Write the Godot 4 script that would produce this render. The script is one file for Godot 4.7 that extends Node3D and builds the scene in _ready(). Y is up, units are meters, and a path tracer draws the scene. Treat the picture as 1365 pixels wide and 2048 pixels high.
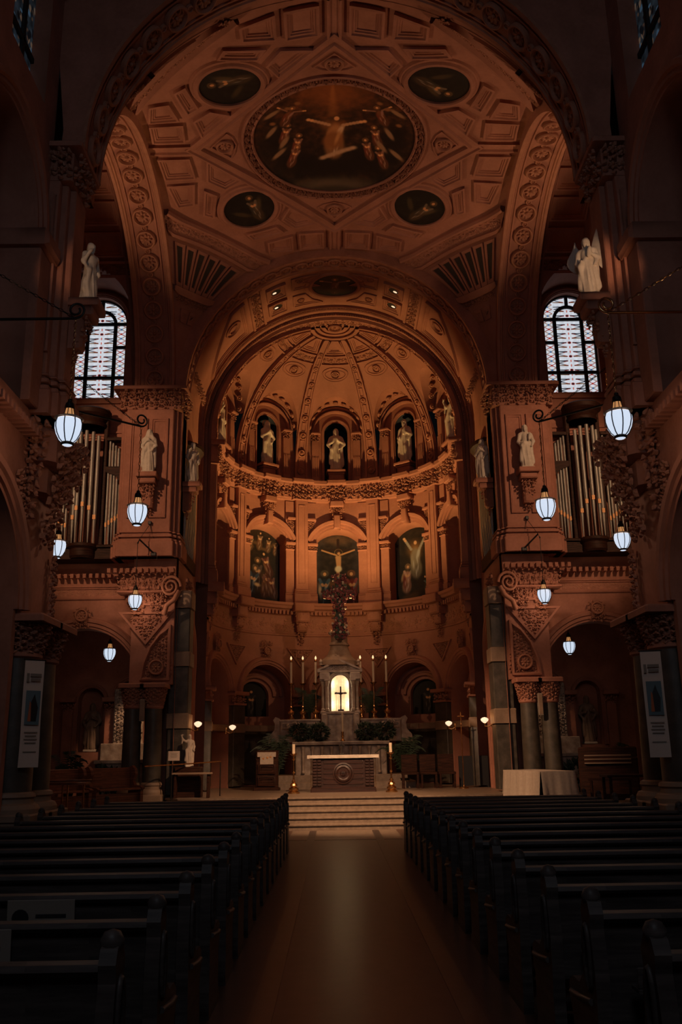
extends Node3D
# A domed church interior: crossing, chancel and apse seen from the nave aisle.
# World: x across the nave, y up, depth d runs along -z from the camera; metres.

const RA := 4.2        # apse radius
const DC := 28.6       # depth of the apse centre
const SPR := 12.05     # springing height of the great arches
const CR := 19.8       # depth of the crossing centre
const CA := 4.75       # half width of the crossing
const BAY := 0.672     # angle between apse bays (38.5 degrees)

var M := {}
var taken := {}
var kit := {}
var rng := RandomNumberGenerator.new()

static func V(x: float, y: float, d: float) -> Vector3:
	return Vector3(x, y, -d)

# ---------------------------------------------------------------- mesh builder
class MB:
	var v := PackedVector3Array()
	var t := PackedVector2Array()
	var i := PackedInt32Array()
	var uv := false

	func quad(a: Vector3, b: Vector3, c: Vector3, d: Vector3) -> void:
		var k := v.size()
		v.append(a); v.append(b); v.append(c); v.append(d)
		i.append(k); i.append(k + 1); i.append(k + 2)
		i.append(k); i.append(k + 2); i.append(k + 3)

	func tri(a: Vector3, b: Vector3, c: Vector3) -> void:
		var k := v.size()
		v.append(a); v.append(b); v.append(c)
		i.append(k); i.append(k + 1); i.append(k + 2)

	func box(c: Vector3, s: Vector3, b := Basis.IDENTITY) -> void:
		var x := b.x * s.x * 0.5
		var y := b.y * s.y * 0.5
		var z := b.z * s.z * 0.5
		quad(c - x - y + z, c - x + y + z, c + x + y + z, c + x - y + z)
		quad(c + x - y - z, c + x + y - z, c - x + y - z, c - x - y - z)
		quad(c - x + y + z, c - x + y - z, c + x + y - z, c + x + y + z)
		quad(c - x - y - z, c - x - y + z, c + x - y + z, c + x - y - z)
		quad(c + x - y + z, c + x + y + z, c + x + y - z, c + x - y - z)
		quad(c - x - y - z, c - x + y - z, c - x + y + z, c - x - y + z)

	# box with chamfered upright and top edges
	func block(c: Vector3, s: Vector3, ch: float, b := Basis.IDENTITY) -> void:
		var p := PackedVector2Array()
		var hx := s.x * 0.5
		var hz := s.z * 0.5
		for q in [Vector2(hx - ch, hz), Vector2(-hx + ch, hz), Vector2(-hx, hz - ch), Vector2(-hx, -hz + ch), Vector2(-hx + ch, -hz), Vector2(hx - ch, -hz), Vector2(hx, -hz + ch), Vector2(hx, hz - ch)]:
			p.append(q)
		var rows := [[-s.y * 0.5, 0.0], [s.y * 0.5 - ch, 0.0], [s.y * 0.5, ch]]
		var last := []
		for r in rows:
			var cur := []
			for q in p:
				var q2 := Vector2(q.x - signf(q.x) * minf(r[1], absf(q.x)), q.y - signf(q.y) * minf(r[1], absf(q.y)))
				cur.append(c + b.x * q2.x + b.y * r[0] + b.z * q2.y)
			if last:
				for k in 8:
					quad(last[k], last[(k + 1) % 8], cur[(k + 1) % 8], cur[k])
			else:
				for k in range(1, 7):
					tri(cur[0], cur[k], cur[k + 1])
			last = cur
		for k in range(1, 7):
			tri(last[0], last[k + 1], last[k])

	# rows of points, joined smoothly
	func grid(rows: Array, closed := false) -> void:
		var k := v.size()
		var n: int = rows[0].size()
		for r in rows:
			v.append_array(r)
		for a in rows.size() - 1:
			for b in (n if closed else n - 1):
				var p := k + a * n + b
				var q := k + a * n + (b + 1) % n
				i.append(p); i.append(q); i.append(q + n)
				i.append(p); i.append(q + n); i.append(p + n)

	# a profile carried along frames [origin, axis of profile x, axis of profile y]
	func sweep(prof: PackedVector2Array, frames: Array, closed := false) -> void:
		for e in prof.size() - 1:
			var p := prof[e]
			var q := prof[e + 1]
			var a := PackedVector3Array()
			var b := PackedVector3Array()
			for f in frames:
				a.append(f[0] + f[1] * p.x + f[2] * p.y)
				b.append(f[0] + f[1] * q.x + f[2] * q.y)
			if closed:
				a.append(a[0]); b.append(b[0])
			grid([a, b])

	func lathe(prof: PackedVector2Array, n: int, xf := Transform3D.IDENTITY, sharp := true, squash := 1.0) -> void:
		var rings := []
		for p in prof:
			var r := PackedVector3Array()
			for k in n:
				var a := TAU * k / n
				r.append(xf * Vector3(cos(a) * p.x, p.y, sin(a) * p.x * squash))
			rings.append(r)
		if sharp:
			for e in rings.size() - 1:
				grid([rings[e], rings[e + 1]], true)
		else:
			grid(rings, true)

	func tube(pts: PackedVector3Array, r0: float, n := 6, r1 := -1.0) -> void:
		var rows := []
		var up := Vector3.UP
		for k in pts.size():
			var tn: Vector3 = (pts[mini(k + 1, pts.size() - 1)] - pts[maxi(k - 1, 0)]).normalized()
			if absf(tn.dot(up)) > 0.95:
				up = Vector3.RIGHT if absf(tn.x) < 0.9 else Vector3.FORWARD
			var sx := tn.cross(up).normalized()
			var sy := sx.cross(tn)
			up = sy
			var r := r0 if r1 < 0.0 else lerpf(r0, r1, float(k) / maxf(1.0, pts.size() - 1.0))
			var ring := PackedVector3Array()
			for j in n:
				var a := TAU * j / n
				ring.append(pts[k] + sx * cos(a) * r + sy * sin(a) * r)
			rows.append(ring)
		grid(rows, true)
		for e in [0, rows.size() - 1]:
			for j in range(1, n - 1):
				tri(rows[e][0], rows[e][j], rows[e][j + 1])

	# flat outline pushed out along ez from z0 to z1
	func extrude(poly: PackedVector2Array, o: Vector3, ex: Vector3, ey: Vector3, ez: Vector3, z0: float, z1: float, back := true) -> void:
		var ids := Geometry2D.triangulate_polygon(poly)
		for z in ([z0, z1] if back else [z1]):
			var k := v.size()
			for p in poly:
				v.append(o + ex * p.x + ey * p.y + ez * z)
			for j in range(0, ids.size(), 3):
				i.append(k + ids[j])
				if z == z0 and back:
					i.append(k + ids[j + 2]); i.append(k + ids[j + 1])
				else:
					i.append(k + ids[j + 1]); i.append(k + ids[j + 2])
		for j in poly.size():
			var p := poly[j]
			var q := poly[(j + 1) % poly.size()]
			quad(o + ex * p.x + ey * p.y + ez * z0, o + ex * p.x + ey * p.y + ez * z1, o + ex * q.x + ey * q.y + ez * z1, o + ex * q.x + ey * q.y + ez * z0)

	func add(o: MB, xf: Transform3D) -> void:
		var k := v.size()
		v.append_array(xf * o.v)
		var j := o.i.duplicate()
		if xf.basis.determinant() < 0.0:
			for a in range(0, j.size(), 3):
				var s := j[a + 1]
				j[a] += k
				j[a + 1] = j[a + 2] + k
				j[a + 2] = s + k
		else:
			for a in j.size():
				j[a] += k
		i.append_array(j)

	func mesh() -> ArrayMesh:
		var nn := PackedVector3Array()
		nn.resize(v.size())
		for a in range(0, i.size(), 3):
			var p := i[a]
			var q := i[a + 1]
			var r := i[a + 2]
			var c := (v[r] - v[p]).cross(v[q] - v[p])
			nn[p] += c; nn[q] += c; nn[r] += c
		for a in nn.size():
			nn[a] = nn[a].normalized() if nn[a].length_squared() > 1e-20 else Vector3.UP
		var arr := []
		arr.resize(Mesh.ARRAY_MAX)
		arr[Mesh.ARRAY_VERTEX] = v
		arr[Mesh.ARRAY_NORMAL] = nn
		arr[Mesh.ARRAY_INDEX] = i
		if t.size() == v.size():
			arr[Mesh.ARRAY_TEX_UV] = t
		var m := ArrayMesh.new()
		m.add_surface_from_arrays(Mesh.PRIMITIVE_TRIANGLES, arr)
		return m

# ---------------------------------------------------------------- nodes
func numbered(n: String) -> String:
	if not taken.has(n):
		taken[n] = 0
		return n
	taken[n] += 1
	return "%s_%03d" % [n, taken[n]]

func thing(called: String, label: String, category: String, at := Vector3.ZERO, group := "", kind := "", turn := 0.0) -> Node3D:
	var o := Node3D.new()
	o.name = numbered(called)
	add_child(o)
	o.position = at
	o.rotation.y = turn
	o.set_meta("label", label)
	o.set_meta("category", category)
	if group:
		o.set_meta("group", group)
	if kind:
		o.set_meta("kind", kind)
	return o

func setting(called: String, label: String, category: String) -> Node3D:
	return thing(called, label, category, Vector3.ZERO, "", "structure")

func part(called: String, src, mat: Material, parent: Node3D, xf := Transform3D.IDENTITY, stuff := false) -> MeshInstance3D:
	var o := MeshInstance3D.new()
	o.name = called
	o.mesh = src.mesh() if src is MB else src
	o.material_override = mat
	parent.add_child(o, true)
	o.transform = xf
	if stuff:
		o.set_meta("kind", "stuff")
	return o

func copy_of(o: Node3D, label: String, at: Vector3, turn := 0.0) -> Node3D:
	var stem: String = String(o.name)
	var c := o.duplicate()
	var re := RegEx.create_from_string("_\\d{3}$")
	c.name = numbered(re.sub(stem, ""))
	add_child(c)
	c.set_meta("label", label)
	c.position = at
	c.rotation.y = turn
	return c

# ---------------------------------------------------------------- relief on mapped surfaces
# a map is a Callable(u, v, h) -> Vector3, u and v in metres on the surface, h above it towards the room
func path_normals(p: PackedVector2Array, closed: bool) -> PackedVector2Array:
	var out := PackedVector2Array()
	var n := p.size()
	for k in n:
		var a := p[(k - 1 + n) % n] if (closed or k > 0) else p[k]
		var b := p[(k + 1) % n] if (closed or k < n - 1) else p[k]
		var d0 := (p[k] - a).normalized()
		var d1 := (b - p[k]).normalized()
		var n0 := Vector2(-d0.y, d0.x)
		var n1 := Vector2(-d1.y, d1.x)
		if d0 == Vector2.ZERO:
			out.append(n1)
		elif d1 == Vector2.ZERO:
			out.append(n0)
		else:
			var m := (n0 + n1)
			m = m.normalized() if m.length() > 0.05 else n1
			out.append(m / maxf(0.4, m.dot(n1)))
	return out

func subdivide(p: PackedVector2Array, closed: bool, step: float) -> PackedVector2Array:
	var out := PackedVector2Array()
	var n := p.size()
	for k in (n if closed else n - 1):
		var a := p[k]
		var b := p[(k + 1) % n]
		var c := maxi(1, int(ceil(a.distance_to(b) / step)))
		for j in c:
			out.append(a.lerp(b, float(j) / c))
	if not closed:
		out.append(p[n - 1])
	return out

# moulding along a path; profile x runs to the left of the path, y is height
func relief(mb: MB, map: Callable, p: PackedVector2Array, closed: bool, prof: PackedVector2Array, step := 0.0) -> void:
	# mitres are taken at the corners, points between are lerped
	var nn := path_normals(p, closed)
	var pts := PackedVector2Array()
	var nor := PackedVector2Array()
	var n := p.size()
	for k in (n if closed else n - 1):
		var a := p[k]
		var b := p[(k + 1) % n]
		var c := 1 if step <= 0.0 else maxi(1, int(ceil(a.distance_to(b) / step)))
		for j in c:
			pts.append(a.lerp(b, float(j) / c))
			nor.append(nn[k].lerp(nn[(k + 1) % n], float(j) / c))
	if closed:
		pts.append(pts[0]); nor.append(nor[0])
	else:
		pts.append(p[n - 1]); nor.append(nn[n - 1])
	for e in prof.size() - 1:
		var ra := PackedVector3Array()
		var rb := PackedVector3Array()
		var f := prof[e]
		var g := prof[e + 1]
		for k in pts.size():
			var q := pts[k] + nor[k] * f.x
			var r := pts[k] + nor[k] * g.x
			ra.append(map.call(q.x, q.y, f.y))
			rb.append(map.call(r.x, r.y, g.y))
		mb.grid([ra, rb])

# filled outline at height h
func fill(mb: MB, map: Callable, p: PackedVector2Array, h: float) -> void:
	var ids := Geometry2D.triangulate_polygon(p)
	var k := mb.v.size()
	for q in p:
		mb.v.append(map.call(q.x, q.y, h))
	for j in ids:
		mb.i.append(k + j)

# box of relief between (u0,v0) and (u1,v1) with chamfered rim
func slab(mb: MB, map: Callable, u0: float, v0: float, u1: float, v1: float, h: float, ch := 0.0, nu := 1, nv := 1, h0 := 0.0) -> void:
	var rows := []
	for a in nv + 1:
		var r := PackedVector3Array()
		for b in nu + 1:
			r.append(map.call(lerpf(u0 + ch, u1 - ch, float(b) / nu), lerpf(v0 + ch, v1 - ch, float(a) / nv), h))
		rows.append(r)
	mb.grid(rows)
	var pr := PackedVector2Array([Vector2(0, h0), Vector2(0, h - ch), Vector2(ch, h)]) if ch > 0.0 else PackedVector2Array([Vector2(0, h0), Vector2(0, h)])
	var pts := PackedVector2Array()
	for b in nu:
		pts.append(Vector2(lerpf(u0, u1, float(b) / nu), v0))
	for a in nv:
		pts.append(Vector2(u1, lerpf(v0, v1, float(a) / nv)))
	for b in nu:
		pts.append(Vector2(lerpf(u1, u0, float(b) / nu), v1))
	for a in nv:
		pts.append(Vector2(u0, lerpf(v1, v0, float(a) / nv)))
	relief(mb, map, pts, true, pr)

func circle(cu: float, cv: float, ru: float, rv: float, n: int, a0 := 0.0, a1 := TAU, closed := true) -> PackedVector2Array:
	var p := PackedVector2Array()
	for k in (n if closed else n + 1):
		var a := lerpf(a0, a1, float(k) / n)
		p.append(Vector2(cu + cos(a) * ru, cv + sin(a) * rv))
	return p

func disc(mb: MB, map: Callable, cu: float, cv: float, ru: float, rv: float, n: int, h: float, rings := 1, with_uv := false) -> void:
	var k := mb.v.size()
	for r in rings + 1:
		for j in n:
			var a := TAU * j / n
			var f := float(r) / rings
			mb.v.append(map.call(cu + cos(a) * ru * f, cv + sin(a) * rv * f, h))
			if with_uv:
				mb.t.append(Vector2(0.5 + cos(a) * 0.5 * f, 0.5 + sin(a) * 0.5 * f))
	for r in rings:
		for j in n:
			var p := k + r * n + j
			var q := k + r * n + (j + 1) % n
			mb.i.append(p); mb.i.append(q); mb.i.append(q + n)
			mb.i.append(p); mb.i.append(q + n); mb.i.append(p + n)

static func P2(a: Array) -> PackedVector2Array:
	var o := PackedVector2Array()
	for k in range(0, a.size(), 2):
		o.append(Vector2(a[k], a[k + 1]))
	return o

func plane_map(o: Vector3, ex: Vector3, ey: Vector3, n: Vector3) -> Callable:
	return func(u: float, v: float, h: float) -> Vector3: return o + ex * u + ey * v + n * h

# frame of a map at a point, columns u, v, h
func seat(map: Callable, u: float, v: float, h := 0.0, s := 1.0) -> Transform3D:
	var o: Vector3 = map.call(u, v, h)
	var x: Vector3 = (map.call(u + 0.02, v, h) - o).normalized()
	var z: Vector3 = (map.call(u, v, h + 0.02) - o).normalized()
	var y := z.cross(x).normalized()
	var dv: Vector3 = map.call(u, v + 0.02, h) - o
	if y.dot(dv) < 0.0:
		y = -y
	return Transform3D(Basis(x * s, y * s, z * s), o)

# ---------------------------------------------------------------- ornament kit (unit pieces, relief along +z)
func leaf(mb: MB, xf: Transform3D, length: float, width: float, lift: float) -> void:
	var rows := []
	for k in 4:
		var f := k / 3.0
		var w: float = width * [0.55, 1.0, 0.75, 0.12][k] * 0.5
		var y := length * f
		var z: float = lift * [0.25, 0.75, 1.0, 0.55][k]
		rows.append(PackedVector3Array([xf * Vector3(-w, y, 0.0), xf * Vector3(-w * 0.5, y, z * 0.8), xf * Vector3(0, y, z * 0.55), xf * Vector3(w * 0.5, y, z * 0.8), xf * Vector3(w, y, 0.0)]))
	mb.grid(rows)

func make_kit() -> void:
	# foliage tile: scroll and leaves filling a unit square
	for variant in 3:
		var f := MB.new()
		rng.seed = 40 + variant
		for k in 6:
			leaf(f, Transform3D(Basis(Vector3(0, 0, 1), TAU * k / 6.0 + variant * 0.4), Vector3(0, 0, 0.03)), 0.24, 0.17, 0.2)
		f.lathe(PackedVector2Array([Vector2(0.08, 0.12), Vector2(0.06, 0.24), Vector2(0.0, 0.28)]), 6, Transform3D(Basis(Vector3(1, 0, 0), PI / 2), Vector3.ZERO), false)
		for k in 11:
			var a := TAU * k / 11.0 + rng.randf_range(-0.2, 0.2)
			var c := Vector3(cos(a) * 0.33, sin(a) * 0.33, 0.0)
			var turn := a - PI / 2 + rng.randf_range(0.6, 1.5) * (1 if k % 2 == 0 else -1)
			leaf(f, Transform3D(Basis(Vector3(0, 0, 1), turn), c), rng.randf_range(0.22, 0.34), rng.randf_range(0.14, 0.22), rng.randf_range(0.14, 0.27))
		kit["foliage%d" % variant] = f
	# shell medallion: ring, hollow field, eight petals
	var r := MB.new()
	var lie := Transform3D(Basis(Vector3(1, 0, 0), PI / 2), Vector3.ZERO)
	r.lathe(PackedVector2Array([Vector2(0.5, 0.0), Vector2(0.5, 0.14), Vector2(0.46, 0.2), Vector2(0.41, 0.2), Vector2(0.38, 0.12), Vector2(0.36, 0.03), Vector2(0.0, 0.03)]), 24, lie)
	for k in 8:
		leaf(r, Transform3D(Basis(Vector3(0, 0, 1), TAU * k / 8.0), Vector3(0, 0, 0.02)).translated_local(Vector3(0, 0.06, 0)), 0.27, 0.2, 0.14)
	r.lathe(PackedVector2Array([Vector2(0.09, 0.0), Vector2(0.08, 0.13), Vector2(0.0, 0.17)]), 8, lie, false)
	kit["medallion"] = r.mesh()
	var s := MB.new()
	s.lathe(PackedVector2Array([Vector2(0.5, 0.0), Vector2(0.5, 0.2), Vector2(0.4, 0.3), Vector2(0.32, 0.18), Vector2(0.2, 0.18), Vector2(0.14, 0.36), Vector2(0.0, 0.42)]), 14, lie)
	kit["boss"] = s.mesh()
	# boss between medallions with two small tablets
	var tb := MB.new()
	tb.lathe(PackedVector2Array([Vector2(0.3, 0.0), Vector2(0.3, 0.2), Vector2(0.2, 0.25), Vector2(0.15, 0.12), Vector2(0.0, 0.25)]), 10, lie)
	for e in [-1, 1]:
		tb.block(Vector3(0, e * 0.55, 0.06), Vector3(0.9, 0.14, 0.14), 0.03)
		tb.block(Vector3(0, e * 0.8, 0.04), Vector3(0.5, 0.1, 0.1), 0.02)
	kit["spacer"] = tb.mesh()
	# volute
	var vo := MB.new()
	var sp := PackedVector3Array()
	for k in 40:
		var a := k / 39.0 * TAU * 2.2
		var rad := 0.5 * (1.0 - k / 39.0 * 0.85)
		sp.append(Vector3(cos(a) * rad, sin(a) * rad, 0.12 + 0.1 * k / 39.0))
	vo.tube(sp, 0.075, 6, 0.05)
	kit["volute"] = vo

# foliage frieze: tiles along a map from u0 to u1 at height v
func foliage_band(mb: MB, map: Callable, p0: Vector2, p1: Vector2, width: float, h: float, depth: float, aspect := 1.0) -> void:
	var n := maxi(1, int(round(p0.distance_to(p1) / (width * aspect))))
	var w := p0.distance_to(p1) / n
	for k in n:
		var q := p0.lerp(p1, (k + 0.5) / n)
		var xf := seat(map, q.x, q.y, h)
		var ang := (p1 - p0).angle()
		xf.basis = xf.basis * Basis(Vector3(0, 0, 1), ang) * Basis.from_scale(Vector3(w * 1.12 * (1.0 if k % 2 == 0 else -1.0), width * 1.1, depth * 4.0))
		mb.add(kit["foliage%d" % (k % 3)], xf)

# a hanging bunch of carved foliage that narrows downwards
func foliage_drop(mb: MB, map: Callable, u: float, v_top: float, v_bot: float, w_top: float, w_bot: float, h_top: float, h_bot: float, size: float) -> void:
	var rows := maxi(1, int(round((v_top - v_bot) / size)))
	for a in rows:
		var f := (a + 0.5) / rows
		var w := lerpf(w_top, w_bot, f)
		var n := maxi(1, int(round(w / size)))
		for b in n:
			var q := Vector2(u + w * ((b + 0.5) / n - 0.5), lerpf(v_top, v_bot, f))
			var xf := seat(map, q.x, q.y, lerpf(h_top, h_bot, f))
			xf.basis = xf.basis * Basis.from_scale(Vector3(w / n * 1.2, (v_top - v_bot) / rows * 1.2, size * 1.3))
			mb.add(kit["foliage%d" % ((a + b) % 3)], xf)

func cornice(mb: MB, plan: PackedVector2Array, y: float, prof: PackedVector2Array, left := true) -> void:
	# plan points are (x, depth); profile x runs out from the wall, y up
	var nn := path_normals(plan, false)
	var fr := []
	for k in plan.size():
		var s := 1.0 if left else -1.0
		fr.append([V(plan[k].x, y, plan[k].y), V(nn[k].x * s, 0, nn[k].y * s), Vector3.UP])
	mb.sweep(prof, fr)

func lin(r: float, g: float, b: float) -> Color:
	return Color(r, g, b).linear_to_srgb()

# ---------------------------------------------------------------- materials
func mottle(a: Color, b: Color, freq: float, sd: int, size := 256, fine := 0.3) -> ImageTexture:
	var n := FastNoiseLite.new()
	n.seed = sd
	n.frequency = freq
	n.fractal_octaves = 4
	var n2 := FastNoiseLite.new()
	n2.seed = sd + 9
	n2.frequency = freq * 9.0
	var im := Image.create_empty(size, size, false, Image.FORMAT_RGB8)
	var i1 := n.get_seamless_image(size, size)
	var i2 := n2.get_seamless_image(size, size)
	for y in size:
		for x in size:
			var f := i1.get_pixel(x, y).r * (1.0 - fine) + i2.get_pixel(x, y).r * fine
			im.set_pixel(x, y, a.lerp(b, f))
	return ImageTexture.create_from_image(im)

func grain(a: Color, b: Color, sd: int) -> ImageTexture:
	# wood: streaks along the texture's x
	var n := FastNoiseLite.new()
	n.seed = sd
	n.frequency = 0.02
	n.fractal_octaves = 3
	var im := Image.create_empty(256, 256, false, Image.FORMAT_RGB8)
	for y in 256:
		for x in 256:
			var f := n.get_noise_2d(x * 0.35, y * 4.5) * 0.7 + 0.5 + n.get_noise_2d(x * 2.0 + 300.0, y * 22.0) * 0.25
			im.set_pixel(x, y, a.lerp(b, clampf(f, 0.0, 1.0)))
	return ImageTexture.create_from_image(im)

func mat(key: String, tex: Texture2D, tint: Color, rough: float, scale := 0.5, metal := 0.0) -> StandardMaterial3D:
	var m := StandardMaterial3D.new()
	m.albedo_color = tint
	if tex:
		m.albedo_texture = tex
		m.uv1_triplanar = true
		m.uv1_world_triplanar = true
		m.uv1_scale = Vector3.ONE * scale
	m.roughness = rough
	m.metallic = metal
	m.cull_mode = BaseMaterial3D.CULL_DISABLED
	M[key] = m
	return m

func glow(key: String, c: Color, e: float, base := Color(0.8, 0.8, 0.8)) -> StandardMaterial3D:
	var m := mat(key, null, base, 0.4)
	m.emission_enabled = true
	m.emission = c
	m.emission_energy_multiplier = e
	return m

func make_materials() -> void:
	var w := Color(1, 1, 1)
	var mot := mottle(Color(0.78, 0.76, 0.73), Color(1, 1, 1), 0.012, 3)
	mat("plaster", mot, lin(0.43, 0.187, 0.13), 0.8, 0.35)
	mat("plaster_ornament", mot, lin(0.45, 0.2, 0.13), 0.7, 0.9)
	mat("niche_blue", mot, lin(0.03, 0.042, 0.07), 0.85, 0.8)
	mat("slot_shade", mot, lin(0.035, 0.022, 0.016), 0.7, 1.5)  # near-black colour standing in for the shade inside deep slots
	mat("statue", mottle(Color(0.84, 0.82, 0.8), w, 0.02, 7), lin(0.66, 0.6, 0.52), 0.65, 1.2)
	mat("marble", mottle(Color(0.6, 0.55, 0.52), w, 0.015, 11, 256, 0.2), lin(0.55, 0.47, 0.4), 0.35, 0.8)
	mat("dark_marble", mottle(Color(0.5, 0.52, 0.5), w, 0.02, 13), lin(0.12, 0.098, 0.08), 0.45, 0.6)
	mat("pale_stone", mot, lin(0.3, 0.21, 0.15), 0.6, 0.6)
	mat("floor", mottle(Color(0.8, 0.78, 0.76), w, 0.03, 17, 256, 0.5), lin(0.1, 0.056, 0.04), 0.3, 0.5).metallic_specular = 0.25
	mat("floor_band", mottle(Color(0.7, 0.7, 0.7), w, 0.03, 19), lin(0.05, 0.034, 0.028), 0.35, 0.5)
	mat("step_stone", mottle(Color(0.62, 0.6, 0.58), w, 0.03, 21, 256, 0.5), lin(0.3, 0.23, 0.175), 0.4, 0.8)
	mat("pew_wood", grain(Color(0.6, 0.6, 0.6), w, 23), lin(0.09, 0.074, 0.068), 0.45, 0.7).metallic_specular = 0.3
	mat("red_wood", grain(Color(0.45, 0.42, 0.42), w, 25), lin(0.05, 0.015, 0.009), 0.45, 0.9)
	mat("dark_wood", grain(Color(0.5, 0.5, 0.5), w, 27), lin(0.06, 0.022, 0.013), 0.6, 0.9).metallic_specular = 0.3
	mat("choir_wood", grain(Color(0.5, 0.48, 0.48), w, 29), lin(0.3, 0.105, 0.05), 0.4, 0.9)
	mat("black", null, lin(0.012, 0.012, 0.014), 0.5)
	mat("iron", null, lin(0.025, 0.022, 0.02), 0.45, 1.0, 0.6)
	mat("brass", mottle(Color(0.75, 0.72, 0.7), w, 0.03, 31), lin(0.75, 0.45, 0.2), 0.25, 2.0, 1.0)
	mat("pipe", mottle(Color(0.8, 0.8, 0.8), w, 0.01, 33), lin(0.4, 0.39, 0.36), 0.52, 0.6, 0.6)
	mat("gilt", null, lin(0.5, 0.24, 0.08), 0.5, 1.0, 0.2)
	mat("cloth", mottle(Color(0.86, 0.86, 0.86), w, 0.05, 35), lin(0.5, 0.42, 0.35), 0.9, 1.0)
	mat("paper", null, lin(0.6, 0.5, 0.43), 0.8)
	mat("candle_wax", null, lin(0.62, 0.52, 0.38), 0.6)
	mat("leaf_green", mottle(Color(0.6, 0.65, 0.6), w, 0.05, 37), lin(0.045, 0.075, 0.045), 0.5, 2.0)
	mat("flower_red", mottle(Color(0.4, 0.4, 0.4), w, 0.08, 41), lin(0.3, 0.07, 0.08), 0.7, 3.0)
	mat("flower_pale", null, lin(0.4, 0.33, 0.26), 0.7)
	mat("speaker_grey", null, lin(0.2, 0.17, 0.14), 0.7)
	mat("lead", null, lin(0.01, 0.01, 0.012), 0.6)
	glow("globe", Color(0.86, 0.92, 1.0), 0.85, Color(0.9, 0.92, 0.95))
	glow("globe_collar", Color(0.95, 0.66, 0.4), 0.5, Color(0.8, 0.7, 0.6))
	glow("flame", Color(1.0, 0.82, 0.6), 1.3)
	glow("sconce_bulb", Color(1.0, 0.85, 0.7), 1.1)
	glow("lamp_tube", Color(1.0, 0.88, 0.7), 2.0)
	mat("onyx", mottle(Color(0.86, 0.82, 0.78), w, 0.02, 43), lin(0.78, 0.7, 0.58), 0.5, 1.5)
	glow("added_window_glow", Color(0.72, 0.84, 1.0), 0.5)  # glow of the added fill window behind the viewer

# a painted picture: soft figures laid over a dark ground
func blob(im: Image, c: Vector2, r: Vector2, rot: float, col: Color, soft := 0.5, a := 1.0) -> void:
	var w := im.get_width()
	var h := im.get_height()
	var m := maxf(r.x, r.y)
	var cs := cos(-rot)
	var sn := sin(-rot)
	for y in range(maxi(0, int(c.y - m)), mini(h, int(c.y + m) + 1)):
		for x in range(maxi(0, int(c.x - m)), mini(w, int(c.x + m) + 1)):
			var dx := x - c.x
			var dy := y - c.y
			var px := (dx * cs - dy * sn) / r.x
			var py := (dx * sn + dy * cs) / r.y
			var q := sqrt(px * px + py * py)
			if q < 1.0:
				var k := a * smoothstep(1.0, 1.0 - soft, q)
				im.set_pixel(x, y, im.get_pixel(x, y).lerp(col, k))

func ring(im: Image, c: Vector2, r: float, th: float, col: Color) -> void:
	for k in 28:
		var a := TAU * k / 28.0
		blob(im, c + Vector2(cos(a), sin(a)) * r, Vector2(th, th), 0, col, 0.6)

# a painted figure in robes: head, halo, body and arms; h is its height in pixels
func figure(im: Image, foot: Vector2, h: float, robe: Color, mantle: Color, halo := true, lean := 0.0, arms := 0) -> void:
	var skin := Color(0.8, 0.57, 0.38)
	var up := Vector2(sin(lean), -cos(lean))
	var sd := Vector2(cos(lean), sin(lean))
	var head := foot + up * h * 0.9
	if halo:
		blob(im, head, Vector2(h * 0.12, h * 0.12), 0, robe.lerp(Color(0.8, 0.6, 0.36), 0.5), 0.35, 0.55)
	blob(im, foot + up * h * 0.25, Vector2(h * 0.19, h * 0.32), lean, robe.darkened(0.25), 0.4)
	blob(im, foot + up * h * 0.55, Vector2(h * 0.15, h * 0.28), lean, robe, 0.5)
	blob(im, foot + up * h * 0.62 + sd * h * 0.07, Vector2(h * 0.06, h * 0.2), lean + 0.3, mantle.lightened(0.25), 0.7)
	blob(im, foot + up * h * 0.4 - sd * h * 0.08, Vector2(h * 0.07, h * 0.3), lean - 0.12, mantle, 0.7)
	for k in 4:
		blob(im, foot + up * h * (0.15 + 0.1 * k) + sd * h * (0.06 * sin(k * 2.3)), Vector2(h * 0.025, h * 0.16), lean + 0.15 * sin(k * 1.7), robe.lightened(0.38), 0.9, 0.8)
	for e in [-1, 1]:
		var sh: Vector2 = foot + up * h * 0.74 + sd * h * 0.11 * e
		var el: Vector2 = sh
		if arms == 1:
			el = sh + sd * h * 0.3 * e + up * h * 0.12
		elif arms == 2:
			el = sh + sd * h * 0.16 * e + up * h * 0.28
		else:
			el = sh - sd * h * 0.08 * e - up * h * 0.16
		for k in 7:
			blob(im, sh.lerp(el, k / 6.0), Vector2(h * 0.05, h * 0.05), 0, robe.lightened(0.15) if k < 5 else skin, 0.6)
	blob(im, head, Vector2(h * 0.062, h * 0.078), lean, Color(0.3, 0.18, 0.1), 0.5)
	blob(im, head + up * -h * 0.012, Vector2(h * 0.05, h * 0.062), lean, skin, 0.4)

func canvas(w: int, h: int, top_c: Color, bot_c: Color, sd: int) -> Image:
	var im := Image.create_empty(w, h, false, Image.FORMAT_RGB8)
	var n := FastNoiseLite.new()
	n.seed = sd
	n.frequency = 0.018
	n.fractal_octaves = 4
	for y in h:
		for x in w:
			var f := clampf(float(y) / h + n.get_noise_2d(x, y) * 0.5, 0.0, 1.0)
			var g := 0.7 + 0.55 * n.get_noise_2d(x * 2.0 + 500.0, y * 2.0)
			im.set_pixel(x, y, (top_c.lerp(bot_c, f) * g).clamp())
	return im

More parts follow.
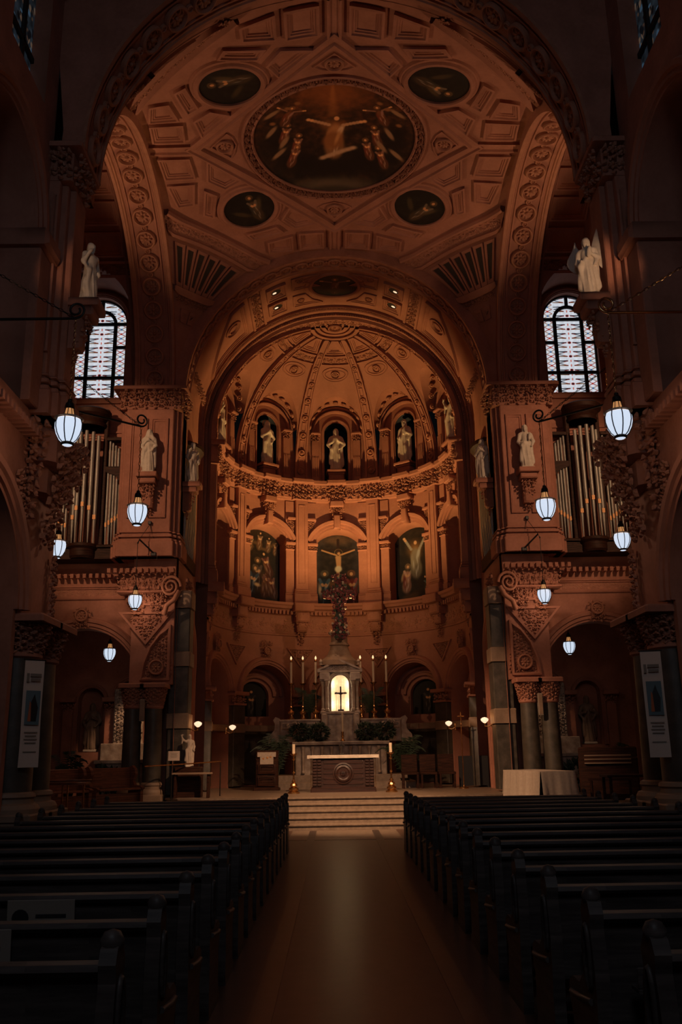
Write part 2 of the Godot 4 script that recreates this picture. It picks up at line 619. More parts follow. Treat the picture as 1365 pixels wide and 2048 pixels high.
func picture(key: String, im: Image, grade := Color(1, 1, 1)) -> void:
	if grade != Color(1, 1, 1):
		for y in im.get_height():
			for x in im.get_width():
				im.set_pixel(x, y, (im.get_pixel(x, y) * grade).clamp())
	im.generate_mipmaps()
	var m := mat(key, null, Color(1, 1, 1), 0.55)
	m.albedo_texture = ImageTexture.create_from_image(im)

const PIGMENT := Color(1.0, 1.15, 1.35)

func make_pictures() -> void:
	# great round ceiling picture: a robed figure rising among angels
	var im := canvas(420, 420, Color(0.34, 0.19, 0.11), Color(0.13, 0.1, 0.085), 5)
	blob(im, Vector2(205, 40), Vector2(150, 130), 0, Color(0.52, 0.29, 0.15), 0.9, 0.8)
	for k in 9:
		blob(im, Vector2(206, 20 + k * 14), Vector2(7 + k * 2.2, 16), 0, Color(0.68, 0.42, 0.23), 0.9, 0.4)
	blob(im, Vector2(210, 395), Vector2(190, 45), 0, Color(0.36, 0.3, 0.24), 0.8, 0.8)
	blob(im, Vector2(210, 420), Vector2(110, 30), 0, Color(0.2, 0.17, 0.14), 0.6)
	for q in [[110, 300, 90, 62], [300, 300, 95, 70], [205, 330, 130, 50], [60, 210, 50, 90], [365, 215, 45, 95]]:
		blob(im, Vector2(q[0], q[1]), Vector2(q[2], q[3]), 0, Color(0.055, 0.04, 0.035), 0.8, 0.85)
	var wing := Color(0.46, 0.32, 0.2)
	for q in [[70, 190, 0.6, 1], [100, 235, 0.5, 1], [85, 275, 0.8, 1], [330, 205, -0.5, -1], [312, 255, -0.6, -1], [352, 280, -0.8, -1], [75, 120, 0.9, 1], [345, 120, -0.9, -1]]:
		var c := Vector2(q[0], q[1])
		blob(im, c + Vector2(-20 * q[3], -8), Vector2(10, 36), q[2], wing.lightened(0.12), 0.6)
		figure(im, c + Vector2(4 * q[3], 48), 86, Color(0.42, 0.24, 0.15), Color(0.4, 0.18, 0.12), true, q[2] * 0.4, 1 if q[1] < 150 else 0)
	for q in [[95, 95], [120, 78], [320, 78], [340, 100], [55, 150], [372, 160]]:
		blob(im, Vector2(q[0], q[1]), Vector2(12, 10), 0.4, Color(0.5, 0.33, 0.2), 0.7)
	blob(im, Vector2(205, 175), Vector2(58, 44), 0, Color(0.62, 0.38, 0.2), 0.9, 0.6)
	figure(im, Vector2(208, 300), 172, Color(0.62, 0.42, 0.26), Color(0.66, 0.46, 0.28), false, 0.05, 1)
	blob(im, Vector2(206, 232), Vector2(34, 44), 0.1, Color(0.5, 0.31, 0.17), 0.5)
	blob(im, Vector2(218, 222), Vector2(8, 40), 0.25, Color(0.66, 0.46, 0.28), 0.8)
	for k in 7:
		blob(im, Vector2(180 + k * 13, 296 - k * 6), Vector2(18, 12), -0.3, Color(0.66, 0.52, 0.4), 0.8)
	picture("painting_ceiling", im, Color(1.2, 1.2, 1.2))
	# four angels in discs
	im = canvas(160, 160, Color(0.08, 0.075, 0.06), Color(0.13, 0.12, 0.1), 8)
	blob(im, Vector2(112, 82), Vector2(14, 46), 0.6, Color(0.3, 0.24, 0.16), 0.7)
	blob(im, Vector2(48, 86), Vector2(14, 44), -0.7, Color(0.26, 0.21, 0.14), 0.7)
	figure(im, Vector2(84, 144), 118, Color(0.34, 0.26, 0.18), Color(0.22, 0.2, 0.17), true, 0.2, 0)
	picture("painting_angel", im)
	# chancel oval: figure with a globe
	im = canvas(160, 160, Color(0.16, 0.11, 0.08), Color(0.06, 0.045, 0.04), 12)
	figure(im, Vector2(80, 150), 120, Color(0.36, 0.22, 0.14), Color(0.26, 0.16, 0.1), true, 0, 1)
	blob(im, Vector2(80, 120), Vector2(60, 22), 0, Color(0.22, 0.15, 0.1), 0.7)
	picture("painting_chancel", im)
	# apse: crucifixion
	im = canvas(168, 300, Color(0.22, 0.17, 0.13), Color(0.13, 0.1, 0.09), 14)
	blob(im, Vector2(84, 205), Vector2(120, 24), 0, Color(0.5, 0.32, 0.18), 0.9, 0.9)
	blob(im, Vector2(84, 20), Vector2(90, 34), 0, Color(0.42, 0.29, 0.19), 0.9, 0.7)
	var beam := Color(0.16, 0.09, 0.06)
	for k in 40:
		blob(im, Vector2(86, 20 + k * 5), Vector2(6, 6), 0, beam, 0.3)
	for k in 30:
		blob(im, Vector2(22 + k * 4.4, 62), Vector2(6, 5), 0, beam, 0.3)
	var skin := Color(0.72, 0.5, 0.32)
	for k in 12:
		var f := k / 11.0
		blob(im, Vector2(80 - f * 52, 84 - f * 20), Vector2(5.5 - f * 1.5, 5), 0, skin, 0.5)
		blob(im, Vector2(92 + f * 52, 84 - f * 20), Vector2(5.5 - f * 1.5, 5), 0, skin, 0.5)
		blob(im, Vector2(86 + f * 2, 92 + f * 48), Vector2(14 - f * 4, 8), 0, skin, 0.5)
		blob(im, Vector2(84 + f * 3, 142 + f * 64), Vector2(9 - f * 4, 7), 0, skin.darkened(0.1), 0.5)
	blob(im, Vector2(86, 142), Vector2(17, 18), 0.2, Color(0.8, 0.7, 0.55), 0.5)
	blob(im, Vector2(87, 74), Vector2(10, 12), 0.3, Color(0.25, 0.14, 0.08), 0.4)
	blob(im, Vector2(88, 77), Vector2(7, 8), 0.3, skin, 0.5)
	ring(im, Vector2(87, 73), 14, 1.6, Color(0.6, 0.45, 0.26))
	figure(im, Vector2(30, 298), 152, Color(0.1, 0.2, 0.25), Color(0.75, 0.6, 0.44), true, 0.05, 0)
	figure(im, Vector2(140, 298), 152, Color(0.42, 0.08, 0.05), Color(0.1, 0.2, 0.18), true, -0.06, 0)
	picture("painting_cross", im, PIGMENT)
	# apse: nativity-like gathering under clouds
	im = canvas(168, 300, Color(0.2, 0.14, 0.09), Color(0.05, 0.04, 0.035), 16)
	for k in 9:
		blob(im, Vector2(20 + k * 16, 66 + 14 * sin(k * 1.4)), Vector2(20, 12), 0, Color(0.4, 0.27, 0.16), 0.9, 0.8)
	for q in [[84, 84, 80], [48, 90, 66], [120, 90, 68], [20, 96, 56], [148, 98, 58]]:
		figure(im, Vector2(q[0], q[1]), q[2], Color(0.46, 0.3, 0.17), Color(0.36, 0.2, 0.12), false, 0.1, 0)
	blob(im, Vector2(84, 190), Vector2(60, 50), 0, Color(0.5, 0.34, 0.2), 0.95, 0.6)
	figure(im, Vector2(80, 250), 140, Color(0.2, 0.12, 0.09), Color(0.3, 0.14, 0.08), true, 0, 0)
	figure(im, Vector2(42, 284), 146, Color(0.09, 0.15, 0.2), Color(0.78, 0.66, 0.48), true, 0.22, 0)
	for q in [[106, 274, 112, 0.1], [128, 268, 120, -0.1], [150, 276, 114, -0.2], [134, 190, 110, -0.3]]:
		figure(im, Vector2(q[0], q[1]), q[2], Color(0.36, 0.16, 0.1), Color(0.42, 0.27, 0.17), false, q[3], 0)
	blob(im, Vector2(78, 222), Vector2(22, 12), 0.2, Color(0.85, 0.68, 0.46), 0.8)
	picture("painting_nativity", im, PIGMENT)
	# apse: a white figure rising
	im = canvas(168, 300, Color(0.16, 0.12, 0.08), Color(0.1, 0.075, 0.05), 18)
	blob(im, Vector2(78, 88), Vector2(50, 62), 0, Color(0.62, 0.4, 0.2), 0.95, 0.8)
	for q in [[128, 222, 116, 0.1], [152, 206, 104, -0.1], [118, 262, 90, 0.3], [146, 276, 88, -0.4]]:
		figure(im, Vector2(q[0], q[1]), q[2], Color(0.14, 0.2, 0.16), Color(0.36, 0.2, 0.12), false, q[3], 0)
	blob(im, Vector2(46, 282), Vector2(70, 26), -0.4, Color(0.3, 0.19, 0.1), 0.6)
	blob(im, Vector2(28, 190), Vector2(10, 34), 0.3, Color(0.6, 0.45, 0.3), 0.6)
	figure(im, Vector2(38, 262), 122, Color(0.66, 0.44, 0.32), Color(0.42, 0.14, 0.1), true, 0.08, 0)
	figure(im, Vector2(80, 206), 164, Color(0.52, 0.44, 0.33), Color(0.56, 0.48, 0.36), false, 0, 2)
	picture("painting_rising", im, PIGMENT)
	# apse side pictures
	im = canvas(168, 300, Color(0.34, 0.22, 0.13), Color(0.16, 0.1, 0.06), 20)
	for q in [[60, 250, 130, 0.1], [110, 262, 120, -0.1], [84, 150, 90, 0.2], [140, 130, 60, -0.3]]:
		figure(im, Vector2(q[0], q[1]), q[2], Color(0.6, 0.42, 0.24), Color(0.46, 0.26, 0.14), true, q[3], 1)
	picture("painting_side", im, PIGMENT)
	# dim picture in the low arcade
	im = canvas(96, 144, Color(0.05, 0.05, 0.05), Color(0.03, 0.03, 0.035), 22)
	figure(im, Vector2(48, 140), 110, Color(0.12, 0.09, 0.07), Color(0.14, 0.1, 0.07), false, 0, 0)
	picture("painting_dim", im)

func make_glass() -> void:
	# patterned pale glass of the transept windows, laid out in window coordinates
	var w := 192
	var h := 400
	var im := Image.create_empty(w, h, false, Image.FORMAT_RGB8)
	var n := FastNoiseLite.new()
	n.seed = 77
	n.frequency = 0.03
	for y in h:
		for x in w:
			var g := 0.86 + 0.1 * n.get_noise_2d(x * 2.0, y * 2.0)
			im.set_pixel(x, y, Color(g * 0.93, g * 0.96, g))
	var dark := Color(0.05, 0.06, 0.1)
	var red := Color(0.62, 0.16, 0.1)
	var blue := Color(0.3, 0.5, 0.75)
	var gold := Color(0.75, 0.5, 0.28)
	for row in 22:
		var y := 6.0 + row * 18.4
		for e in [-1, 1]:
			for k in 9:
				var f := k / 8.0
				blob(im, Vector2(96 + e * (14 + f * 34), y), Vector2(3.0, 3.0 - f * 1.2), 0, dark if row % 2 == 0 else gold.darkened(0.5), 0.3)
				blob(im, Vector2(96 + e * (12 + f * 34), y + (f * 9.0) * (1 if row % 2 == 0 else -1)), Vector2(2.4, 1.9), 0, red.darkened(0.3) if k < 4 else dark, 0.3)
		if row % 3 == 1:
			blob(im, Vector2(96, y), Vector2(8, 6), 0, red, 0.4)
			blob(im, Vector2(96, y), Vector2(4.5, 4.5), 0, dark, 0.4)
		else:
			blob(im, Vector2(96, y), Vector2(3, 7), 0, red.lightened(0.25), 0.5)
		for e in [-1, 1]:
			var cx: float = 96.0 + e * 72.0
			for k in 10:
				var f := k / 9.0
				for q in [-1, 1]:
					blob(im, Vector2(cx - 16 + 32 * f, y + q * (f - 0.5) * 18.0), Vector2(2.2, 1.9), 0, gold.darkened(0.35) if row % 2 == 0 else red.darkened(0.2), 0.3)
			blob(im, Vector2(cx, y), Vector2(4.6, 4.2), 0, blue.darkened(0.3) if row % 2 == 0 else red, 0.3)
	picture("window_glass", im)
	var m: StandardMaterial3D = M["window_glass"]
	m.emission_enabled = true
	m.emission = Color(1, 1, 1)
	m.emission_energy_multiplier = 0.95
	m.emission_operator = BaseMaterial3D.EMISSION_OP_MULTIPLY
	m.emission_texture = m.albedo_texture
	# figured glass of the nave clerestory
	im = canvas(128, 256, Color(0.2, 0.24, 0.27), Color(0.16, 0.2, 0.24), 61)
	rng.seed = 9
	for k in 260:
		var c := Vector2(rng.randf() * 128.0, rng.randf() * 256.0)
		blob(im, c, Vector2(rng.randf_range(2, 7), rng.randf_range(2, 9)), rng.randf() * 3.0, [Color(0.42, 0.34, 0.28), Color(0.3, 0.22, 0.18), Color(0.24, 0.34, 0.42), Color(0.05, 0.06, 0.08), Color(0.05, 0.05, 0.06)][k % 5], 0.4)
	picture("clerestory_glass", im)
	m = M["clerestory_glass"]
	m.emission_enabled = true
	m.emission = Color(1, 1, 1)
	m.emission_energy_multiplier = 0.45
	m.emission_operator = BaseMaterial3D.EMISSION_OP_MULTIPLY
	m.emission_texture = m.albedo_texture

# ---------------------------------------------------------------- walls with arched openings
# opening: c centre, hw half width, spr springing, rise, base; on a map in metres
func arch_v(o: Dictionary, u: float) -> float:
	var x: float = clampf(u - o.c, -o.hw, o.hw)
	var big: float = (o.hw * o.hw + o.rise * o.rise) / (2.0 * o.rise)
	return o.spr + sqrt(maxf(0.0, big * big - x * x)) - (big - o.rise)

func arch_path(o: Dictionary, n: int, jambs := true, grow := 0.0) -> PackedVector2Array:
	var hw: float = o.hw + grow
	var rise: float = o.rise + grow
	var big := (hw * hw + rise * rise) / (2.0 * rise)
	var half := asin(clampf(hw / big, -1.0, 1.0))
	if rise > hw:
		half = PI - half
	var p := PackedVector2Array()
	if jambs and o.base < o.spr - 0.01:
		p.append(Vector2(o.c - hw, o.base))
	for k in n + 1:
		var a := lerpf(-half, half, float(k) / n)
		p.append(Vector2(o.c + sin(a) * big, o.spr + cos(a) * big - (big - rise)))
	if jambs and o.base < o.spr - 0.01:
		p.append(Vector2(o.c + hw, o.base))
	return p

func wall_strip(mb: MB, map: Callable, u0: float, u1: float, v0: float, v1: float, ops: Array, du: float, top = null) -> void:
	var br := [u0, u1]
	var k := u0
	while k < u1:
		br.append(k)
		k += du
	for o in ops:
		for j in 17:
			var a: float = o.c - o.hw * cos(PI * j / 16.0)
			if a > u0 and a < u1:
				br.append(a)
	br.sort()
	for j in br.size() - 1:
		var a: float = br[j]
		var b: float = br[j + 1]
		if b - a < 1e-4:
			continue
		var m := (a + b) * 0.5
		var ta: float = top.call(a) if top != null else v1
		var tb: float = top.call(b) if top != null else v1
		var inside := []
		for o in ops:
			if absf(m - o.c) < o.hw:
				inside.append(o)
		inside.sort_custom(func(x, y): return x.base < y.base)
		var ya := v0
		var yb := v0
		for o in inside:
			if o.base > ya + 0.01:
				mb.quad(map.call(a, ya, 0.0), map.call(a, o.base, 0.0), map.call(b, o.base, 0.0), map.call(b, yb, 0.0))
			ya = arch_v(o, a)
			yb = arch_v(o, b)
		if ta > ya or tb > yb:
			mb.quad(map.call(a, ya, 0.0), map.call(a, ta, 0.0), map.call(b, tb, 0.0), map.call(b, yb, 0.0))

# lining of an opening from the wall face back to h = -depth
func reveal(mb: MB, map: Callable, o: Dictionary, depth: float, sill := true, n := 20) -> void:
	var p := arch_path(o, n)
	if sill:
		p.append(p[0])
	relief(mb, map, p, false, P2([0, 0, 0, -depth]))

func arch_fill(mb: MB, map: Callable, o: Dictionary, h: float, with_uv := false, cols := 14, uvbox := Rect2()) -> void:
	# the face that closes an opening, in columns so that it can bend
	var rows := [PackedVector3Array(), PackedVector3Array(), PackedVector3Array(), PackedVector3Array()]
	var box := uvbox if uvbox.size.x > 0.0 else Rect2(o.c - o.hw, o.base, o.hw * 2.0, o.spr + o.rise - o.base)
	var uvs := [PackedVector2Array(), PackedVector2Array(), PackedVector2Array(), PackedVector2Array()]
	for k in cols + 1:
		var u: float = o.c - o.hw * cos(PI * k / cols)
		var t := arch_v(o, u)
		for r in 4:
			var y: float = lerpf(o.base, t, r / 3.0)
			rows[r].append(map.call(u, y, h))
			uvs[r].append(Vector2((u - box.position.x) / box.size.x, 1.0 - (y - box.position.y) / box.size.y))
	mb.grid(rows)
	if with_uv:
		for r in 4:
			mb.t.append_array(uvs[r])

const ARCHIVOLT := [0.0, -0.02, 0.0, 0.05, 0.05, 0.05, 0.06, 0.09, 0.13, 0.09, 0.15, 0.13, 0.22, 0.14, 0.25, 0.1, 0.27, 0.0]
const COFFER := [0.0, 0.0, 0.0, 0.05, 0.035, 0.06, 0.05, 0.03, 0.085, 0.03, 0.1, 0.0]
const BIG_COFFER := [0.0, 0.0, 0.0, 0.09, 0.05, 0.1, 0.07, 0.06, 0.115, 0.06, 0.13, 0.03, 0.16, 0.03, 0.17, 0.0]

func scaled(a: Array, sx: float, sy: float) -> PackedVector2Array:
	var p := P2(a)
	for k in p.size():
		p[k] = Vector2(p[k].x * sx, p[k].y * sy)
	return p

func coffer(parent: Node3D, map: Callable, p: PackedVector2Array, prof := [], step := 0.35, called := "coffer") -> void:
	var q := p
	# the moulding runs inside the outline: path must turn left
	var area := 0.0
	for k in q.size():
		var b := q[(k + 1) % q.size()]
		area += q[k].x * b.y - b.x * q[k].y
	if area < 0.0:
		q.reverse()
	var mb := MB.new()
	relief(mb, map, q, true, P2(prof if prof else COFFER), step)
	part(called, mb, M.plaster, parent)

func panel(parent: Node3D, map: Callable, u0: float, v0: float, u1: float, v1: float, called := "panel", prof := []) -> void:
	coffer(parent, map, P2([u0, v0, u1, v0, u1, v1, u0, v1]), prof, 0.5, called)

func dentils(mb: MB, map: Callable, p0: Vector2, p1: Vector2, w: float, gap: float, ht: float, h: float) -> void:
	var n := int(p0.distance_to(p1) / (w + gap))
	for k in n:
		var q := p0.lerp(p1, (k + 0.5) / n)
		var xf := seat(map, q.x, q.y, 0.0)
		mb.box(xf * Vector3(0, 0, h * 0.5), Vector3(w, ht, h), xf.basis)

# ---------------------------------------------------------------- maps of the great surfaces
func cross_y(x: float, w: float) -> float:
	var a := sqrt(maxf(0.0, CA * CA - x * x))
	var b := sqrt(maxf(0.0, CA * CA - w * w))
	var m := maxf(a, b)
	if m < 1e-3:
		return SPR
	var p := lerpf(8.0, 2.3, smoothstep(3.0, 7.3, absf(x) + absf(w)))
	return SPR + m * pow(pow(a / m, p) + pow(b / m, p), 1.0 / p)

func m_cross(u: float, v: float, h: float) -> Vector3:
	var x := clampf(u, -CA, CA)
	var w := clampf(v, -CA, CA)
	var y := cross_y(x, w)
	if h == 0.0:
		return V(x, y, CR + w)
	var xs := clampf(x, -CA + 0.05, CA - 0.05)
	var ws := clampf(w, -CA + 0.05, CA - 0.05)
	var gx := (cross_y(xs + 0.03, ws) - cross_y(xs - 0.03, ws)) / 0.06
	var gw := (cross_y(xs, ws + 0.03) - cross_y(xs, ws - 0.03)) / 0.06
	var n := Vector3(gx, -1.0, gw).normalized()
	return V(x + n.x * h, y + n.y * h, CR + w + n.z * h)

func m_chancel(u: float, v: float, h: float) -> Vector3:
	var a := u / 4.5
	return V((4.5 - h) * sin(a), SPR + (4.5 - h) * cos(a), v)

func m_apse(u: float, v: float, h: float) -> Vector3:
	var a := u / RA
	return V((RA - h) * sin(a), v, DC + (RA - h) * cos(a))

func dome_map(t0: float) -> Callable:
	return func(u: float, v: float, h: float) -> Vector3:
		var f := clampf(v / RA, -0.2, 1.5)
		var a := t0 + u / (RA * cos(f))
		var r := RA - h
		return V(r * sin(a) * cos(f), SPR + r * sin(f), DC + r * cos(a) * cos(f))

func arch_map_nave(r: float, d0: float) -> Callable:
	return func(u: float, v: float, h: float) -> Vector3:
		var a := v / r
		return V((r - h) * sin(a), SPR + (r - h) * cos(a), d0 + u)

func arch_map_side(r: float, sx: float) -> Callable:
	return func(u: float, v: float, h: float) -> Vector3:
		var a := v / r
		return V(sx * (CA + u), SPR + (r - h) * cos(a), CR + (r - h) * sin(a))

# soffit band with medallions and two edge mouldings
func great_arch(node: Node3D, map: Callable, r: float, width: float, count: int, size: float, face: float) -> void:
	var half := r * PI / 2
	var mb := MB.new()
	var rows := []
	for k in 3:
		var ln := PackedVector3Array()
		for j in 49:
			ln.append(map.call(width * k / 2.0, lerpf(-half, half, j / 48.0), 0.0))
		rows.append(ln)
	mb.grid(rows)
	for e in [0.0, width]:
		var a := PackedVector3Array()
		var b := PackedVector3Array()
		for j in 49:
			var v := lerpf(-half, half, j / 48.0)
			a.append(map.call(e, v, 0.0))
			b.append(map.call(e, v, -face))
		mb.grid([a, b])
	part("soffit", mb, M.plaster, node)
	for e in [0, 1]:
		var ed := MB.new()
		var path := PackedVector2Array()
		for j in 49:
			path.append(Vector2(0.0 if e == 0 else width, lerpf(-half, half, j / 48.0)))
		var pr := P2([0, 0, 0, 0.06, 0.08, 0.07, 0.1, 0.04, 0.14, 0.04, 0.16, 0.0])
		for k in pr.size():
			pr[k].x *= -1.0 if e == 0 else 1.0
		relief(ed, map, path, false, pr)
		part("edge_moulding", ed, M.plaster_ornament, node)
	for e in [-1, 1]:
		var ln := MB.new()
		var path := PackedVector2Array()
		for j in 49:
			path.append(Vector2(width * 0.5 + e * size * 0.62, lerpf(-half, half, j / 48.0)))
		relief(ln, map, path, false, P2([-0.02, 0, -0.02, 0.035, 0.02, 0.035, 0.02, 0]))
		part("line_moulding", ln, M.plaster, node)
	for k in count:
		var v := lerpf(-half, half, (k + 0.5) / count)
		var xf := seat(map, width * 0.5, v, 0.0, size)
		part("medallion", kit.medallion, M.plaster_ornament, node, xf)
		if k < count - 1:
			xf = seat(map, width * 0.5, lerpf(-half, half, (k + 1.0) / count), 0.0, minf(size * 0.5, width * 0.45))
			part("spacer", kit.spacer, M.plaster_ornament, node, xf)

func build_crossing() -> void:
	var node := setting("ceiling_crossing", "terracotta coffered vault over the crossing with round painted ceiling pictures", "ceiling")
	var mb := MB.new()
	var rows := []
	for a in 65:
		var ln := PackedVector3Array()
		for b in 65:
			ln.append(m_cross(-CA * cos(PI * b / 64.0), -CA * cos(PI * a / 64.0), 0.0))
		rows.append(ln)
	mb.grid(rows)
	part("vault", mb, M.plaster, node)
	var map := m_cross
	# ring of carved leaves round the great picture
	var fb := MB.new()
	for k in 56:
		var a := TAU * k / 56.0
		var xf := seat(map, cos(a) * 2.24, sin(a) * 2.24, 0.02)
		xf.basis = xf.basis * Basis(Vector3(0, 0, 1), a + PI / 2) * Basis.from_scale(Vector3(0.28, 0.25, 0.5))
		fb.add(kit["foliage%d" % (k % 3)], xf)
	part("leaf_ring", fb, M.plaster_ornament, node, Transform3D.IDENTITY, true)
	for r in [[2.12, 1.0], [2.36, 1.0]]:
		var rb := MB.new()
		relief(rb, map, circle(0, 0, r[0], r[0], 72), true, P2([0.03, 0, 0.03, 0.07, 0, 0.1, -0.04, 0.07, -0.04, 0]))
		part("ring_moulding", rb, M.plaster, node)
	# lozenge of double mouldings
	var lz := MB.new()
	relief(lz, map, P2([3.45, 0, 0, 3.45, -3.45, 0, 0, -3.45]), true, P2([0, 0, 0, 0.09, -0.05, 0.1, -0.08, 0.05, -0.2, 0.05, -0.23, 0.1, -0.28, 0.09, -0.28, 0]), 0.3)
	part("lozenge_moulding", lz, M.plaster, node)
	for k in 4:
		var a := k * PI / 2
		var rot := func(p: PackedVector2Array) -> PackedVector2Array:
			var q := PackedVector2Array()
			for z in p:
				q.append(z.rotated(a))
			return q
		var bm := MB.new()
		relief(bm, map, rot.call(P2([3.7, -0.16, 4.75, -0.16])), false, P2([0, 0, 0, 0.09, 0.05, 0.1, 0.08, 0.05, 0.24, 0.05, 0.27, 0.1, 0.32, 0.09, 0.32, 0]), 0.3)
		part("crown_rib", bm, M.plaster, node)
		var c := Vector2(2.83, 0).rotated(a)
		part("medallion", kit.medallion, M.plaster_ornament, node, seat(map, c.x, c.y, 0.0, 0.46))
		coffer(node, map, rot.call(P2([3.2, 0, 2.72, 0.5, 2.6, 0.32, 2.52, 0, 2.6, -0.32, 2.72, -0.5])), [0, 0, 0, 0.04, 0.03, 0.04, 0.04, 0], 0.3)
		for e in [-1, 1]:
			for sw in [false, true]:
				for poly in [[3.78, 0.32, 4.62, 0.32, 4.56, 1.08, 3.72, 1.08], [3.78, 1.26, 4.54, 1.26, 4.38, 2.02, 3.9, 2.02], [3.36, 0.42, 3.46, 1.2, 3.0, 1.56, 2.52, 1.3], [3.24, 1.72, 3.56, 1.5, 3.72, 2.42, 3.42, 2.6]]:
					if sw != (e == 1):
						continue
					var p := P2(poly)
					for z in p.size():
						p[z].y *= e
					coffer(node, map, rot.call(p), BIG_COFFER, 0.3)
	for q in [[1, 1], [-1, 1], [1, -1], [-1, -1]]:
		var rb := MB.new()
		relief(rb, map, circle(2.42 * q[0], 2.42 * q[1], 0.74, 0.74, 40), true, P2([0.03, 0, 0.03, 0.08, 0, 0.11, -0.06, 0.1, -0.1, 0.05, -0.16, 0.05, -0.19, 0]))
		part("ring_moulding", rb, M.plaster, node)
		# garlanded cornice across the corner
		var gb := MB.new()
		var path := P2([4.75, 2.1, 4.42, 2.5, 2.5, 4.42, 2.1, 4.75])
		for z in path.size():
			path[z] = Vector2(path[z].x * q[0], path[z].y * q[1])
		var s: float = q[0] * q[1]
		var pr := P2([0.16, 0, 0.16, 0.1, 0.1, 0.16, 0.04, 0.16, 0.0, 0.06, -0.24, 0.06, -0.26, 0.12, -0.32, 0.12, -0.34, 0])
		for z in pr.size():
			pr[z].x *= s
		relief(gb, map, path, false, pr, 0.3)
		part("corner_cornice", gb, M.plaster, node)
		var fo := MB.new()
		for z in 3:
			var off := Vector2(0.09 * q[0], 0.09 * q[1])
			foliage_band(fo, map, path[z] + off, path[z + 1] + off, 0.24, 0.06, 0.05)
		part("garland", fo, M.plaster_ornament, node, Transform3D.IDENTITY, true)
		# fan of slots below it, flat dark fills painted as shaded recesses
		for k in 6:
			var sv := lerpf(-0.72, 0.72, k / 5.0)
			var c := []
			for z in [[7.55, 0.085], [8.35, 0.06]]:
				for e in [-1, 1]:
					var sq: float = sv + e * z[1]
					var aa: float = (z[0] + sq * (9.5 - z[0])) * 0.5
					c.append(Vector2(aa * q[0], (z[0] - aa) * q[1]))
			var poly := PackedVector2Array([c[0], c[1], c[3], c[2]])
			coffer(node, map, poly, [-0.05, 0, -0.05, 0.06, 0.0, 0.06, 0.012, 0.0], 0.3, "slot_frame")
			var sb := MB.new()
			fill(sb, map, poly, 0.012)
			part("slot", sb, M.slot_shade, node)
		# second garland and small panels lower in the corner
		var f2 := MB.new()
		var at := func(sq: float, qq: float) -> Vector2:
			var aa := (qq + sq * (9.5 - qq)) * 0.5
			return Vector2(aa * q[0], (qq - aa) * q[1])
		foliage_band(f2, map, at.call(-0.9, 8.62), at.call(0.9, 8.62), 0.22, 0.06, 0.06)
		part("garland", f2, M.plaster_ornament, node, Transform3D.IDENTITY, true)
		var ln := MB.new()
		relief(ln, map, PackedVector2Array([at.call(-1.0, 8.5), at.call(1.0, 8.5)]), false, P2([-0.05, 0, -0.05, 0.12, 0.05, 0.12, 0.05, 0]), 0.2)
		part("corner_moulding", ln, M.plaster, node)
		for k in 2:
			var s0 := -0.55 + k * 0.65
			coffer(node, map, PackedVector2Array([at.call(s0, 8.78), at.call(s0 + 0.45, 8.78), at.call(s0 + 0.45, 8.98), at.call(s0, 8.98)]), [], 0.3)
	# pictures
	var big := thing("ceiling_painting", "great round ceiling painting of a robed figure rising among angels", "painting")
	var pb := MB.new()
	disc(pb, map, 0, 0, 2.12, 2.12, 64, 0.03, 8, true)
	for k in pb.t.size():
		pb.t[k].y = pb.t[k].y   # the picture's foot lies towards the altar
	part("canvas", pb, M.painting_ceiling, big)
	var where := ["beside the right transept, towards the altar", "beside the left transept, towards the altar", "beside the right transept, towards the nave", "beside the left transept, towards the nave"]
	var n := 0
	for q in [[1, 1], [-1, 1], [1, -1], [-1, -1]]:
		var t := thing("angel_painting", "small round dark ceiling painting of an angel, " + where[n], "painting", Vector3.ZERO, "round angel pictures of the vault")
		var ab := MB.new()
		disc(ab, map, 2.42 * q[0], 2.42 * q[1], 0.72, 0.72, 36, 0.03, 3, true)
		var c := Vector2(0.5, 0.5)
		for k in ab.t.size():
			ab.t[k] = c + (ab.t[k] - c).rotated([-0.5, 0.5, -1.9, 1.9][n])
		part("canvas", ab, M.painting_angel, t)
		n += 1
	# the four great arches
	for sx in [-1, 1]:
		var ar := setting("trim_transept_arch_" + ("left" if sx < 0 else "right"), "%s transept arch with a row of shell medallions on its soffit" % ("left" if sx < 0 else "right"), "arch")
		great_arch(ar, arch_map_side(4.55, sx), 4.55, 1.15, 21, 0.54, 0.7)
	var nr := setting("trim_nave_arch", "dark nearest great arch with shell medallions, closing the nave", "arch")
	great_arch(nr, arch_map_nave(4.5, 13.5), 4.5, 1.1, 21, 0.54, 0.35)
	var pl := MB.new()
	var pm := arch_map_nave(4.76, 14.6)
	var pr := []
	for k in 2:
		var ln := PackedVector3Array()
		for j in 49:
			ln.append(pm.call(0.48 * k, lerpf(-7.48, 7.48, j / 48.0), 0.0))
		pr.append(ln)
	pl.grid(pr)
	part("inner_soffit", pl, M.plaster, nr)
	var ch := setting("trim_chancel_arch", "far crossing arch with small shell medallions before the chancel", "arch")
	great_arch(ch, arch_map_nave(4.5, 24.5), 4.5, 0.82, 27, 0.42, 0.3)

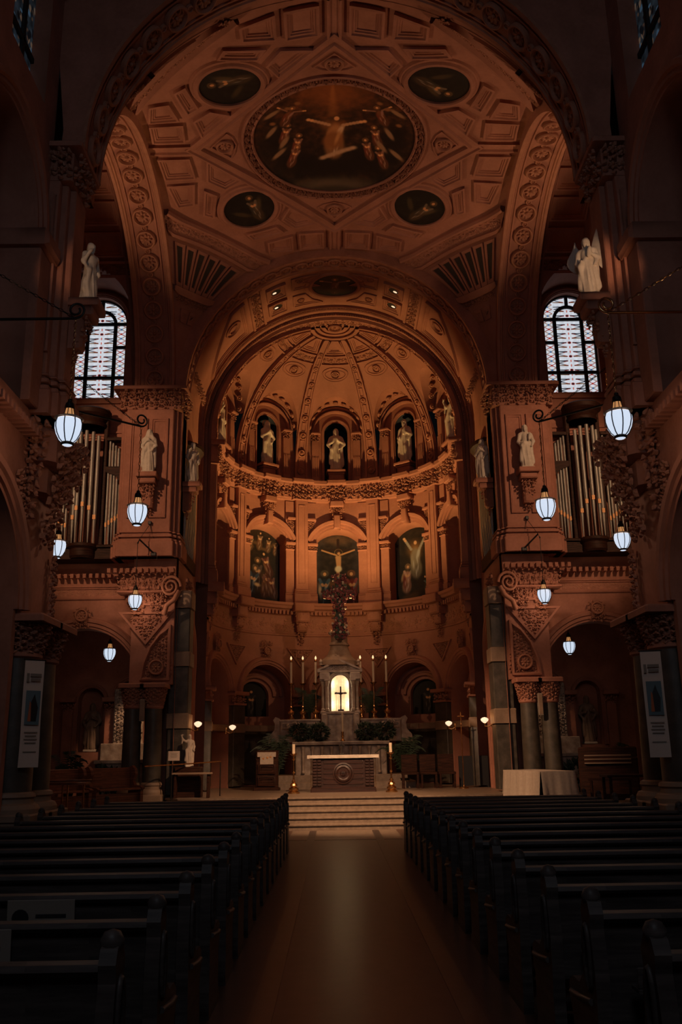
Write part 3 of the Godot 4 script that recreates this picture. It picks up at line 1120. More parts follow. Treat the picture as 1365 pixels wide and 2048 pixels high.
func build_chancel() -> void:
	var node := setting("ceiling_chancel", "short coffered barrel vault between the crossing and the apse", "ceiling")
	var map := m_chancel
	var half := 4.5 * PI / 2
	var mb := MB.new()
	var rows := []
	for a in 3:
		var ln := PackedVector3Array()
		for b in 49:
			ln.append(m_chancel(lerpf(-half, half, b / 48.0), lerpf(25.3, 27.7, a / 2.0), 0))
		rows.append(ln)
	mb.grid(rows)
	part("vault", mb, M.plaster, node)
	var rb := MB.new()
	relief(rb, map, circle(0, 26.3, 0.78, 0.72, 40), true, P2([0.03, 0, 0.03, 0.06, 0, 0.09, -0.06, 0.08, -0.1, 0.03, -0.2, 0.03, -0.22, 0]))
	part("ring_moulding", rb, M.plaster, node)
	for e in [-1, 1]:
		for k in 2:
			var v0: float = 25.55 if k == 0 else 26.65
			coffer(node, map, P2([e * 1.42, v0, e * 1.42, v0 + 0.72, e * 0.45, v0 + 0.72, e * 0.75, v0 + 0.5, e * 0.98, v0 + 0.36, e * 0.75, v0 + 0.22, e * 0.45, v0]) if k == 0 else P2([e * 1.42, v0, e * 1.42, v0 + 0.72, e * 0.4, v0 + 0.72, e * 0.75, v0 + 0.45, e * 0.98, v0]), [], 0.4)
			part("medallion", kit.medallion, M.plaster_ornament, node, seat(map, e * 1.15, v0 + 0.22 + k * 0.2, 0, 0.26))
			var sq: float = 25.62 if k == 0 else 26.6
			coffer(node, map, P2([e * 1.62, sq, e * 2.32, sq, e * 2.32, sq + 0.75, e * 1.62, sq + 0.75]), BIG_COFFER, 0.4)
			# recessed spot in the coffer
			var t := thing("recessed_spotlight", "small round spotlight recessed in the chancel vault, %s of the oval picture, %s" % ["left" if e < 0 else "right", "towards the crossing" if k == 0 else "towards the apse"], "spotlight", Vector3.ZERO, "spotlights in the chancel vault")
			var cup := MB.new()
			relief(cup, map, circle(e * 1.97, sq + 0.37, 0.17, 0.17, 18), true, P2([0.0, 0.0, 0.0, 0.03, -0.03, 0.03, -0.03, 0.0]))
			part("trim_ring", cup, M.plaster, t)
			var dk := MB.new()
			disc(dk, map, e * 1.97, sq + 0.37, 0.17, 0.17, 18, 0.008)
			part("housing", dk, M.black, t)
			var bl := MB.new()
			disc(bl, map, e * 1.97 + e * 0.05, sq + 0.42, 0.07, 0.05, 12, 0.014)
			part("bulb", bl, M.sconce_bulb, t)
		# foliate strip, spandrel panels and impost
		var fo := MB.new()
		foliage_band(fo, map, Vector2(e * 2.72, 25.5), Vector2(e * 2.72, 27.6), 0.3, 0.02, 0.07)
		part("garland", fo, M.plaster_ornament, node, Transform3D.IDENTITY, true)
		for q in [2.5, 2.94]:
			var ln := MB.new()
			relief(ln, map, P2([e * q, 25.35, e * q, 27.65]), false, P2([-0.04, 0, -0.04, 0.07, 0.04, 0.07, 0.04, 0]))
			part("rib_moulding", ln, M.plaster, node)
		coffer(node, map, P2([e * 3.15, 25.5, e * 3.15, 27.5, e * 5.3, 27.5, e * 3.7, 25.5]), BIG_COFFER, 0.3)
		coffer(node, map, circle(e * 3.75, 26.5, 0.34, 0.34, 20), [0, 0, 0, 0.05, 0.04, 0.06, 0.08, 0.0], 0.0, "roundel")
		coffer(node, map, circle(e * 3.75, 26.5, 0.2, 0.2, 16), [0, 0, 0, 0.05, 0.03, 0.06, 0.06, 0.0], 0.0, "roundel")
		var im := MB.new()
		foliage_band(im, map, Vector2(e * 6.1, 25.4), Vector2(e * 6.1, 27.6), 0.3, 0.05, 0.07)
		part("garland", im, M.plaster_ornament, node, Transform3D.IDENTITY, true)
	var t := thing("chancel_painting", "small dark oval painting in the chancel vault before the apse", "painting")
	var pb := MB.new()
	disc(pb, map, 0, 26.3, 0.76, 0.7, 36, 0.025, 3, true)
	part("canvas", pb, M.painting_chancel, t)
	# apse arch: stepped face with a beaded edge, carried down on jambs
	var ar := setting("trim_apse_arch", "inner apse arch with beaded and carved edge round the half dome", "arch")
	var prof := [[4.5, 27.7], [4.42, 27.7], [4.42, 27.78], [4.36, 27.82], [4.36, 28.0], [4.27, 28.02], [4.27, 28.1], [4.17, 28.14], [4.17, 28.45], [4.22, 28.5]]
	var ab := MB.new()
	for k in prof.size() - 1:
		var a := PackedVector3Array()
		var b := PackedVector3Array()
		for j in 61:
			var pt := func(rr: float, d: float) -> Vector3:
				if j < 6:
					return V(-rr, lerpf(7.0, SPR, j / 6.0), d)
				if j > 54:
					return V(rr, lerpf(SPR, 7.0, (j - 54) / 6.0), d)
				var an := lerpf(-PI / 2, PI / 2, (j - 6) / 48.0)
				return V(rr * sin(an), SPR + rr * cos(an), d)
			a.append(pt.call(prof[k][0], prof[k][1]))
			b.append(pt.call(prof[k + 1][0], prof[k + 1][1]))
		ab.grid([a, b])
	part("stepped_face", ab, M.plaster, ar)
	for q in [[4.38, 27.74, 0.032, 230], [4.3, 28.0, 0.045, 160]]:
		var bd := MB.new()
		for k in q[3]:
			var an: float = lerpf(-PI / 2, PI / 2, (k + 0.5) / q[3])
			bd.lathe(PackedVector2Array([Vector2(0, -q[2]), Vector2(q[2], 0), Vector2(0, q[2])]), 5, Transform3D(Basis.IDENTITY, V(q[0] * sin(an), SPR + q[0] * cos(an), q[1])), false)
		part("bead_course", bd, M.plaster_ornament, ar, Transform3D.IDENTITY, true)
	var sf := MB.new()
	foliage_band(sf, arch_map_nave(4.17, 28.14), Vector2(0.2, -6.2), Vector2(0.2, 6.2), 0.3, 0.0, 0.05)
	part("soffit_foliage", sf, M.plaster_ornament, ar, Transform3D.IDENTITY, true)
	# chancel side walls
	for sx in [-1, 1]:
		var nm := "left" if sx < 0 else "right"
		var w := setting("wall_chancel_" + nm, "%s chancel wall with dark marble pier below and organ bay above" % nm, "wall")
		var wb := MB.new()
		var mp := plane_map(V(sx * 4.5, 0, 24.6), V(0, 0, 1), Vector3.UP, Vector3(-sx, 0, 0))
		wall_strip(wb, mp, 0.0, 3.2, 0.7, SPR, [{c = 1.7, hw = 0.85, spr = 4.1, rise = 1.4, base = 0.7}, {c = 1.6, hw = 1.0, spr = 10.2, rise = 0.9, base = 7.3}], 0.4)
		reveal(wb, mp, {c = 1.7, hw = 0.85, spr = 4.1, rise = 1.4, base = 0.7}, 0.6)
		reveal(wb, mp, {c = 1.6, hw = 1.0, spr = 10.2, rise = 0.9, base = 7.3}, 0.8)
		part("wall_face", wb, M.plaster, w)
		var bk := MB.new()
		bk.quad(V(sx * 5.3, 7, 24.7), V(sx * 5.3, 11.5, 24.7), V(sx * 5.3, 11.5, 27.6), V(sx * 5.3, 7, 27.6))
		bk.quad(V(sx * 5.1, 0.7, 25.2), V(sx * 5.1, 6, 25.2), V(sx * 5.1, 6, 27.4), V(sx * 5.1, 0.7, 27.4))
		part("organ_bay_back", bk, M.plaster, w)
		for o in [{c = 1.7, hw = 0.85, spr = 4.1, rise = 1.4, base = 0.7}]:
			var av := MB.new()
			relief(av, mp, arch_path(o, 20), false, P2(ARCHIVOLT))
			part("archivolt", av, M.plaster, w)
		# marble pier with pale bands on the chancel corner
		for y in [[0.75, 2.45, "dark_marble"], [2.45, 2.85, "pale_stone"], [2.85, 4.1, "dark_marble"], [4.1, 4.5, "pale_stone"], [4.5, 5.7, "dark_marble"], [5.7, 6.2, "pale_stone"]]:
			var pb2 := MB.new()
			pb2.block(V(sx * 4.42, (y[0] + y[1]) * 0.5, 25.0), Vector3(0.55 if y[2] == "dark_marble" else 0.62, y[1] - y[0] - 0.004, 0.62 if y[2] == "dark_marble" else 0.7), 0.03)
			part("pier_block", pb2, M[y[2]], w)
		var cb := MB.new()
		cornice(cb, PackedVector2Array([Vector2(sx * 4.5, 24.6), Vector2(sx * 4.5, 27.75)]), 6.55, P2([0, 0, 0.12, 0.04, 0.16, 0.12, 0.26, 0.16, 0.3, 0.3, 0.36, 0.34, 0.36, 0.46, 0, 0.48]), sx < 0)
		part("cornice", cb, M.plaster, w)
		# foliate corbel mass under the cornice corner
		var fo := MB.new()
		foliage_drop(fo, plane_map(V(sx * 4.45, 0, 24.7), V(0, 0, 1), Vector3.UP, Vector3(-sx, 0, 0)), 0.5, 6.55, 5.6, 0.9, 0.3, 0.15, 0.02, 0.3)
		part("corbel_foliage", fo, M.plaster_ornament, w, Transform3D.IDENTITY, true)

func build_apse() -> void:
	var low := setting("wall_apse", "curved apse wall with painted bays, pilasters and carved cornices", "wall")
	var map := m_apse
	var ub := BAY * RA                                   # bay width along the wall
	var end := 1.72 * RA
	# openings per bay: low niche, picture, statue niche
	var lows := []
	var pics := []
	var nich := []
	for k in range(-2, 3):
		lows.append({c = k * ub, hw = 1.05, spr = 3.75, rise = 1.05, base = 0.7})
		pics.append({c = k * ub, hw = 0.8, spr = 9.3, rise = 0.5, base = 7.02})
		nich.append({c = k * ub, hw = 0.45, spr = 13.75, rise = 0.45, base = 11.75})
	var wb := MB.new()
	wall_strip(wb, map, -end, end, 0.7, 7.0, lows, 0.2)
	for o in lows:
		reveal(wb, map, o, 0.7, false)
	part("lower_wall", wb, M.plaster, low)
	wb = MB.new()
	var wide := []
	for o in pics:
		wide.append({c = o.c, hw = o.hw + 0.12, spr = o.spr, rise = o.rise + 0.12, base = o.base})
	wall_strip(wb, map, -end, end, 7.0, 11.7, wide, 0.2)
	for o in pics:
		relief(wb, map, arch_path(o, 20), false, P2([0.12, 0, 0, -0.5]))
		relief(wb, map, PackedVector2Array([Vector2(o.c + o.hw + 0.12, o.base), Vector2(o.c - o.hw - 0.12, o.base)]), false, P2([0, 0, 0, -0.5]), 0.3)
	part("picture_wall", wb, M.plaster, low)
	var names := {-2: ["side", "partly hidden tall arched apse painting at the far left of the apse", 0], -1: ["nativity", "tall arched apse painting of a haloed family under clouds, left of the crucifixion", 0], 0: ["cross", "tall arched apse painting of the crucifixion with two haloed mourners", 0], 1: ["rising", "tall arched apse painting of a white robed figure rising, right of the crucifixion", 0], 2: ["side", "partly hidden tall arched apse painting at the far right of the apse", 0]}
	for k in range(-2, 3):
		var o: Dictionary = pics[k + 2]
		var t := thing("apse_painting", names[k][1], "painting", Vector3.ZERO, "arched pictures of the apse")
		var pb := MB.new()
		arch_fill(pb, map, o, -0.48, true)
		part("canvas", pb, M["painting_" + names[k][0]], t)
		# archivolt in three steps, imposts, keystone
		var av := MB.new()
		relief(av, map, arch_path(o, 18, false, 0.12), false, P2([0, -0.02, 0, 0.06, 0.07, 0.06, 0.08, 0.12, 0.17, 0.12, 0.19, 0.18, 0.3, 0.2, 0.34, 0.14, 0.36, 0]))
		part("archivolt", av, M.plaster, low)
		var ks := MB.new()
		slab(ks, map, o.c - 0.13, 9.88, o.c + 0.13, 10.4, 0.3, 0.03)
		slab(ks, map, o.c - 0.28, 10.72, o.c + 0.28, 10.95, 0.34, 0.03, 2)
		part("keystone", ks, M.plaster, low)
		var kf := MB.new()
		foliage_drop(kf, map, o.c, 10.75, 10.25, 0.66, 0.26, 0.2, 0.2, 0.22)
		part("keystone_foliage", kf, M.plaster_ornament, low, Transform3D.IDENTITY, true)
		for e in [-1, 1]:
			var cu: float = o.c + e * 0.97
			var pl := MB.new()
			slab(pl, map, cu - 0.17, 7.35, cu + 0.17, 9.05, 0.1, 0.015, 1)
			slab(pl, map, cu - 0.2, 7.0, cu + 0.2, 7.35, 0.14, 0.02, 1)
			slab(pl, map, cu - 0.19, 7.35, cu + 0.19, 7.43, 0.13, 0.03, 1)
			part("side_pilaster", pl, M.plaster, low)
			var cp := MB.new()
			slab(cp, map, cu - 0.21, 9.22, cu + 0.21, 9.33, 0.2, 0.02, 1)
			slab(cp, map, cu - 0.19, 9.02, cu + 0.19, 9.08, 0.14, 0.02, 1)
			slab(cp, map, cu - 0.17, 9.3, cu + 0.17, 10.9, 0.07, 0.0, 1)
			part("side_capital", cp, M.plaster, low)
			var cf := MB.new()
			foliage_band(cf, map, Vector2(cu - 0.19, 9.15), Vector2(cu + 0.19, 9.15), 0.15, 0.1, 0.05)
			foliage_drop(cf, map, o.c + e * 1.02, 10.18, 9.75, 0.3, 0.14, 0.1, 0.08, 0.14)
			part("capital_foliage", cf, M.plaster_ornament, low, Transform3D.IDENTITY, true)
			var sh := MB.new()
			slab(sh, map, o.c + e * 1.02 - 0.19, 10.18, o.c + e * 1.02 + 0.19, 10.28, 0.2, 0.02, 1)
			part("small_impost", sh, M.plaster, low)
	# main pilasters between the bays, consoles below them
	for k in 6:
		var u := (k - 2.5) * ub
		var pl := MB.new()
		slab(pl, map, u - 0.25, 7.55, u + 0.25, 10.98, 0.22, 0.02, 2)
		slab(pl, map, u - 0.33, 7.0, u + 0.33, 7.4, 0.3, 0.02, 2)
		slab(pl, map, u - 0.3, 7.4, u + 0.3, 7.48, 0.28, 0.04, 2)
		slab(pl, map, u - 0.28, 7.48, u + 0.28, 7.57, 0.25, 0.03, 2)
		part("pilaster", pl, M.plaster, low)
		panel(low, func(a, b, h): return m_apse(a, b, h + 0.22), u - 0.14, 7.75, u + 0.14, 10.75, "pilaster_panel", [0, 0, 0, 0.02, 0.03, 0.02, 0.04, -0.02, 0.05, -0.02])
		var cs := MB.new()
		slab(cs, map, u - 0.42, 6.72, u + 0.42, 7.02, 0.52, 0.03, 3)
		slab(cs, map, u - 0.28, 6.35, u + 0.28, 6.72, 0.34, 0.05, 2)
		slab(cs, map, u - 0.2, 6.0, u + 0.2, 6.36, 0.24, 0.06, 1)
		part("console", cs, M.plaster, low)
		var cf := MB.new()
		foliage_drop(cf, map, u, 6.75, 5.55, 0.66, 0.16, 0.3, 0.06, 0.22)
		part("console_foliage", cf, M.plaster_ornament, low, Transform3D.IDENTITY, true)
		# low pier between niches, foliate triangle above it
		var tr := MB.new()
		relief(tr, map, P2([u - 0.55, 5.42, u + 0.55, 5.42, u, 4.72]), true, P2([0, 0, 0, 0.06, -0.05, 0.06, -0.06, 0]), 0.3)
		part("triangle_moulding", tr, M.plaster, low)
		var tf := MB.new()
		foliage_drop(tf, map, u, 5.38, 4.8, 0.78, 0.1, 0.0, 0.0, 0.2)
		part("triangle_foliage", tf, M.plaster_ornament, low, Transform3D.IDENTITY, true)
		var pr := MB.new()
		for y in [[0.75, 2.45, "dark_marble"], [2.45, 2.75, "pale_stone"], [2.75, 3.35, "dark_marble"]]:
			var bb := MB.new()
			slab(bb, map, u - 0.32, y[0], u + 0.32, y[1] - 0.004, 0.2 if y[2] == "dark_marble" else 0.23, 0.015, 2)
			part("pier_block", bb, M[y[2]], low)
		slab(pr, map, u - 0.42, 3.68, u + 0.42, 3.8, 0.32, 0.02, 2)
		slab(pr, map, u - 0.36, 3.35, u + 0.36, 3.42, 0.25, 0.02, 2)
		part("low_capital", pr, M.plaster, low)
		var lf := MB.new()
		foliage_band(lf, map, Vector2(u - 0.36, 3.55), Vector2(u + 0.36, 3.55), 0.26, 0.16, 0.08)
		part("low_capital_foliage", lf, M.plaster_ornament, low, Transform3D.IDENTITY, true)
	# low niches: concentric arches, dim picture, plain dado
	for k in range(-2, 3):
		var o: Dictionary = lows[k + 2]
		var av := MB.new()
		relief(av, map, arch_path(o, 22, false), false, P2(ARCHIVOLT))
		part("archivolt", av, M.plaster, low)
		var kf := MB.new()
		foliage_drop(kf, map, o.c, 5.62, 4.98, 0.5, 0.3, 0.1, 0.1, 0.2)
		part("crest_foliage", kf, M.plaster_ornament, low, Transform3D.IDENTITY, true)
		part("crest_medallion", kit.medallion, M.plaster_ornament, low, seat(map, o.c, 5.28, 0.14, 0.3))
		var back := func(a, b, h): return m_apse(a, b, h - 0.7)
		var inner := {c = o.c, hw = 0.52, spr = 3.75, rise = 0.52, base = 3.05}
		var bw := MB.new()
		wall_strip(bw, back, o.c - 1.3, o.c + 1.3, 0.7, 5.1, [inner], 0.2)
		reveal(bw, back, inner, 0.2)
		for r in [0.12, 0.35]:
			relief(bw, back, arch_path({c = o.c, hw = 0.52 + r, spr = 3.75, rise = 0.52 + r, base = 3.7}, 18, false), false, P2([0, 0, 0, 0.1, 0.08, 0.12, 0.12, 0]))
		part("niche_back", bw, M.plaster, low)
		var dd := MB.new()
		slab(dd, back, o.c - 1.1, 0.75, o.c + 1.1, 2.6, 0.06, 0.02, 6)
		part("niche_dado", dd, M.dark_marble, low)
		if absi(k) < 2 and k != 0:
			var t := thing("niche_painting", "dim arched picture in the low apse niche %s of the high altar" % ("left" if k < 0 else "right"), "painting", Vector3.ZERO, "dim pictures in the low apse niches")
			var pb := MB.new()
			arch_fill(pb, back, inner, -0.18, true)
			part("canvas", pb, M.painting_dim, t)
		else:
			var pb := MB.new()
			arch_fill(pb, back, inner, -0.18)
			part("niche_void", pb, M.plaster, low)
	# entablature: carved frieze and ledge; lower cornice with dentils
	var u0 := -end
	var u1 := end
	var cb := MB.new()
	var line := PackedVector2Array()
	for k in 61:
		line.append(Vector2(lerpf(u1, u0, k / 60.0), 0))
	var band := func(y: float, pr: Array, called: String, mt: Material) -> void:
		var b := MB.new()
		var fr := []
		for p in line:
			var a := p.x / RA
			fr.append([V(RA * sin(a), y, DC + RA * cos(a)), V(-sin(a), 0, -cos(a)), Vector3.UP])
		b.sweep(P2(pr), fr)
		part(called, b, mt, low)
	band.call(10.93, [0, 0, 0.14, 0.02, 0.16, 0.08, 0.2, 0.1, 0.2, 0.5, 0.3, 0.54, 0.32, 0.62, 0.36, 0.66, 0.36, 0.78, 0, 0.8], "frieze_moulding", M.plaster)
	band.call(6.6, [0, 0, 0.1, 0.02, 0.12, 0.1, 0.16, 0.12, 0.16, 0.2, 0.3, 0.22, 0.34, 0.3, 0.4, 0.34, 0.42, 0.42, 0, 0.43], "ledge_moulding", M.plaster)
	band.call(5.85, [0, 0, 0.05, 0.02, 0.05, 0.07, 0, 0.09], "band_moulding", M.plaster)
	band.call(2.5, [0, 0, 0.04, 0.02, 0.04, 0.2, 0, 0.22], "dado_band", M.pale_stone)
	var ff := MB.new()
	foliage_band(ff, map, Vector2(u0, 11.2), Vector2(u1, 11.2), 0.34, 0.2, 0.09)
	foliage_band(ff, map, Vector2(u0, 11.48), Vector2(u1, 11.48), 0.26, 0.24, 0.09)
	part("frieze_foliage", ff, M.plaster_ornament, low, Transform3D.IDENTITY, true)
	for k in 11:
		var u := (k - 5) * 0.5 * ub
		var w := 0.4 if k % 2 == 0 else 0.34
		var rs := MB.new()
		slab(rs, map, u - w, 10.94, u + w, 11.0, 0.28, 0.02, 2)
		slab(rs, map, u - w, 11.0, u + w, 11.58, 0.24, 0.02, 2)
		slab(rs, map, u - w - 0.06, 11.58, u + w + 0.06, 11.75, 0.46, 0.03, 2)
		part("frieze_ressaut", rs, M.plaster, low)
		var rf := MB.new()
		foliage_drop(rf, map, u, 11.58, 11.0, w * 2.0, w * 1.9, 0.3, 0.25, 0.28)
		part("ressaut_foliage", rf, M.plaster_ornament, low, Transform3D.IDENTITY, true)
	var fl := MB.new()
	foliage_band(fl, map, Vector2(u0, 6.24), Vector2(u1, 6.24), 0.42, 0.0, 0.04, 1.2)
	part("scroll_frieze", fl, M.plaster_ornament, low, Transform3D.IDENTITY, true)
	var dn := MB.new()
	dentils(dn, map, Vector2(u0, 6.68), Vector2(u1, 6.68), 0.085, 0.075, 0.13, 0.24)
	part("dentil_course", dn, M.plaster, low, Transform3D.IDENTITY, true)
	build_dome(nich)

func hood_y(u: float) -> float:
	# hood over a statue niche: u from the bay centre along the wall
	var hw := 1.16
	if absf(u) >= hw:
		return SPR - 0.35
	return 13.7 + sqrt(hw * hw - u * u)

func build_dome(nich: Array) -> void:
	var node := setting("ceiling_apse", "ribbed half dome of the apse with niches, hoods and carved rings", "ceiling")
	var map := m_apse
	var ub := BAY * RA
	var mb := MB.new()
	var cols := 5 * 40
	var end := 2.5 * BAY
	var prev_top := []
	for c in cols + 1:
		var th := lerpf(-end, end, float(c) / cols)
		var bay := roundi(th / BAY)
		var u := (th - bay * BAY) * RA
		var y0 := maxf(hood_y(u), SPR)
		var f0 := asin((y0 - SPR) / RA)
		var ln := PackedVector3Array()
		for k in 25:
			var f := lerpf(f0, PI / 2, k / 24.0)
			ln.append(V(RA * sin(th) * cos(f), SPR + RA * sin(f), DC + RA * cos(th) * cos(f)))
		prev_top.append(ln)
	mb.grid(prev_top)
	# front closing band of the dome towards the arch
	part("dome", mb, M.plaster, node)
	# lunette walls with niches, hoods
	for b in range(-2, 3):
		var o: Dictionary = nich[b + 2]
		var uc := b * ub
		var lw := MB.new()
		wall_strip(lw, map, uc - ub / 2, uc + ub / 2, 11.7, 15.0, [o], 0.12, func(u): return maxf(hood_y(u - uc), SPR))
		reveal(lw, map, o, 0.95)
		part("lunette_wall", lw, M.plaster, node)
		var nb := MB.new()
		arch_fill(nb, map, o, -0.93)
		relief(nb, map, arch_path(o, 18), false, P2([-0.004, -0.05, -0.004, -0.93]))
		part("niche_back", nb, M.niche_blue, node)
		var fr := MB.new()
		relief(fr, map, arch_path(o, 16), false, P2([0.04, 0, 0.04, 0.04, 0.1, 0.05, 0.12, 0]))
		part("niche_frame", fr, M.plaster, node)
		var hd := MB.new()
		var a := PackedVector3Array()
		var c := PackedVector3Array()
		for k in 25:
			var u := -1.16 * cos(PI * k / 24.0)
			var y := hood_y(u * 0.9999)
			var th := (uc + u) / RA
			var r := sqrt(maxf(0.1, RA * RA - pow(maxf(y - SPR, 0.0), 2)))
			a.append(map.call(uc + u, y, 0.0))
			c.append(V(r * sin(th), y, DC + r * cos(th)))
		hd.grid([a, c])
		part("hood", hd, M.plaster, node)
		# concentric mouldings and bosses on the hood's wall side
		for q in [[1.08, 0.08], [0.92, 0.14]]:
			var hm := MB.new()
			relief(hm, map, arch_path({c = uc, hw = q[0], spr = 13.7, rise = q[0], base = 13.7}, 20, false), false, P2([-0.05, 0, -0.05, q[1], 0.0, q[1] + 0.03, 0.04, q[1], 0.04, 0]))
			part("hood_moulding", hm, M.plaster, node)
		for k in 9:
			var an := PI * (k + 0.5) / 9.0
			var u := 1.1 * cos(an)
			var y := 13.7 + 1.1 * sin(an)
			var rr := sqrt(RA * RA - pow(y - SPR, 2))
			var hm := (RA - rr) * 0.55
			var xf := seat(map, uc + u, y, hm)
			# turn the boss to face the middle of the hood
			var inward := (-xf.basis.x * cos(an) - xf.basis.y * sin(an)).normalized()
			var sx := xf.basis.z.normalized()
			xf.basis = Basis(sx, inward.cross(sx).normalized(), inward) * 0.2
			part("hood_boss", kit.boss, M.plaster_ornament, node, xf)
		# dome ornament above the hood
		var dm := dome_map(b * BAY)
		coffer(node, dm, circle(0, 0.945 * RA, 0.5, 0.32, 22), [0, 0, 0, 0.03, 0.03, 0.03, 0.05, 0.01, 0.1, 0.01, 0.12, 0.03, 0.14, 0], 0.0, "oval_moulding")
		part("medallion", kit.medallion, M.plaster_ornament, node, seat(dm, 0, 0.945 * RA, 0, 0.34))
		var gl := MB.new()
		foliage_band(gl, dm, Vector2(-0.55, 1.1 * RA), Vector2(0.55, 1.1 * RA), 0.28, 0.0, 0.06)
		part("garland", gl, M.plaster_ornament, node, Transform3D.IDENTITY, true)
		for y in [1.05, 1.145]:
			var lm := MB.new()
			relief(lm, dm, P2([-0.62 + (y - 1.05) * 1.2, y * RA, 0.62 - (y - 1.05) * 1.2, y * RA]), false, P2([-0.03, 0, -0.03, 0.07, 0.03, 0.07, 0.03, 0]), 0.2)
			part("ring_moulding", lm, M.plaster, node)
		coffer(node, dm, P2([-0.4, 1.175 * RA, 0.4, 1.175 * RA, 0.12, 1.35 * RA, -0.12, 1.35 * RA]), BIG_COFFER, 0.3)
		# small capitals and fluted dwarf pilasters beside the niche
		for e in [-1, 1]:
			var u: float = uc + e * 0.82
			var pl := MB.new()
			slab(pl, map, u - 0.15, 11.75, u + 0.15, 13.4, 0.12, 0.015)
			for g in 4:
				slab(pl, map, u - 0.13 + g * 0.07, 11.95, u - 0.09 + g * 0.07, 12.7, 0.15, 0.0, 1, 1, 0.12)
			slab(pl, map, u - 0.2, 13.62, u + 0.2, 13.7, 0.26, 0.02)
			part("dwarf_pilaster", pl, M.plaster, node)
			var cf := MB.new()
			foliage_drop(cf, map, u, 13.62, 13.38, 0.36, 0.3, 0.16, 0.14, 0.2)
			part("dwarf_capital", cf, M.plaster_ornament, node, Transform3D.IDENTITY, true)
		var pd := MB.new()
		slab(pd, map, uc - 0.3, 11.72, uc + 0.3, 12.04, 0.2, 0.02, 1, 1, -0.4)
		slab(pd, map, uc - 0.33, 12.02, uc + 0.33, 12.1, 0.26, 0.03, 1, 1, -0.45)
		slab(pd, map, uc - 0.38, 12.1, uc + 0.38, 12.2, 0.32, 0.02, 1, 1, -0.45)
		part("niche_pedestal", pd, M.plaster, node)
	# ribs with sunk panels and roundels
	for k in 6:
		var dm := dome_map((k - 2.5) * BAY)
		var rb := MB.new()
		var l := []
		var n := 26
		var pr := []
		for q in [[-1.0, 0.0], [-1.0, 0.16], [-0.75, 0.16], [-0.7, 0.11], [0.7, 0.11], [0.75, 0.16], [1.0, 0.16], [1.0, 0.0]]:
			var ln := PackedVector3Array()
			for j in n + 1:
				var f := lerpf(-0.08, 1.36, float(j) / n)
				ln.append(dm.call(q[0] * lerpf(0.25, 0.12, clampf(f / 1.36, 0, 1)), f * RA, q[1]))
			pr.append(ln)
		for j in pr.size() - 1:
			rb.grid([pr[j], pr[j + 1]])
		part("rib", rb, M.plaster, node)
		for j in 8:
			var f := 0.02 + j * 0.165
			var w := lerpf(0.17, 0.08, f / 1.36)
			part("rib_boss", kit.boss, M.plaster_ornament, node, seat(dm, 0, f * RA, 0.11, w * 1.9))
			if j < 7:
				coffer(node, dm, P2([-w * 0.62, (f + 0.04) * RA, w * 0.62, (f + 0.04) * RA, w * 0.58, (f + 0.125) * RA, -w * 0.58, (f + 0.125) * RA]).duplicate(), [0, 0.11, 0, 0.145, 0.02, 0.145, 0.03, 0.11], 0.2, "rib_panel")
	# hub
	var hub := MB.new()
	for q in [[0.78, 0.1], [0.6, 0.07], [0.4, 0.08]]:
		var fr := []
		for j in 33:
			var a := lerpf(-PI / 2, PI / 2, j / 32.0)
			var f := acos(q[0] / RA)
			fr.append([V(q[0] * sin(a), SPR + RA * sin(f), DC + q[0] * cos(a)), V(sin(a), 0, cos(a)), Vector3.DOWN])
		hub.sweep(P2([-0.07, 0, -0.07, q[1], 0.07, q[1], 0.07, 0]), fr)
	part("hub_rings", hub, M.plaster, node)
	part("hub_medallion", kit.medallion, M.plaster_ornament, node, Transform3D(Basis(Vector3(0.5, 0, 0), Vector3(0, 0, 0.5), Vector3(0, -0.5, 0)), V(0, SPR + RA - 0.02, DC + 0.1)))
	var sb := MB.new()
	for e in [-1, 1]:
		for a in 1:
			sb.quad(V(e * 4.2, 0.7, 28.3), V(e * 4.2, 17, 28.3), V(e * 4.9, 17, 28.6), V(e * 4.9, 0.7, 28.6))
	part("jamb", sb, M.plaster, node)

func side_word(sx: int) -> String:
	return "left" if sx < 0 else "right"

const CORNICE := [0, 0, 0.06, 0.02, 0.08, 0.1, 0.14, 0.12, 0.14, 0.24, 0.26, 0.26, 0.3, 0.38, 0.36, 0.42, 0.38, 0.54, 0.4, 0.58, 0, 0.6]

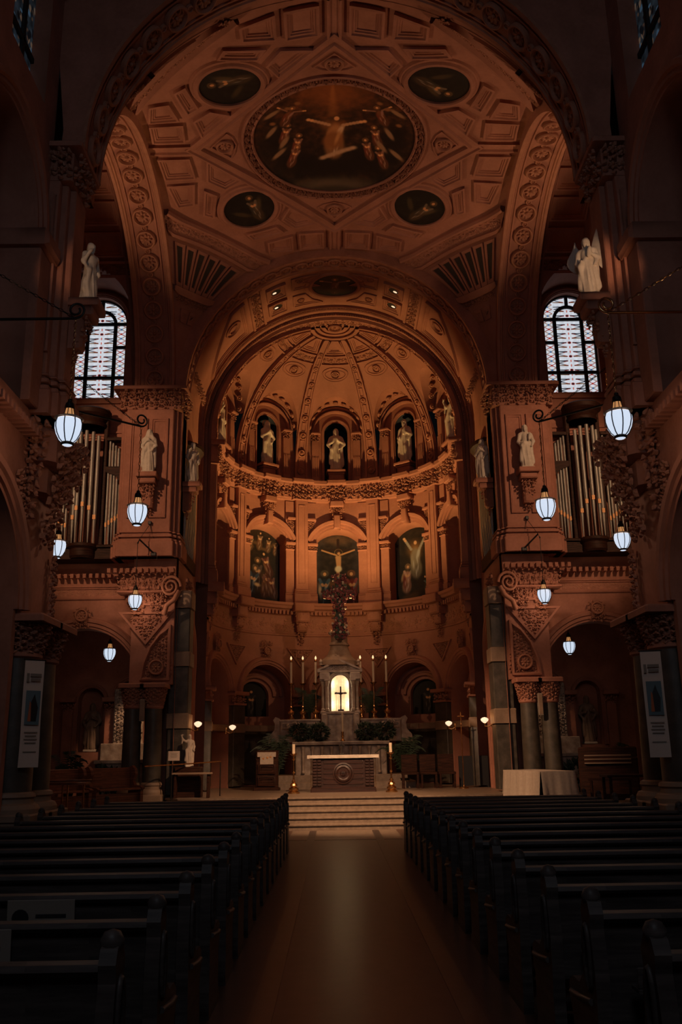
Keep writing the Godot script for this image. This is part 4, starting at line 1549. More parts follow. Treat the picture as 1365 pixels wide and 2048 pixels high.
func build_floor() -> void:
	var f := setting("floor", "smooth brown stone nave floor with dark border strips along the aisle", "floor")
	var mb := MB.new()
	mb.box(V(0, -0.15, 15.5), Vector3(23, 0.3, 41))
	part("slab", mb, M.floor, f)
	for sx in [-1, 1]:
		var b := MB.new()
		b.box(V(sx * 0.72, 0.0015, 9.0), Vector3(0.16, 0.007, 26.0))
		part("border_strip", b, M.floor_band, f)
	var cs := MB.new()
	cs.box(V(0, 0.0015, 20.9), Vector3(2.4, 0.006, 2.4))
	part("landing_slab", cs, M.step_stone, f)
	var p := setting("floor_sanctuary", "raised stone sanctuary floor with a moulded front edge", "floor")
	var poly := P2([-3.5, 23.3, 3.5, 23.3, 4.1, 23.5, 4.5, 24.0, 4.7, 24.6, 4.7, 34, -4.7, 34, -4.7, 24.6, -4.5, 24.0, -4.1, 23.5])
	var pb := MB.new()
	pb.extrude(poly, Vector3.ZERO, V(1, 0, 0), V(0, 0, 1), Vector3.UP, 0.0, 0.66, false)
	var top := P2([-3.54, 23.26, 3.54, 23.26, 4.14, 23.46, 4.54, 23.97, 4.74, 24.6, 4.74, 34, -4.74, 34, -4.74, 24.6, -4.54, 23.97, -4.14, 23.46])
	part("platform", pb, M.step_stone, p)
	var nb := MB.new()
	nb.extrude(top, Vector3.ZERO, V(1, 0, 0), V(0, 0, 1), Vector3.UP, 0.661, 0.7)
	part("nosing", nb, M.step_stone, p)
	for sx in [-1, 1]:
		var wb := MB.new()
		wb.extrude(P2([sx * 3.9, 20.2, sx * 4.8, 18.2, sx * 10.6, 18.2, sx * 10.6, 31, sx * 4.72, 31, sx * 4.72, 24.5, sx * 4.56, 23.95, sx * 4.2, 23.45]), Vector3.ZERO, V(1, 0, 0), V(0, 0, 1), Vector3.UP, 0.0, 0.55)
		part("side_platform", wb, M.step_stone, p)
	var st := setting("floor_steps", "four broad speckled stone steps rising from the aisle to the sanctuary", "steps")
	for k in 4:
		var sb := MB.new()
		var y := 0.14 * (k + 1)
		sb.block(V(0, y * 0.5 - 0.02, 22.2 + k * 0.275 + 0.6), Vector3(7.0, y - 0.04, 1.2), 0.01)
		sb.block(V(0, y - 0.02, 22.17 + k * 0.275 + 0.6), Vector3(7.04, 0.04, 1.2), 0.012)
		part("step", sb, M.step_stone, st)

func column(at: Vector3, h: float, r: float, label: String, group: String, pl := 0.24) -> void:
	var t := thing("column", label, "column", at, group)
	var b := MB.new()
	b.block(Vector3(0, pl * 0.5, 0), Vector3(r * 2.9, pl, r * 2.9), 0.02)
	if pl > 0.5:
		b.block(Vector3(0, pl - 0.05, 0), Vector3(r * 3.1, 0.1, r * 3.1), 0.02)
	b.lathe(PackedVector2Array([Vector2(r * 1.4, pl), Vector2(r * 1.4, pl + 0.06), Vector2(r * 1.3, pl + 0.12), Vector2(r * 1.12, pl + 0.14), Vector2(r * 1.1, pl + 0.2), Vector2(r * 1.2, pl + 0.23), Vector2(r * 1.15, pl + 0.28), Vector2(r, pl + 0.3)]), 24)
	part("base", b, M.pale_stone, t)
	var s := MB.new()
	s.lathe(PackedVector2Array([Vector2(r, pl + 0.3), Vector2(r * 1.0, h * 0.4), Vector2(r * 0.93, h - 0.62)]), 28, Transform3D.IDENTITY, false)
	part("shaft", s, M.dark_marble, t)
	var c := MB.new()
	c.lathe(PackedVector2Array([Vector2(r * 0.93, h - 0.66), Vector2(r * 1.06, h - 0.63), Vector2(r * 1.06, h - 0.59), Vector2(r * 0.95, h - 0.56), Vector2(r * 1.0, h - 0.3), Vector2(r * 1.3, h - 0.1)]), 24)
	c.block(Vector3(0, h - 0.06, 0), Vector3(r * 3.0, 0.12, r * 3.0), 0.03)
	part("capital", c, M.plaster, t)
	var f := MB.new()
	for row in 3:
		for k in 9:
			var a := TAU * (k + row * 0.5) / 9.0
			var rr := r * (0.98 + row * 0.14)
			var x := Vector3(-sin(a), 0, cos(a))
			var out := Vector3(cos(a), 0.0, sin(a))
			f.add(kit["foliage%d" % ((k + row) % 3)], Transform3D(Basis(x * r * 0.85, Vector3.UP * 0.24, out * r * 0.8), out * rr + Vector3.UP * (h - 0.47 + row * 0.15)))
	part("capital_leaves", f, M.plaster_ornament, t, Transform3D.IDENTITY, true)

# square pier shaft in steps, capital foliage, base mouldings and hanging corbel
func pier(node: Node3D, sx: int, x0: float, x1: float, d0: float, d1: float, y0: float, y1: float, front: int) -> void:
	# front: -1 the face towards the camera is dressed
	var mb := MB.new()
	for k in 3:
		var g := 0.1 * k
		var xa := x0 + 0.0 - g + 0.2
		var xb := x1 + g - 0.2
		var da := d0 + g * 1.5
		var c := V(sx * (xa + xb) * 0.5, (y0 + y1) * 0.5, (da + d1) * 0.5)
		mb.block(c, Vector3(xb - xa, y1 - y0, d1 - da), 0.02)
	part("shaft", mb, M.plaster, node)
	var fm := plane_map(V(sx * (x0 + x1) * 0.5, 0, d0), Vector3(sx, 0, 0), Vector3.UP, V(0, 0, -1))
	var w := (x1 - x0) - 0.4
	for e in [-1, 1]:
		panel(node, fm, e * 0.05 + (0.0 if e > 0 else -w * 0.36), y0 + 1.1, e * 0.05 + (w * 0.36 if e > 0 else 0.0), y1 - 0.3, "pier_panel")
	var bm := MB.new()
	for q in [[y0, y0 + 0.42, 0.12], [y0 + 0.42, y0 + 0.5, 0.09], [y0 + 0.55, y0 + 0.63, 0.07], [y0 + 0.68, y0 + 0.72, 0.05]]:
		for k in 3:
			var g := 0.1 * k
			var xa: float = x0 - g + 0.2 - q[2]
			var xb: float = x1 + g - 0.2 + q[2]
			var da: float = d0 + g * 1.5 - q[2]
			bm.block(V(sx * (xa + xb) * 0.5, (q[0] + q[1]) * 0.5, (da + d1) * 0.5), Vector3(xb - xa, q[1] - q[0], d1 - da), 0.02)
	part("pier_base", bm, M.plaster, node)
	var fo := MB.new()
	for row in 2:
		foliage_band(fo, fm, Vector2(-(x1 - x0) * 0.5, y1 + 0.16 + row * 0.26), Vector2((x1 - x0) * 0.5, y1 + 0.16 + row * 0.26), 0.3, 0.02 + row * 0.08, 0.1)
		var sm := plane_map(V(sx * x0, 0, d0), V(0, 0, 1), Vector3.UP, Vector3(-sx, 0, 0))
		foliage_band(fo, sm, Vector2(0.0, y1 + 0.16 + row * 0.26), Vector2(d1 - d0, y1 + 0.16 + row * 0.26), 0.3, 0.02 + row * 0.08, 0.1)
	part("capital_foliage", fo, M.plaster_ornament, node, Transform3D.IDENTITY, true)
	var ab := MB.new()
	ab.block(V(sx * (x0 + x1) * 0.5, y1 + 0.28, (d0 + d1) * 0.5), Vector3(x1 - x0, 0.58, d1 - d0), 0.03)
	ab.block(V(sx * (x0 + x1) * 0.5, y1 + 0.62, (d0 + d1) * 0.5), Vector3(x1 - x0 + 0.36, 0.12, d1 - d0 + 0.36), 0.03)
	part("abacus", ab, M.plaster, node)

func build_piers() -> void:
	for sx in [-1, 1]:
		var w := side_word(sx)
		var node := setting("wall_pier_far_" + w, "far %s crossing pier with tall panels, carved capital and scrolled corbel" % w, "pier")
		pier(node, sx, 4.5, 6.25, 24.15, 25.2, 7.05, 11.4, -1)
		# wall below: cornice, frieze, corbel, spandrel
		var fm := plane_map(V(0, 0, 24.45), Vector3(sx, 0, 0), Vector3.UP, V(0, 0, -1))
		var wb := MB.new()
		wb.box(V(sx * 5.13, 5.35, 24.85), Vector3(1.16, 3.5, 0.8))
		part("lower_pier", wb, M.plaster, node)
		var cb := MB.new()
		cornice(cb, PackedVector2Array([Vector2(sx * 4.6, 25.4), Vector2(sx * 4.6, 24.3), Vector2(sx * 6.3, 24.3), Vector2(sx * 6.3, 25.2)]), 6.46, P2(CORNICE), sx > 0)
		part("cornice", cb, M.plaster, node)
		var dn := MB.new()
		dentils(dn, plane_map(V(0, 0, 24.3), Vector3(sx, 0, 0), Vector3.UP, V(0, 0, -1)), Vector2(4.5, 6.66), Vector2(6.4, 6.66), 0.09, 0.08, 0.12, 0.24)
		part("dentil_course", dn, M.plaster, node, Transform3D.IDENTITY, true)
		var co := MB.new()
		co.block(V(sx * 5.35, 6.3, 24.5), Vector3(1.4, 0.34, 0.6), 0.05)
		co.block(V(sx * 5.35, 6.09, 24.42), Vector3(1.5, 0.05, 0.62), 0.02)
		co.block(V(sx * 5.3, 5.9, 24.55), Vector3(1.0, 0.34, 0.4), 0.05)
		part("corbel", co, M.plaster, node)
		var cf := MB.new()
		foliage_drop(cf, fm, 5.35, 6.48, 6.12, 1.5, 1.4, 0.27, 0.22, 0.3)
		foliage_drop(cf, fm, 5.55, 6.06, 5.5, 0.56, 0.3, 0.14, 0.06, 0.26)
		foliage_drop(cf, fm, 5.0, 6.06, 5.5, 0.56, 0.3, 0.14, 0.06, 0.26)
		part("corbel_foliage", cf, M.plaster_ornament, node, Transform3D.IDENTITY, true)
		var vo := MB.new()
		vo.add(kit.volute, Transform3D(Basis(Vector3(0.55 * -sx, 0, 0), Vector3(0, 0.6, 0), Vector3(0, 0, 0.55)), V(sx * 4.62, 6.2, 24.2)))
		vo.tube(PackedVector3Array([V(sx * 4.4, 6.1, 24.15), V(sx * 4.5, 5.85, 24.15), V(sx * 4.72, 5.7, 24.2), V(sx * 4.8, 5.45, 24.25)]), 0.07, 6)
		part("scroll", vo, M.plaster_ornament, node)
		var tr := MB.new()
		relief(tr, fm, P2([5.95, 5.5, 4.7, 5.5, 5.3, 4.75]), true, P2([0, 0, 0, 0.07, -0.06, 0.07, -0.07, 0]), 0.3)
		part("triangle_moulding", tr, M.plaster, node)
		var tf := MB.new()
		foliage_drop(tf, fm, 5.32, 5.46, 4.85, 0.95, 0.12, 0.0, 0.0, 0.22)
		part("triangle_foliage", tf, M.plaster_ornament, node, Transform3D.IDENTITY, true)
		# carved quarter-arch panel above the columns
		var qp := MB.new()
		relief(qp, fm, P2([5.42, 3.7, 5.36, 4.15, 5.2, 4.6, 4.95, 4.95, 4.62, 5.2, 4.62, 3.7]), true, P2([0, 0, 0, 0.08, 0.05, 0.1, 0.09, 0.02, 0.1, 0]))
		part("quarter_arch_moulding", qp, M.plaster, node)
		var qf := MB.new()
		foliage_drop(qf, fm, 4.92, 4.95, 3.75, 0.5, 0.75, 0.0, 0.0, 0.2)
		part("panel_foliage", qf, M.plaster_ornament, node, Transform3D.IDENTITY, true)
		part("panel_roundel", kit.medallion, M.plaster_ornament, node, seat(fm, 4.98, 4.05, 0.06, 0.42))
		for q in [[5.5, "outer"], [4.95, "inner"]]:
			column(V(sx * q[0], 0.55, 24.15), 3.05, 0.235, "%s of the twin dark marble columns under the far %s pier" % [q[1], w], "twin columns of the far piers")
		# near pier
		var nn := setting("wall_pier_near_" + w, "near %s crossing pier with dark foliate corbel hanging over the nave" % w, "pier")
		pier(nn, sx, 4.62, 5.3, 13.5, 14.4, 7.05, 11.4, -1)
		var ms := MB.new()
		ms.box(V(sx * 5.5, 9.0, 14.32), Vector3(1.1, 6.2, 1.5))
		part("pier_mass", ms, M.plaster, nn)
		var nb := MB.new()
		nb.box(V(sx * 5.55, 5.4, 14.3), Vector3(1.1, 3.1, 1.6))
		part("lower_pier", nb, M.plaster, nn)
		var sm := plane_map(V(sx * 4.95, 0, 14.3), V(0, 0, 1), Vector3.UP, Vector3(-sx, 0, 0))
		var nf := MB.new()
		foliage_drop(nf, sm, 0.0, 6.9, 5.1, 1.5, 0.5, 0.5, 0.02, 0.34)
		var fm2 := plane_map(V(sx * 4.95, 0, 13.5), Vector3(sx, 0, 0), Vector3.UP, V(0, 0, -1))
		foliage_drop(nf, fm2, 0.1, 6.9, 5.3, 0.9, 0.4, 0.2, 0.0, 0.34)
		part("corbel_foliage", nf, M.plaster_ornament, nn, Transform3D.IDENTITY, true)
		var cc := MB.new()
		cc.block(V(sx * 4.9, 6.6, 14.3), Vector3(0.6, 0.6, 1.5), 0.1)
		cc.block(V(sx * 4.98, 6.1, 14.3), Vector3(0.4, 0.5, 1.1), 0.1)
		part("corbel", cc, M.plaster, nn)
		var gd := MB.new()
		foliage_drop(gd, sm, 0.62, 5.0, 3.95, 0.24, 0.24, 0.02, 0.02, 0.24)
		part("garland", gd, M.plaster_ornament, nn, Transform3D.IDENTITY, true)
		for q in [[14.0, "nearer"], [14.85, "farther"]]:
			column(V(sx * 5.08, 0.0, q[0]), 3.86, 0.34, "%s of the thick dark columns under the near %s pier" % [q[1], w], "thick columns of the near piers", 0.95)

func build_transepts() -> void:
	for sx in [-1, 1]:
		var w := side_word(sx)
		var node := setting("wall_transept_" + w, "%s transept wall with chapel arch, dentil cornice and organ niche" % w, "wall")
		var map := plane_map(V(0, 0, 25.0), Vector3(sx, 0, 0), Vector3.UP, V(0, 0, -1))
		var chapel := {c = 7.2, hw = 1.62, spr = 3.66, rise = 1.55, base = 0.5}
		var organ := {c = 7.15, hw = 1.25, spr = 9.6, rise = 1.15, base = 7.05}
		var win := {c = 7.2, hw = 0.8, spr = 14.62, rise = 0.8, base = 12.12}
		var wb := MB.new()
		var hood := func(u: float) -> float:
			return 14.55 + sqrt(1.21 - pow(u - 7.2, 2)) if absf(u - 7.2) < 1.1 else SPR
		wall_strip(wb, map, 5.6, 10.6, 0.5, 16.0, [chapel, organ, win], 0.5, func(u): return maxf(hood.call(u), 12.4))
		reveal(wb, map, chapel, 0.45, false, 24)
		reveal(wb, map, organ, 0.7, false, 20)
		reveal(wb, map, win, 0.3, true, 20)
		part("wall_face", wb, M.plaster, node)
		var ob := MB.new()
		arch_fill(ob, map, organ, -0.7)
		part("organ_niche_back", ob, M.plaster, node)
		for q in [[chapel, 1.15, "chapel_archivolt"], [organ, 0.9, "organ_archivolt"], [win, 0.5, "window_moulding"]]:
			var av := MB.new()
			relief(av, map, arch_path(q[0], 26, false), false, scaled(ARCHIVOLT, q[1], 1.0))
			part(q[2], av, M.plaster, node)
		# keystone crest over the chapel arch
		var kf := MB.new()
		foliage_drop(kf, map, 7.2, 5.75, 5.2, 0.5, 0.4, 0.12, 0.12, 0.22)
		part("crest_foliage", kf, M.plaster_ornament, node, Transform3D.IDENTITY, true)
		part("crest_medallion", kit.medallion, M.plaster_ornament, node, seat(map, 7.2, 5.55, 0.16, 0.36))
		var cb := MB.new()
		cornice(cb, PackedVector2Array([Vector2(sx * 6.2, 25.0), Vector2(sx * 10.6, 25.0)]), 6.46, P2(CORNICE), sx > 0)
		part("cornice", cb, M.plaster, node)
		var dn := MB.new()
		dentils(dn, map, Vector2(6.2, 6.66), Vector2(10.6, 6.66), 0.09, 0.08, 0.12, 0.24)
		part("dentil_course", dn, M.plaster, node, Transform3D.IDENTITY, true)
		panel(node, map, 6.05, 6.02, 9.6, 6.4, "frieze_panel")
		var ff := MB.new()
		foliage_band(ff, map, Vector2(6.2, 6.21), Vector2(9.4, 6.21), 0.3, 0.0, 0.015, 1.3)
		part("frieze_foliage", ff, M.plaster_ornament, node, Transform3D.IDENTITY, true)
		# capitals of the organ arch, sill moulding under the window
		for e in [-1, 1]:
			var cp := MB.new()
			slab(cp, map, 7.15 + e * 1.42 - 0.2, 9.45, 7.15 + e * 1.42 + 0.2, 9.58, 0.26, 0.02)
			slab(cp, map, 7.15 + e * 1.42 - 0.15, 7.3, 7.15 + e * 1.42 + 0.15, 9.2, 0.14, 0.02)
			part("organ_pilaster", cp, M.plaster, node)
			var cf := MB.new()
			foliage_drop(cf, map, 7.15 + e * 1.42, 9.45, 9.2, 0.36, 0.3, 0.16, 0.12, 0.2)
			part("pilaster_capital", cf, M.plaster_ornament, node, Transform3D.IDENTITY, true)
		var sl := MB.new()
		relief(sl, map, P2([6.2, 11.95, 10.6, 11.95]), false, P2([-0.05, 0, -0.05, 0.1, 0.06, 0.14, 0.06, 0]))
		relief(sl, map, P2([6.2, 11.0, 10.6, 11.0]), false, P2([-0.03, 0, -0.03, 0.05, 0.03, 0.05, 0.03, 0]))
		part("string_course", sl, M.plaster, node)
		# end and west walls
		var ew := MB.new()
		ew.box(V(sx * 10.75, 8.7, 19.8), Vector3(0.3, 17.4, 12.5))
		ew.box(V(sx * 8.5, 8.7, 14.65), Vector3(4.4, 17.4, 0.3))
		part("end_wall", ew, M.plaster, node)
		# barrel vault with a hood over the window
		var vn := setting("ceiling_transept_" + w, "coffered barrel vault of the %s transept" % w, "ceiling")
		var vm := func(u: float, v: float, h: float) -> Vector3:
			var a := v / 5.2
			return V(sx * u, SPR + (5.2 - h) * cos(a), CR + (5.2 - h) * sin(a))
		var vb := MB.new()
		var cols := []
		for k in 61:
			var u := lerpf(5.85, 10.65, k / 60.0)
			var a1 := acos(clampf((maxf(hood.call(u), SPR) - SPR) / 5.2, 0.0, 1.0))
			var ln := PackedVector3Array()
			for j in 33:
				ln.append(vm.call(u, lerpf(-PI / 2, a1, j / 32.0) * 5.2, 0.0))
			cols.append(ln)
		vb.grid(cols)
		part("vault", vb, M.plaster, vn)
		var hb := MB.new()
		var ra := PackedVector3Array()
		var rb := PackedVector3Array()
		for k in 25:
			var u := 7.2 - 1.0999 * cos(PI * k / 24.0)
			var y: float = hood.call(u)
			ra.append(V(sx * u, y, 25.0))
			rb.append(V(sx * u, y, CR + sqrt(maxf(0.0, 27.04 - pow(y - SPR, 2)))))
		hb.grid([ra, rb])
		part("window_hood", hb, M.plaster, vn)
		for k in 3:
			for j in 4:
				var u0 := 6.15 + k * 1.3
				var v0 := 0.3 + j * 0.95
				coffer(vn, vm, P2([u0, v0, u0 + 1.05, v0, u0 + 1.05, v0 + 0.75, u0, v0 + 0.75]), BIG_COFFER, 0.4)
		var gb := MB.new()
		foliage_band(gb, vm, Vector2(5.95, 4.25), Vector2(10.5, 4.25), 0.28, 0.02, 0.07)
		part("garland", gb, M.plaster_ornament, vn, Transform3D.IDENTITY, true)
		for v in [4.05, 4.46]:
			var lm := MB.new()
			relief(lm, vm, P2([5.9, v, 10.6, v]), false, P2([-0.04, 0, -0.04, 0.1, 0.04, 0.1, 0.04, 0]))
			part("vault_moulding", lm, M.plaster, vn)
		# side chapel behind the arch
		var cn := setting("wall_chapel_" + w, "dim %s side chapel with arched recesses seen through the transept arch" % w, "wall")
		var bm := plane_map(V(0, 0, 29.6), Vector3(sx, 0, 0), Vector3.UP, V(0, 0, -1))
		var n1 := {c = 8.05, hw = 0.42, spr = 3.5, rise = 0.42, base = 1.9}
		var n2 := {c = 6.7, hw = 0.55, spr = 3.6, rise = 0.55, base = 1.7}
		var kb := MB.new()
		wall_strip(kb, bm, 4.9, 9.6, 0.5, 6.4, [n1, n2], 0.6)
		reveal(kb, bm, n1, 0.4)
		reveal(kb, bm, n2, 0.4)
		kb.quad(V(sx * 9.5, 0.5, 25), V(sx * 9.5, 6.4, 25), V(sx * 9.5, 6.4, 29.6), V(sx * 9.5, 0.5, 29.6))
		kb.quad(V(sx * 5.3, 0.5, 25.3), V(sx * 5.3, 6.4, 25.3), V(sx * 5.3, 6.4, 29.6), V(sx * 5.3, 0.5, 29.6))
		part("chapel_wall", kb, M.plaster, cn)
		for q in [n1, n2]:
			var nb := MB.new()
			arch_fill(nb, bm, q, -0.4)
			part("recess_back", nb, M.plaster, cn)
			var av := MB.new()
			relief(av, bm, arch_path(q, 16), false, scaled(ARCHIVOLT, 0.5, 0.8))
			part("recess_archivolt", av, M.plaster, cn)
		var vb2 := MB.new()
		var rows := []
		for a in 2:
			var ln := PackedVector3Array()
			for j in 17:
				var an := lerpf(-PI / 2, PI / 2, j / 16.0)
				ln.append(V(sx * (7.4 + 2.1 * sin(an)), 4.3 + 2.1 * cos(an), 25.4 + a * 4.2))
			rows.append(ln)
		vb2.grid(rows)
		part("chapel_vault", vb2, M.plaster, cn)
		for d in [26.6, 28.2]:
			var rb2 := MB.new()
			var fr := []
			for j in 25:
				var an := lerpf(-PI / 2, PI / 2, j / 24.0)
				fr.append([V(sx * (7.4 + 2.1 * sin(an)), 4.3 + 2.1 * cos(an), d), V(-sx * sin(an), -cos(an), 0), V(0, 0, 1)])
			rb2.sweep(P2([0, 0, 0.18, 0, 0.18, 0.5, 0, 0.5]), fr)
			part("chapel_rib", rb2, M.plaster, cn)
		for e in [5.9, 7.4, 8.75]:
			var pl := MB.new()
			slab(pl, bm, e - 0.16, 0.5, e + 0.16, 3.25, 0.2, 0.02)
			slab(pl, bm, e - 0.24, 3.45, e + 0.24, 3.6, 0.32, 0.02)
			part("chapel_pilaster", pl, M.plaster, cn)
			var cf := MB.new()
			foliage_drop(cf, bm, e, 3.46, 3.2, 0.42, 0.34, 0.22, 0.18, 0.2)
			part("chapel_capital", cf, M.plaster_ornament, cn, Transform3D.IDENTITY, true)
		build_window(sx, win, map)

func build_window(sx: int, o: Dictionary, map: Callable) -> void:
	var w := side_word(sx)
	var t := thing("window_1" if sx < 0 else "window_2", "bright round-headed leaded window in the %s transept, patterned pale glass" % w, "window", Vector3.ZERO, "", "structure")
	var back := func(a, b, h): return map.call(a, b, h - 0.22)
	var box := Rect2(o.c - o.hw, o.base, o.hw * 2.0, o.spr + o.rise - o.base)
	var uvq := func(mb: MB, u0: float, v0: float, u1: float, v1: float) -> void:
		mb.quad(back.call(u0, v0, 0.0), back.call(u0, v1, 0.0), back.call(u1, v1, 0.0), back.call(u1, v0, 0.0))
		for p in [Vector2(u0, v0), Vector2(u0, v1), Vector2(u1, v1), Vector2(u1, v0)]:
			mb.t.append(Vector2((p.x - box.position.x) / box.size.x, 1.0 - (p.y - box.position.y) / box.size.y))
	var m0: float = o.c - 0.42
	var m1: float = o.c + 0.42
	var rowv := [o.base, o.base + 0.72, o.base + 1.72, o.spr]
	for k in 3:
		for q in [[o.c - o.hw, m0], [m0, m1], [m1, o.c + o.hw]]:
			if k == 1 and q[0] == m0:
				continue
			var v1: float = rowv[k + 1]
			var v0: float = rowv[1] if (k == 2 and q[0] == m0) else rowv[k]
			var g := MB.new()
			uvq.call(g, q[0], v0, q[1], v1)
			part("pane", g, M.window_glass, t)
	# arched head: inner half disc and two outer quarter rings
	var hd := MB.new()
	arch_fill(hd, back, {c = o.c, hw = 0.42, spr = o.spr, rise = 0.42, base = o.spr}, 0.0, true, 16, box)
	part("pane", hd, M.window_glass, t)
	for e in [-1, 1]:
		var g := MB.new()
		var ra := PackedVector3Array()
		var rb := PackedVector3Array()
		var ta := PackedVector2Array()
		var tb := PackedVector2Array()
		for k in 13:
			var a: float = PI / 2 - e * PI / 2 * k / 12.0
			for q in [[0.42, ra, ta], [o.hw, rb, tb]]:
				var p := Vector2(o.c + cos(a) * q[0], o.spr + sin(a) * q[0])
				q[1].append(back.call(p.x, p.y, 0.0))
				q[2].append(Vector2((p.x - box.position.x) / box.size.x, 1.0 - (p.y - box.position.y) / box.size.y))
		# packed arrays copy on write: rebuild from the angles
		ra = PackedVector3Array(); rb = PackedVector3Array(); ta = PackedVector2Array(); tb = PackedVector2Array()
		for k in 13:
			var a: float = PI / 2 - e * PI / 2 * k / 12.0
			var p := Vector2(o.c + cos(a) * 0.42, o.spr + sin(a) * 0.42)
			var q := Vector2(o.c + cos(a) * o.hw, o.spr + sin(a) * o.hw)
			ra.append(back.call(p.x, p.y, 0.0)); rb.append(back.call(q.x, q.y, 0.0))
			ta.append(Vector2((p.x - box.position.x) / box.size.x, 1.0 - (p.y - box.position.y) / box.size.y))
			tb.append(Vector2((q.x - box.position.x) / box.size.x, 1.0 - (q.y - box.position.y) / box.size.y))
		g.grid([ra, rb])
		g.t.append_array(ta); g.t.append_array(tb)
		part("pane", g, M.window_glass, t)
	# dark bars
	for u in [m0, m1]:
		var b := MB.new()
		slab(b, back, u - 0.055, o.base, u + 0.055, o.spr, 0.06, 0.01, 1, 1, -0.05)
		part("mullion", b, M.lead, t)
	for v in [rowv[1], o.spr]:
		var b := MB.new()
		slab(b, back, o.c - o.hw, v - 0.05, o.c + o.hw, v + 0.05, 0.06, 0.01, 1, 1, -0.05)
		part("transom", b, M.lead, t)
	for e in [[o.c - o.hw, m0], [m1, o.c + o.hw]]:
		var b := MB.new()
		slab(b, back, e[0], rowv[2] - 0.05, e[1], rowv[2] + 0.05, 0.06, 0.01, 1, 1, -0.05)
		part("transom", b, M.lead, t)
	var hb := MB.new()
	relief(hb, back, arch_path({c = o.c, hw = 0.42, spr = o.spr, rise = 0.42, base = o.spr}, 18, false), false, P2([-0.05, -0.03, -0.05, 0.06, 0.05, 0.06, 0.05, -0.03]))
	slab(hb, back, o.c - 0.05, o.spr + 0.42, o.c + 0.05, o.spr + 0.8, 0.06, 0.01, 1, 1, -0.05)
	part("head_bar", hb, M.lead, t)
	var fb := MB.new()
	relief(fb, back, arch_path(o, 20), false, P2([-0.05, -0.03, -0.05, 0.07, 0.02, 0.07]))
	part("frame", fb, M.lead, t)

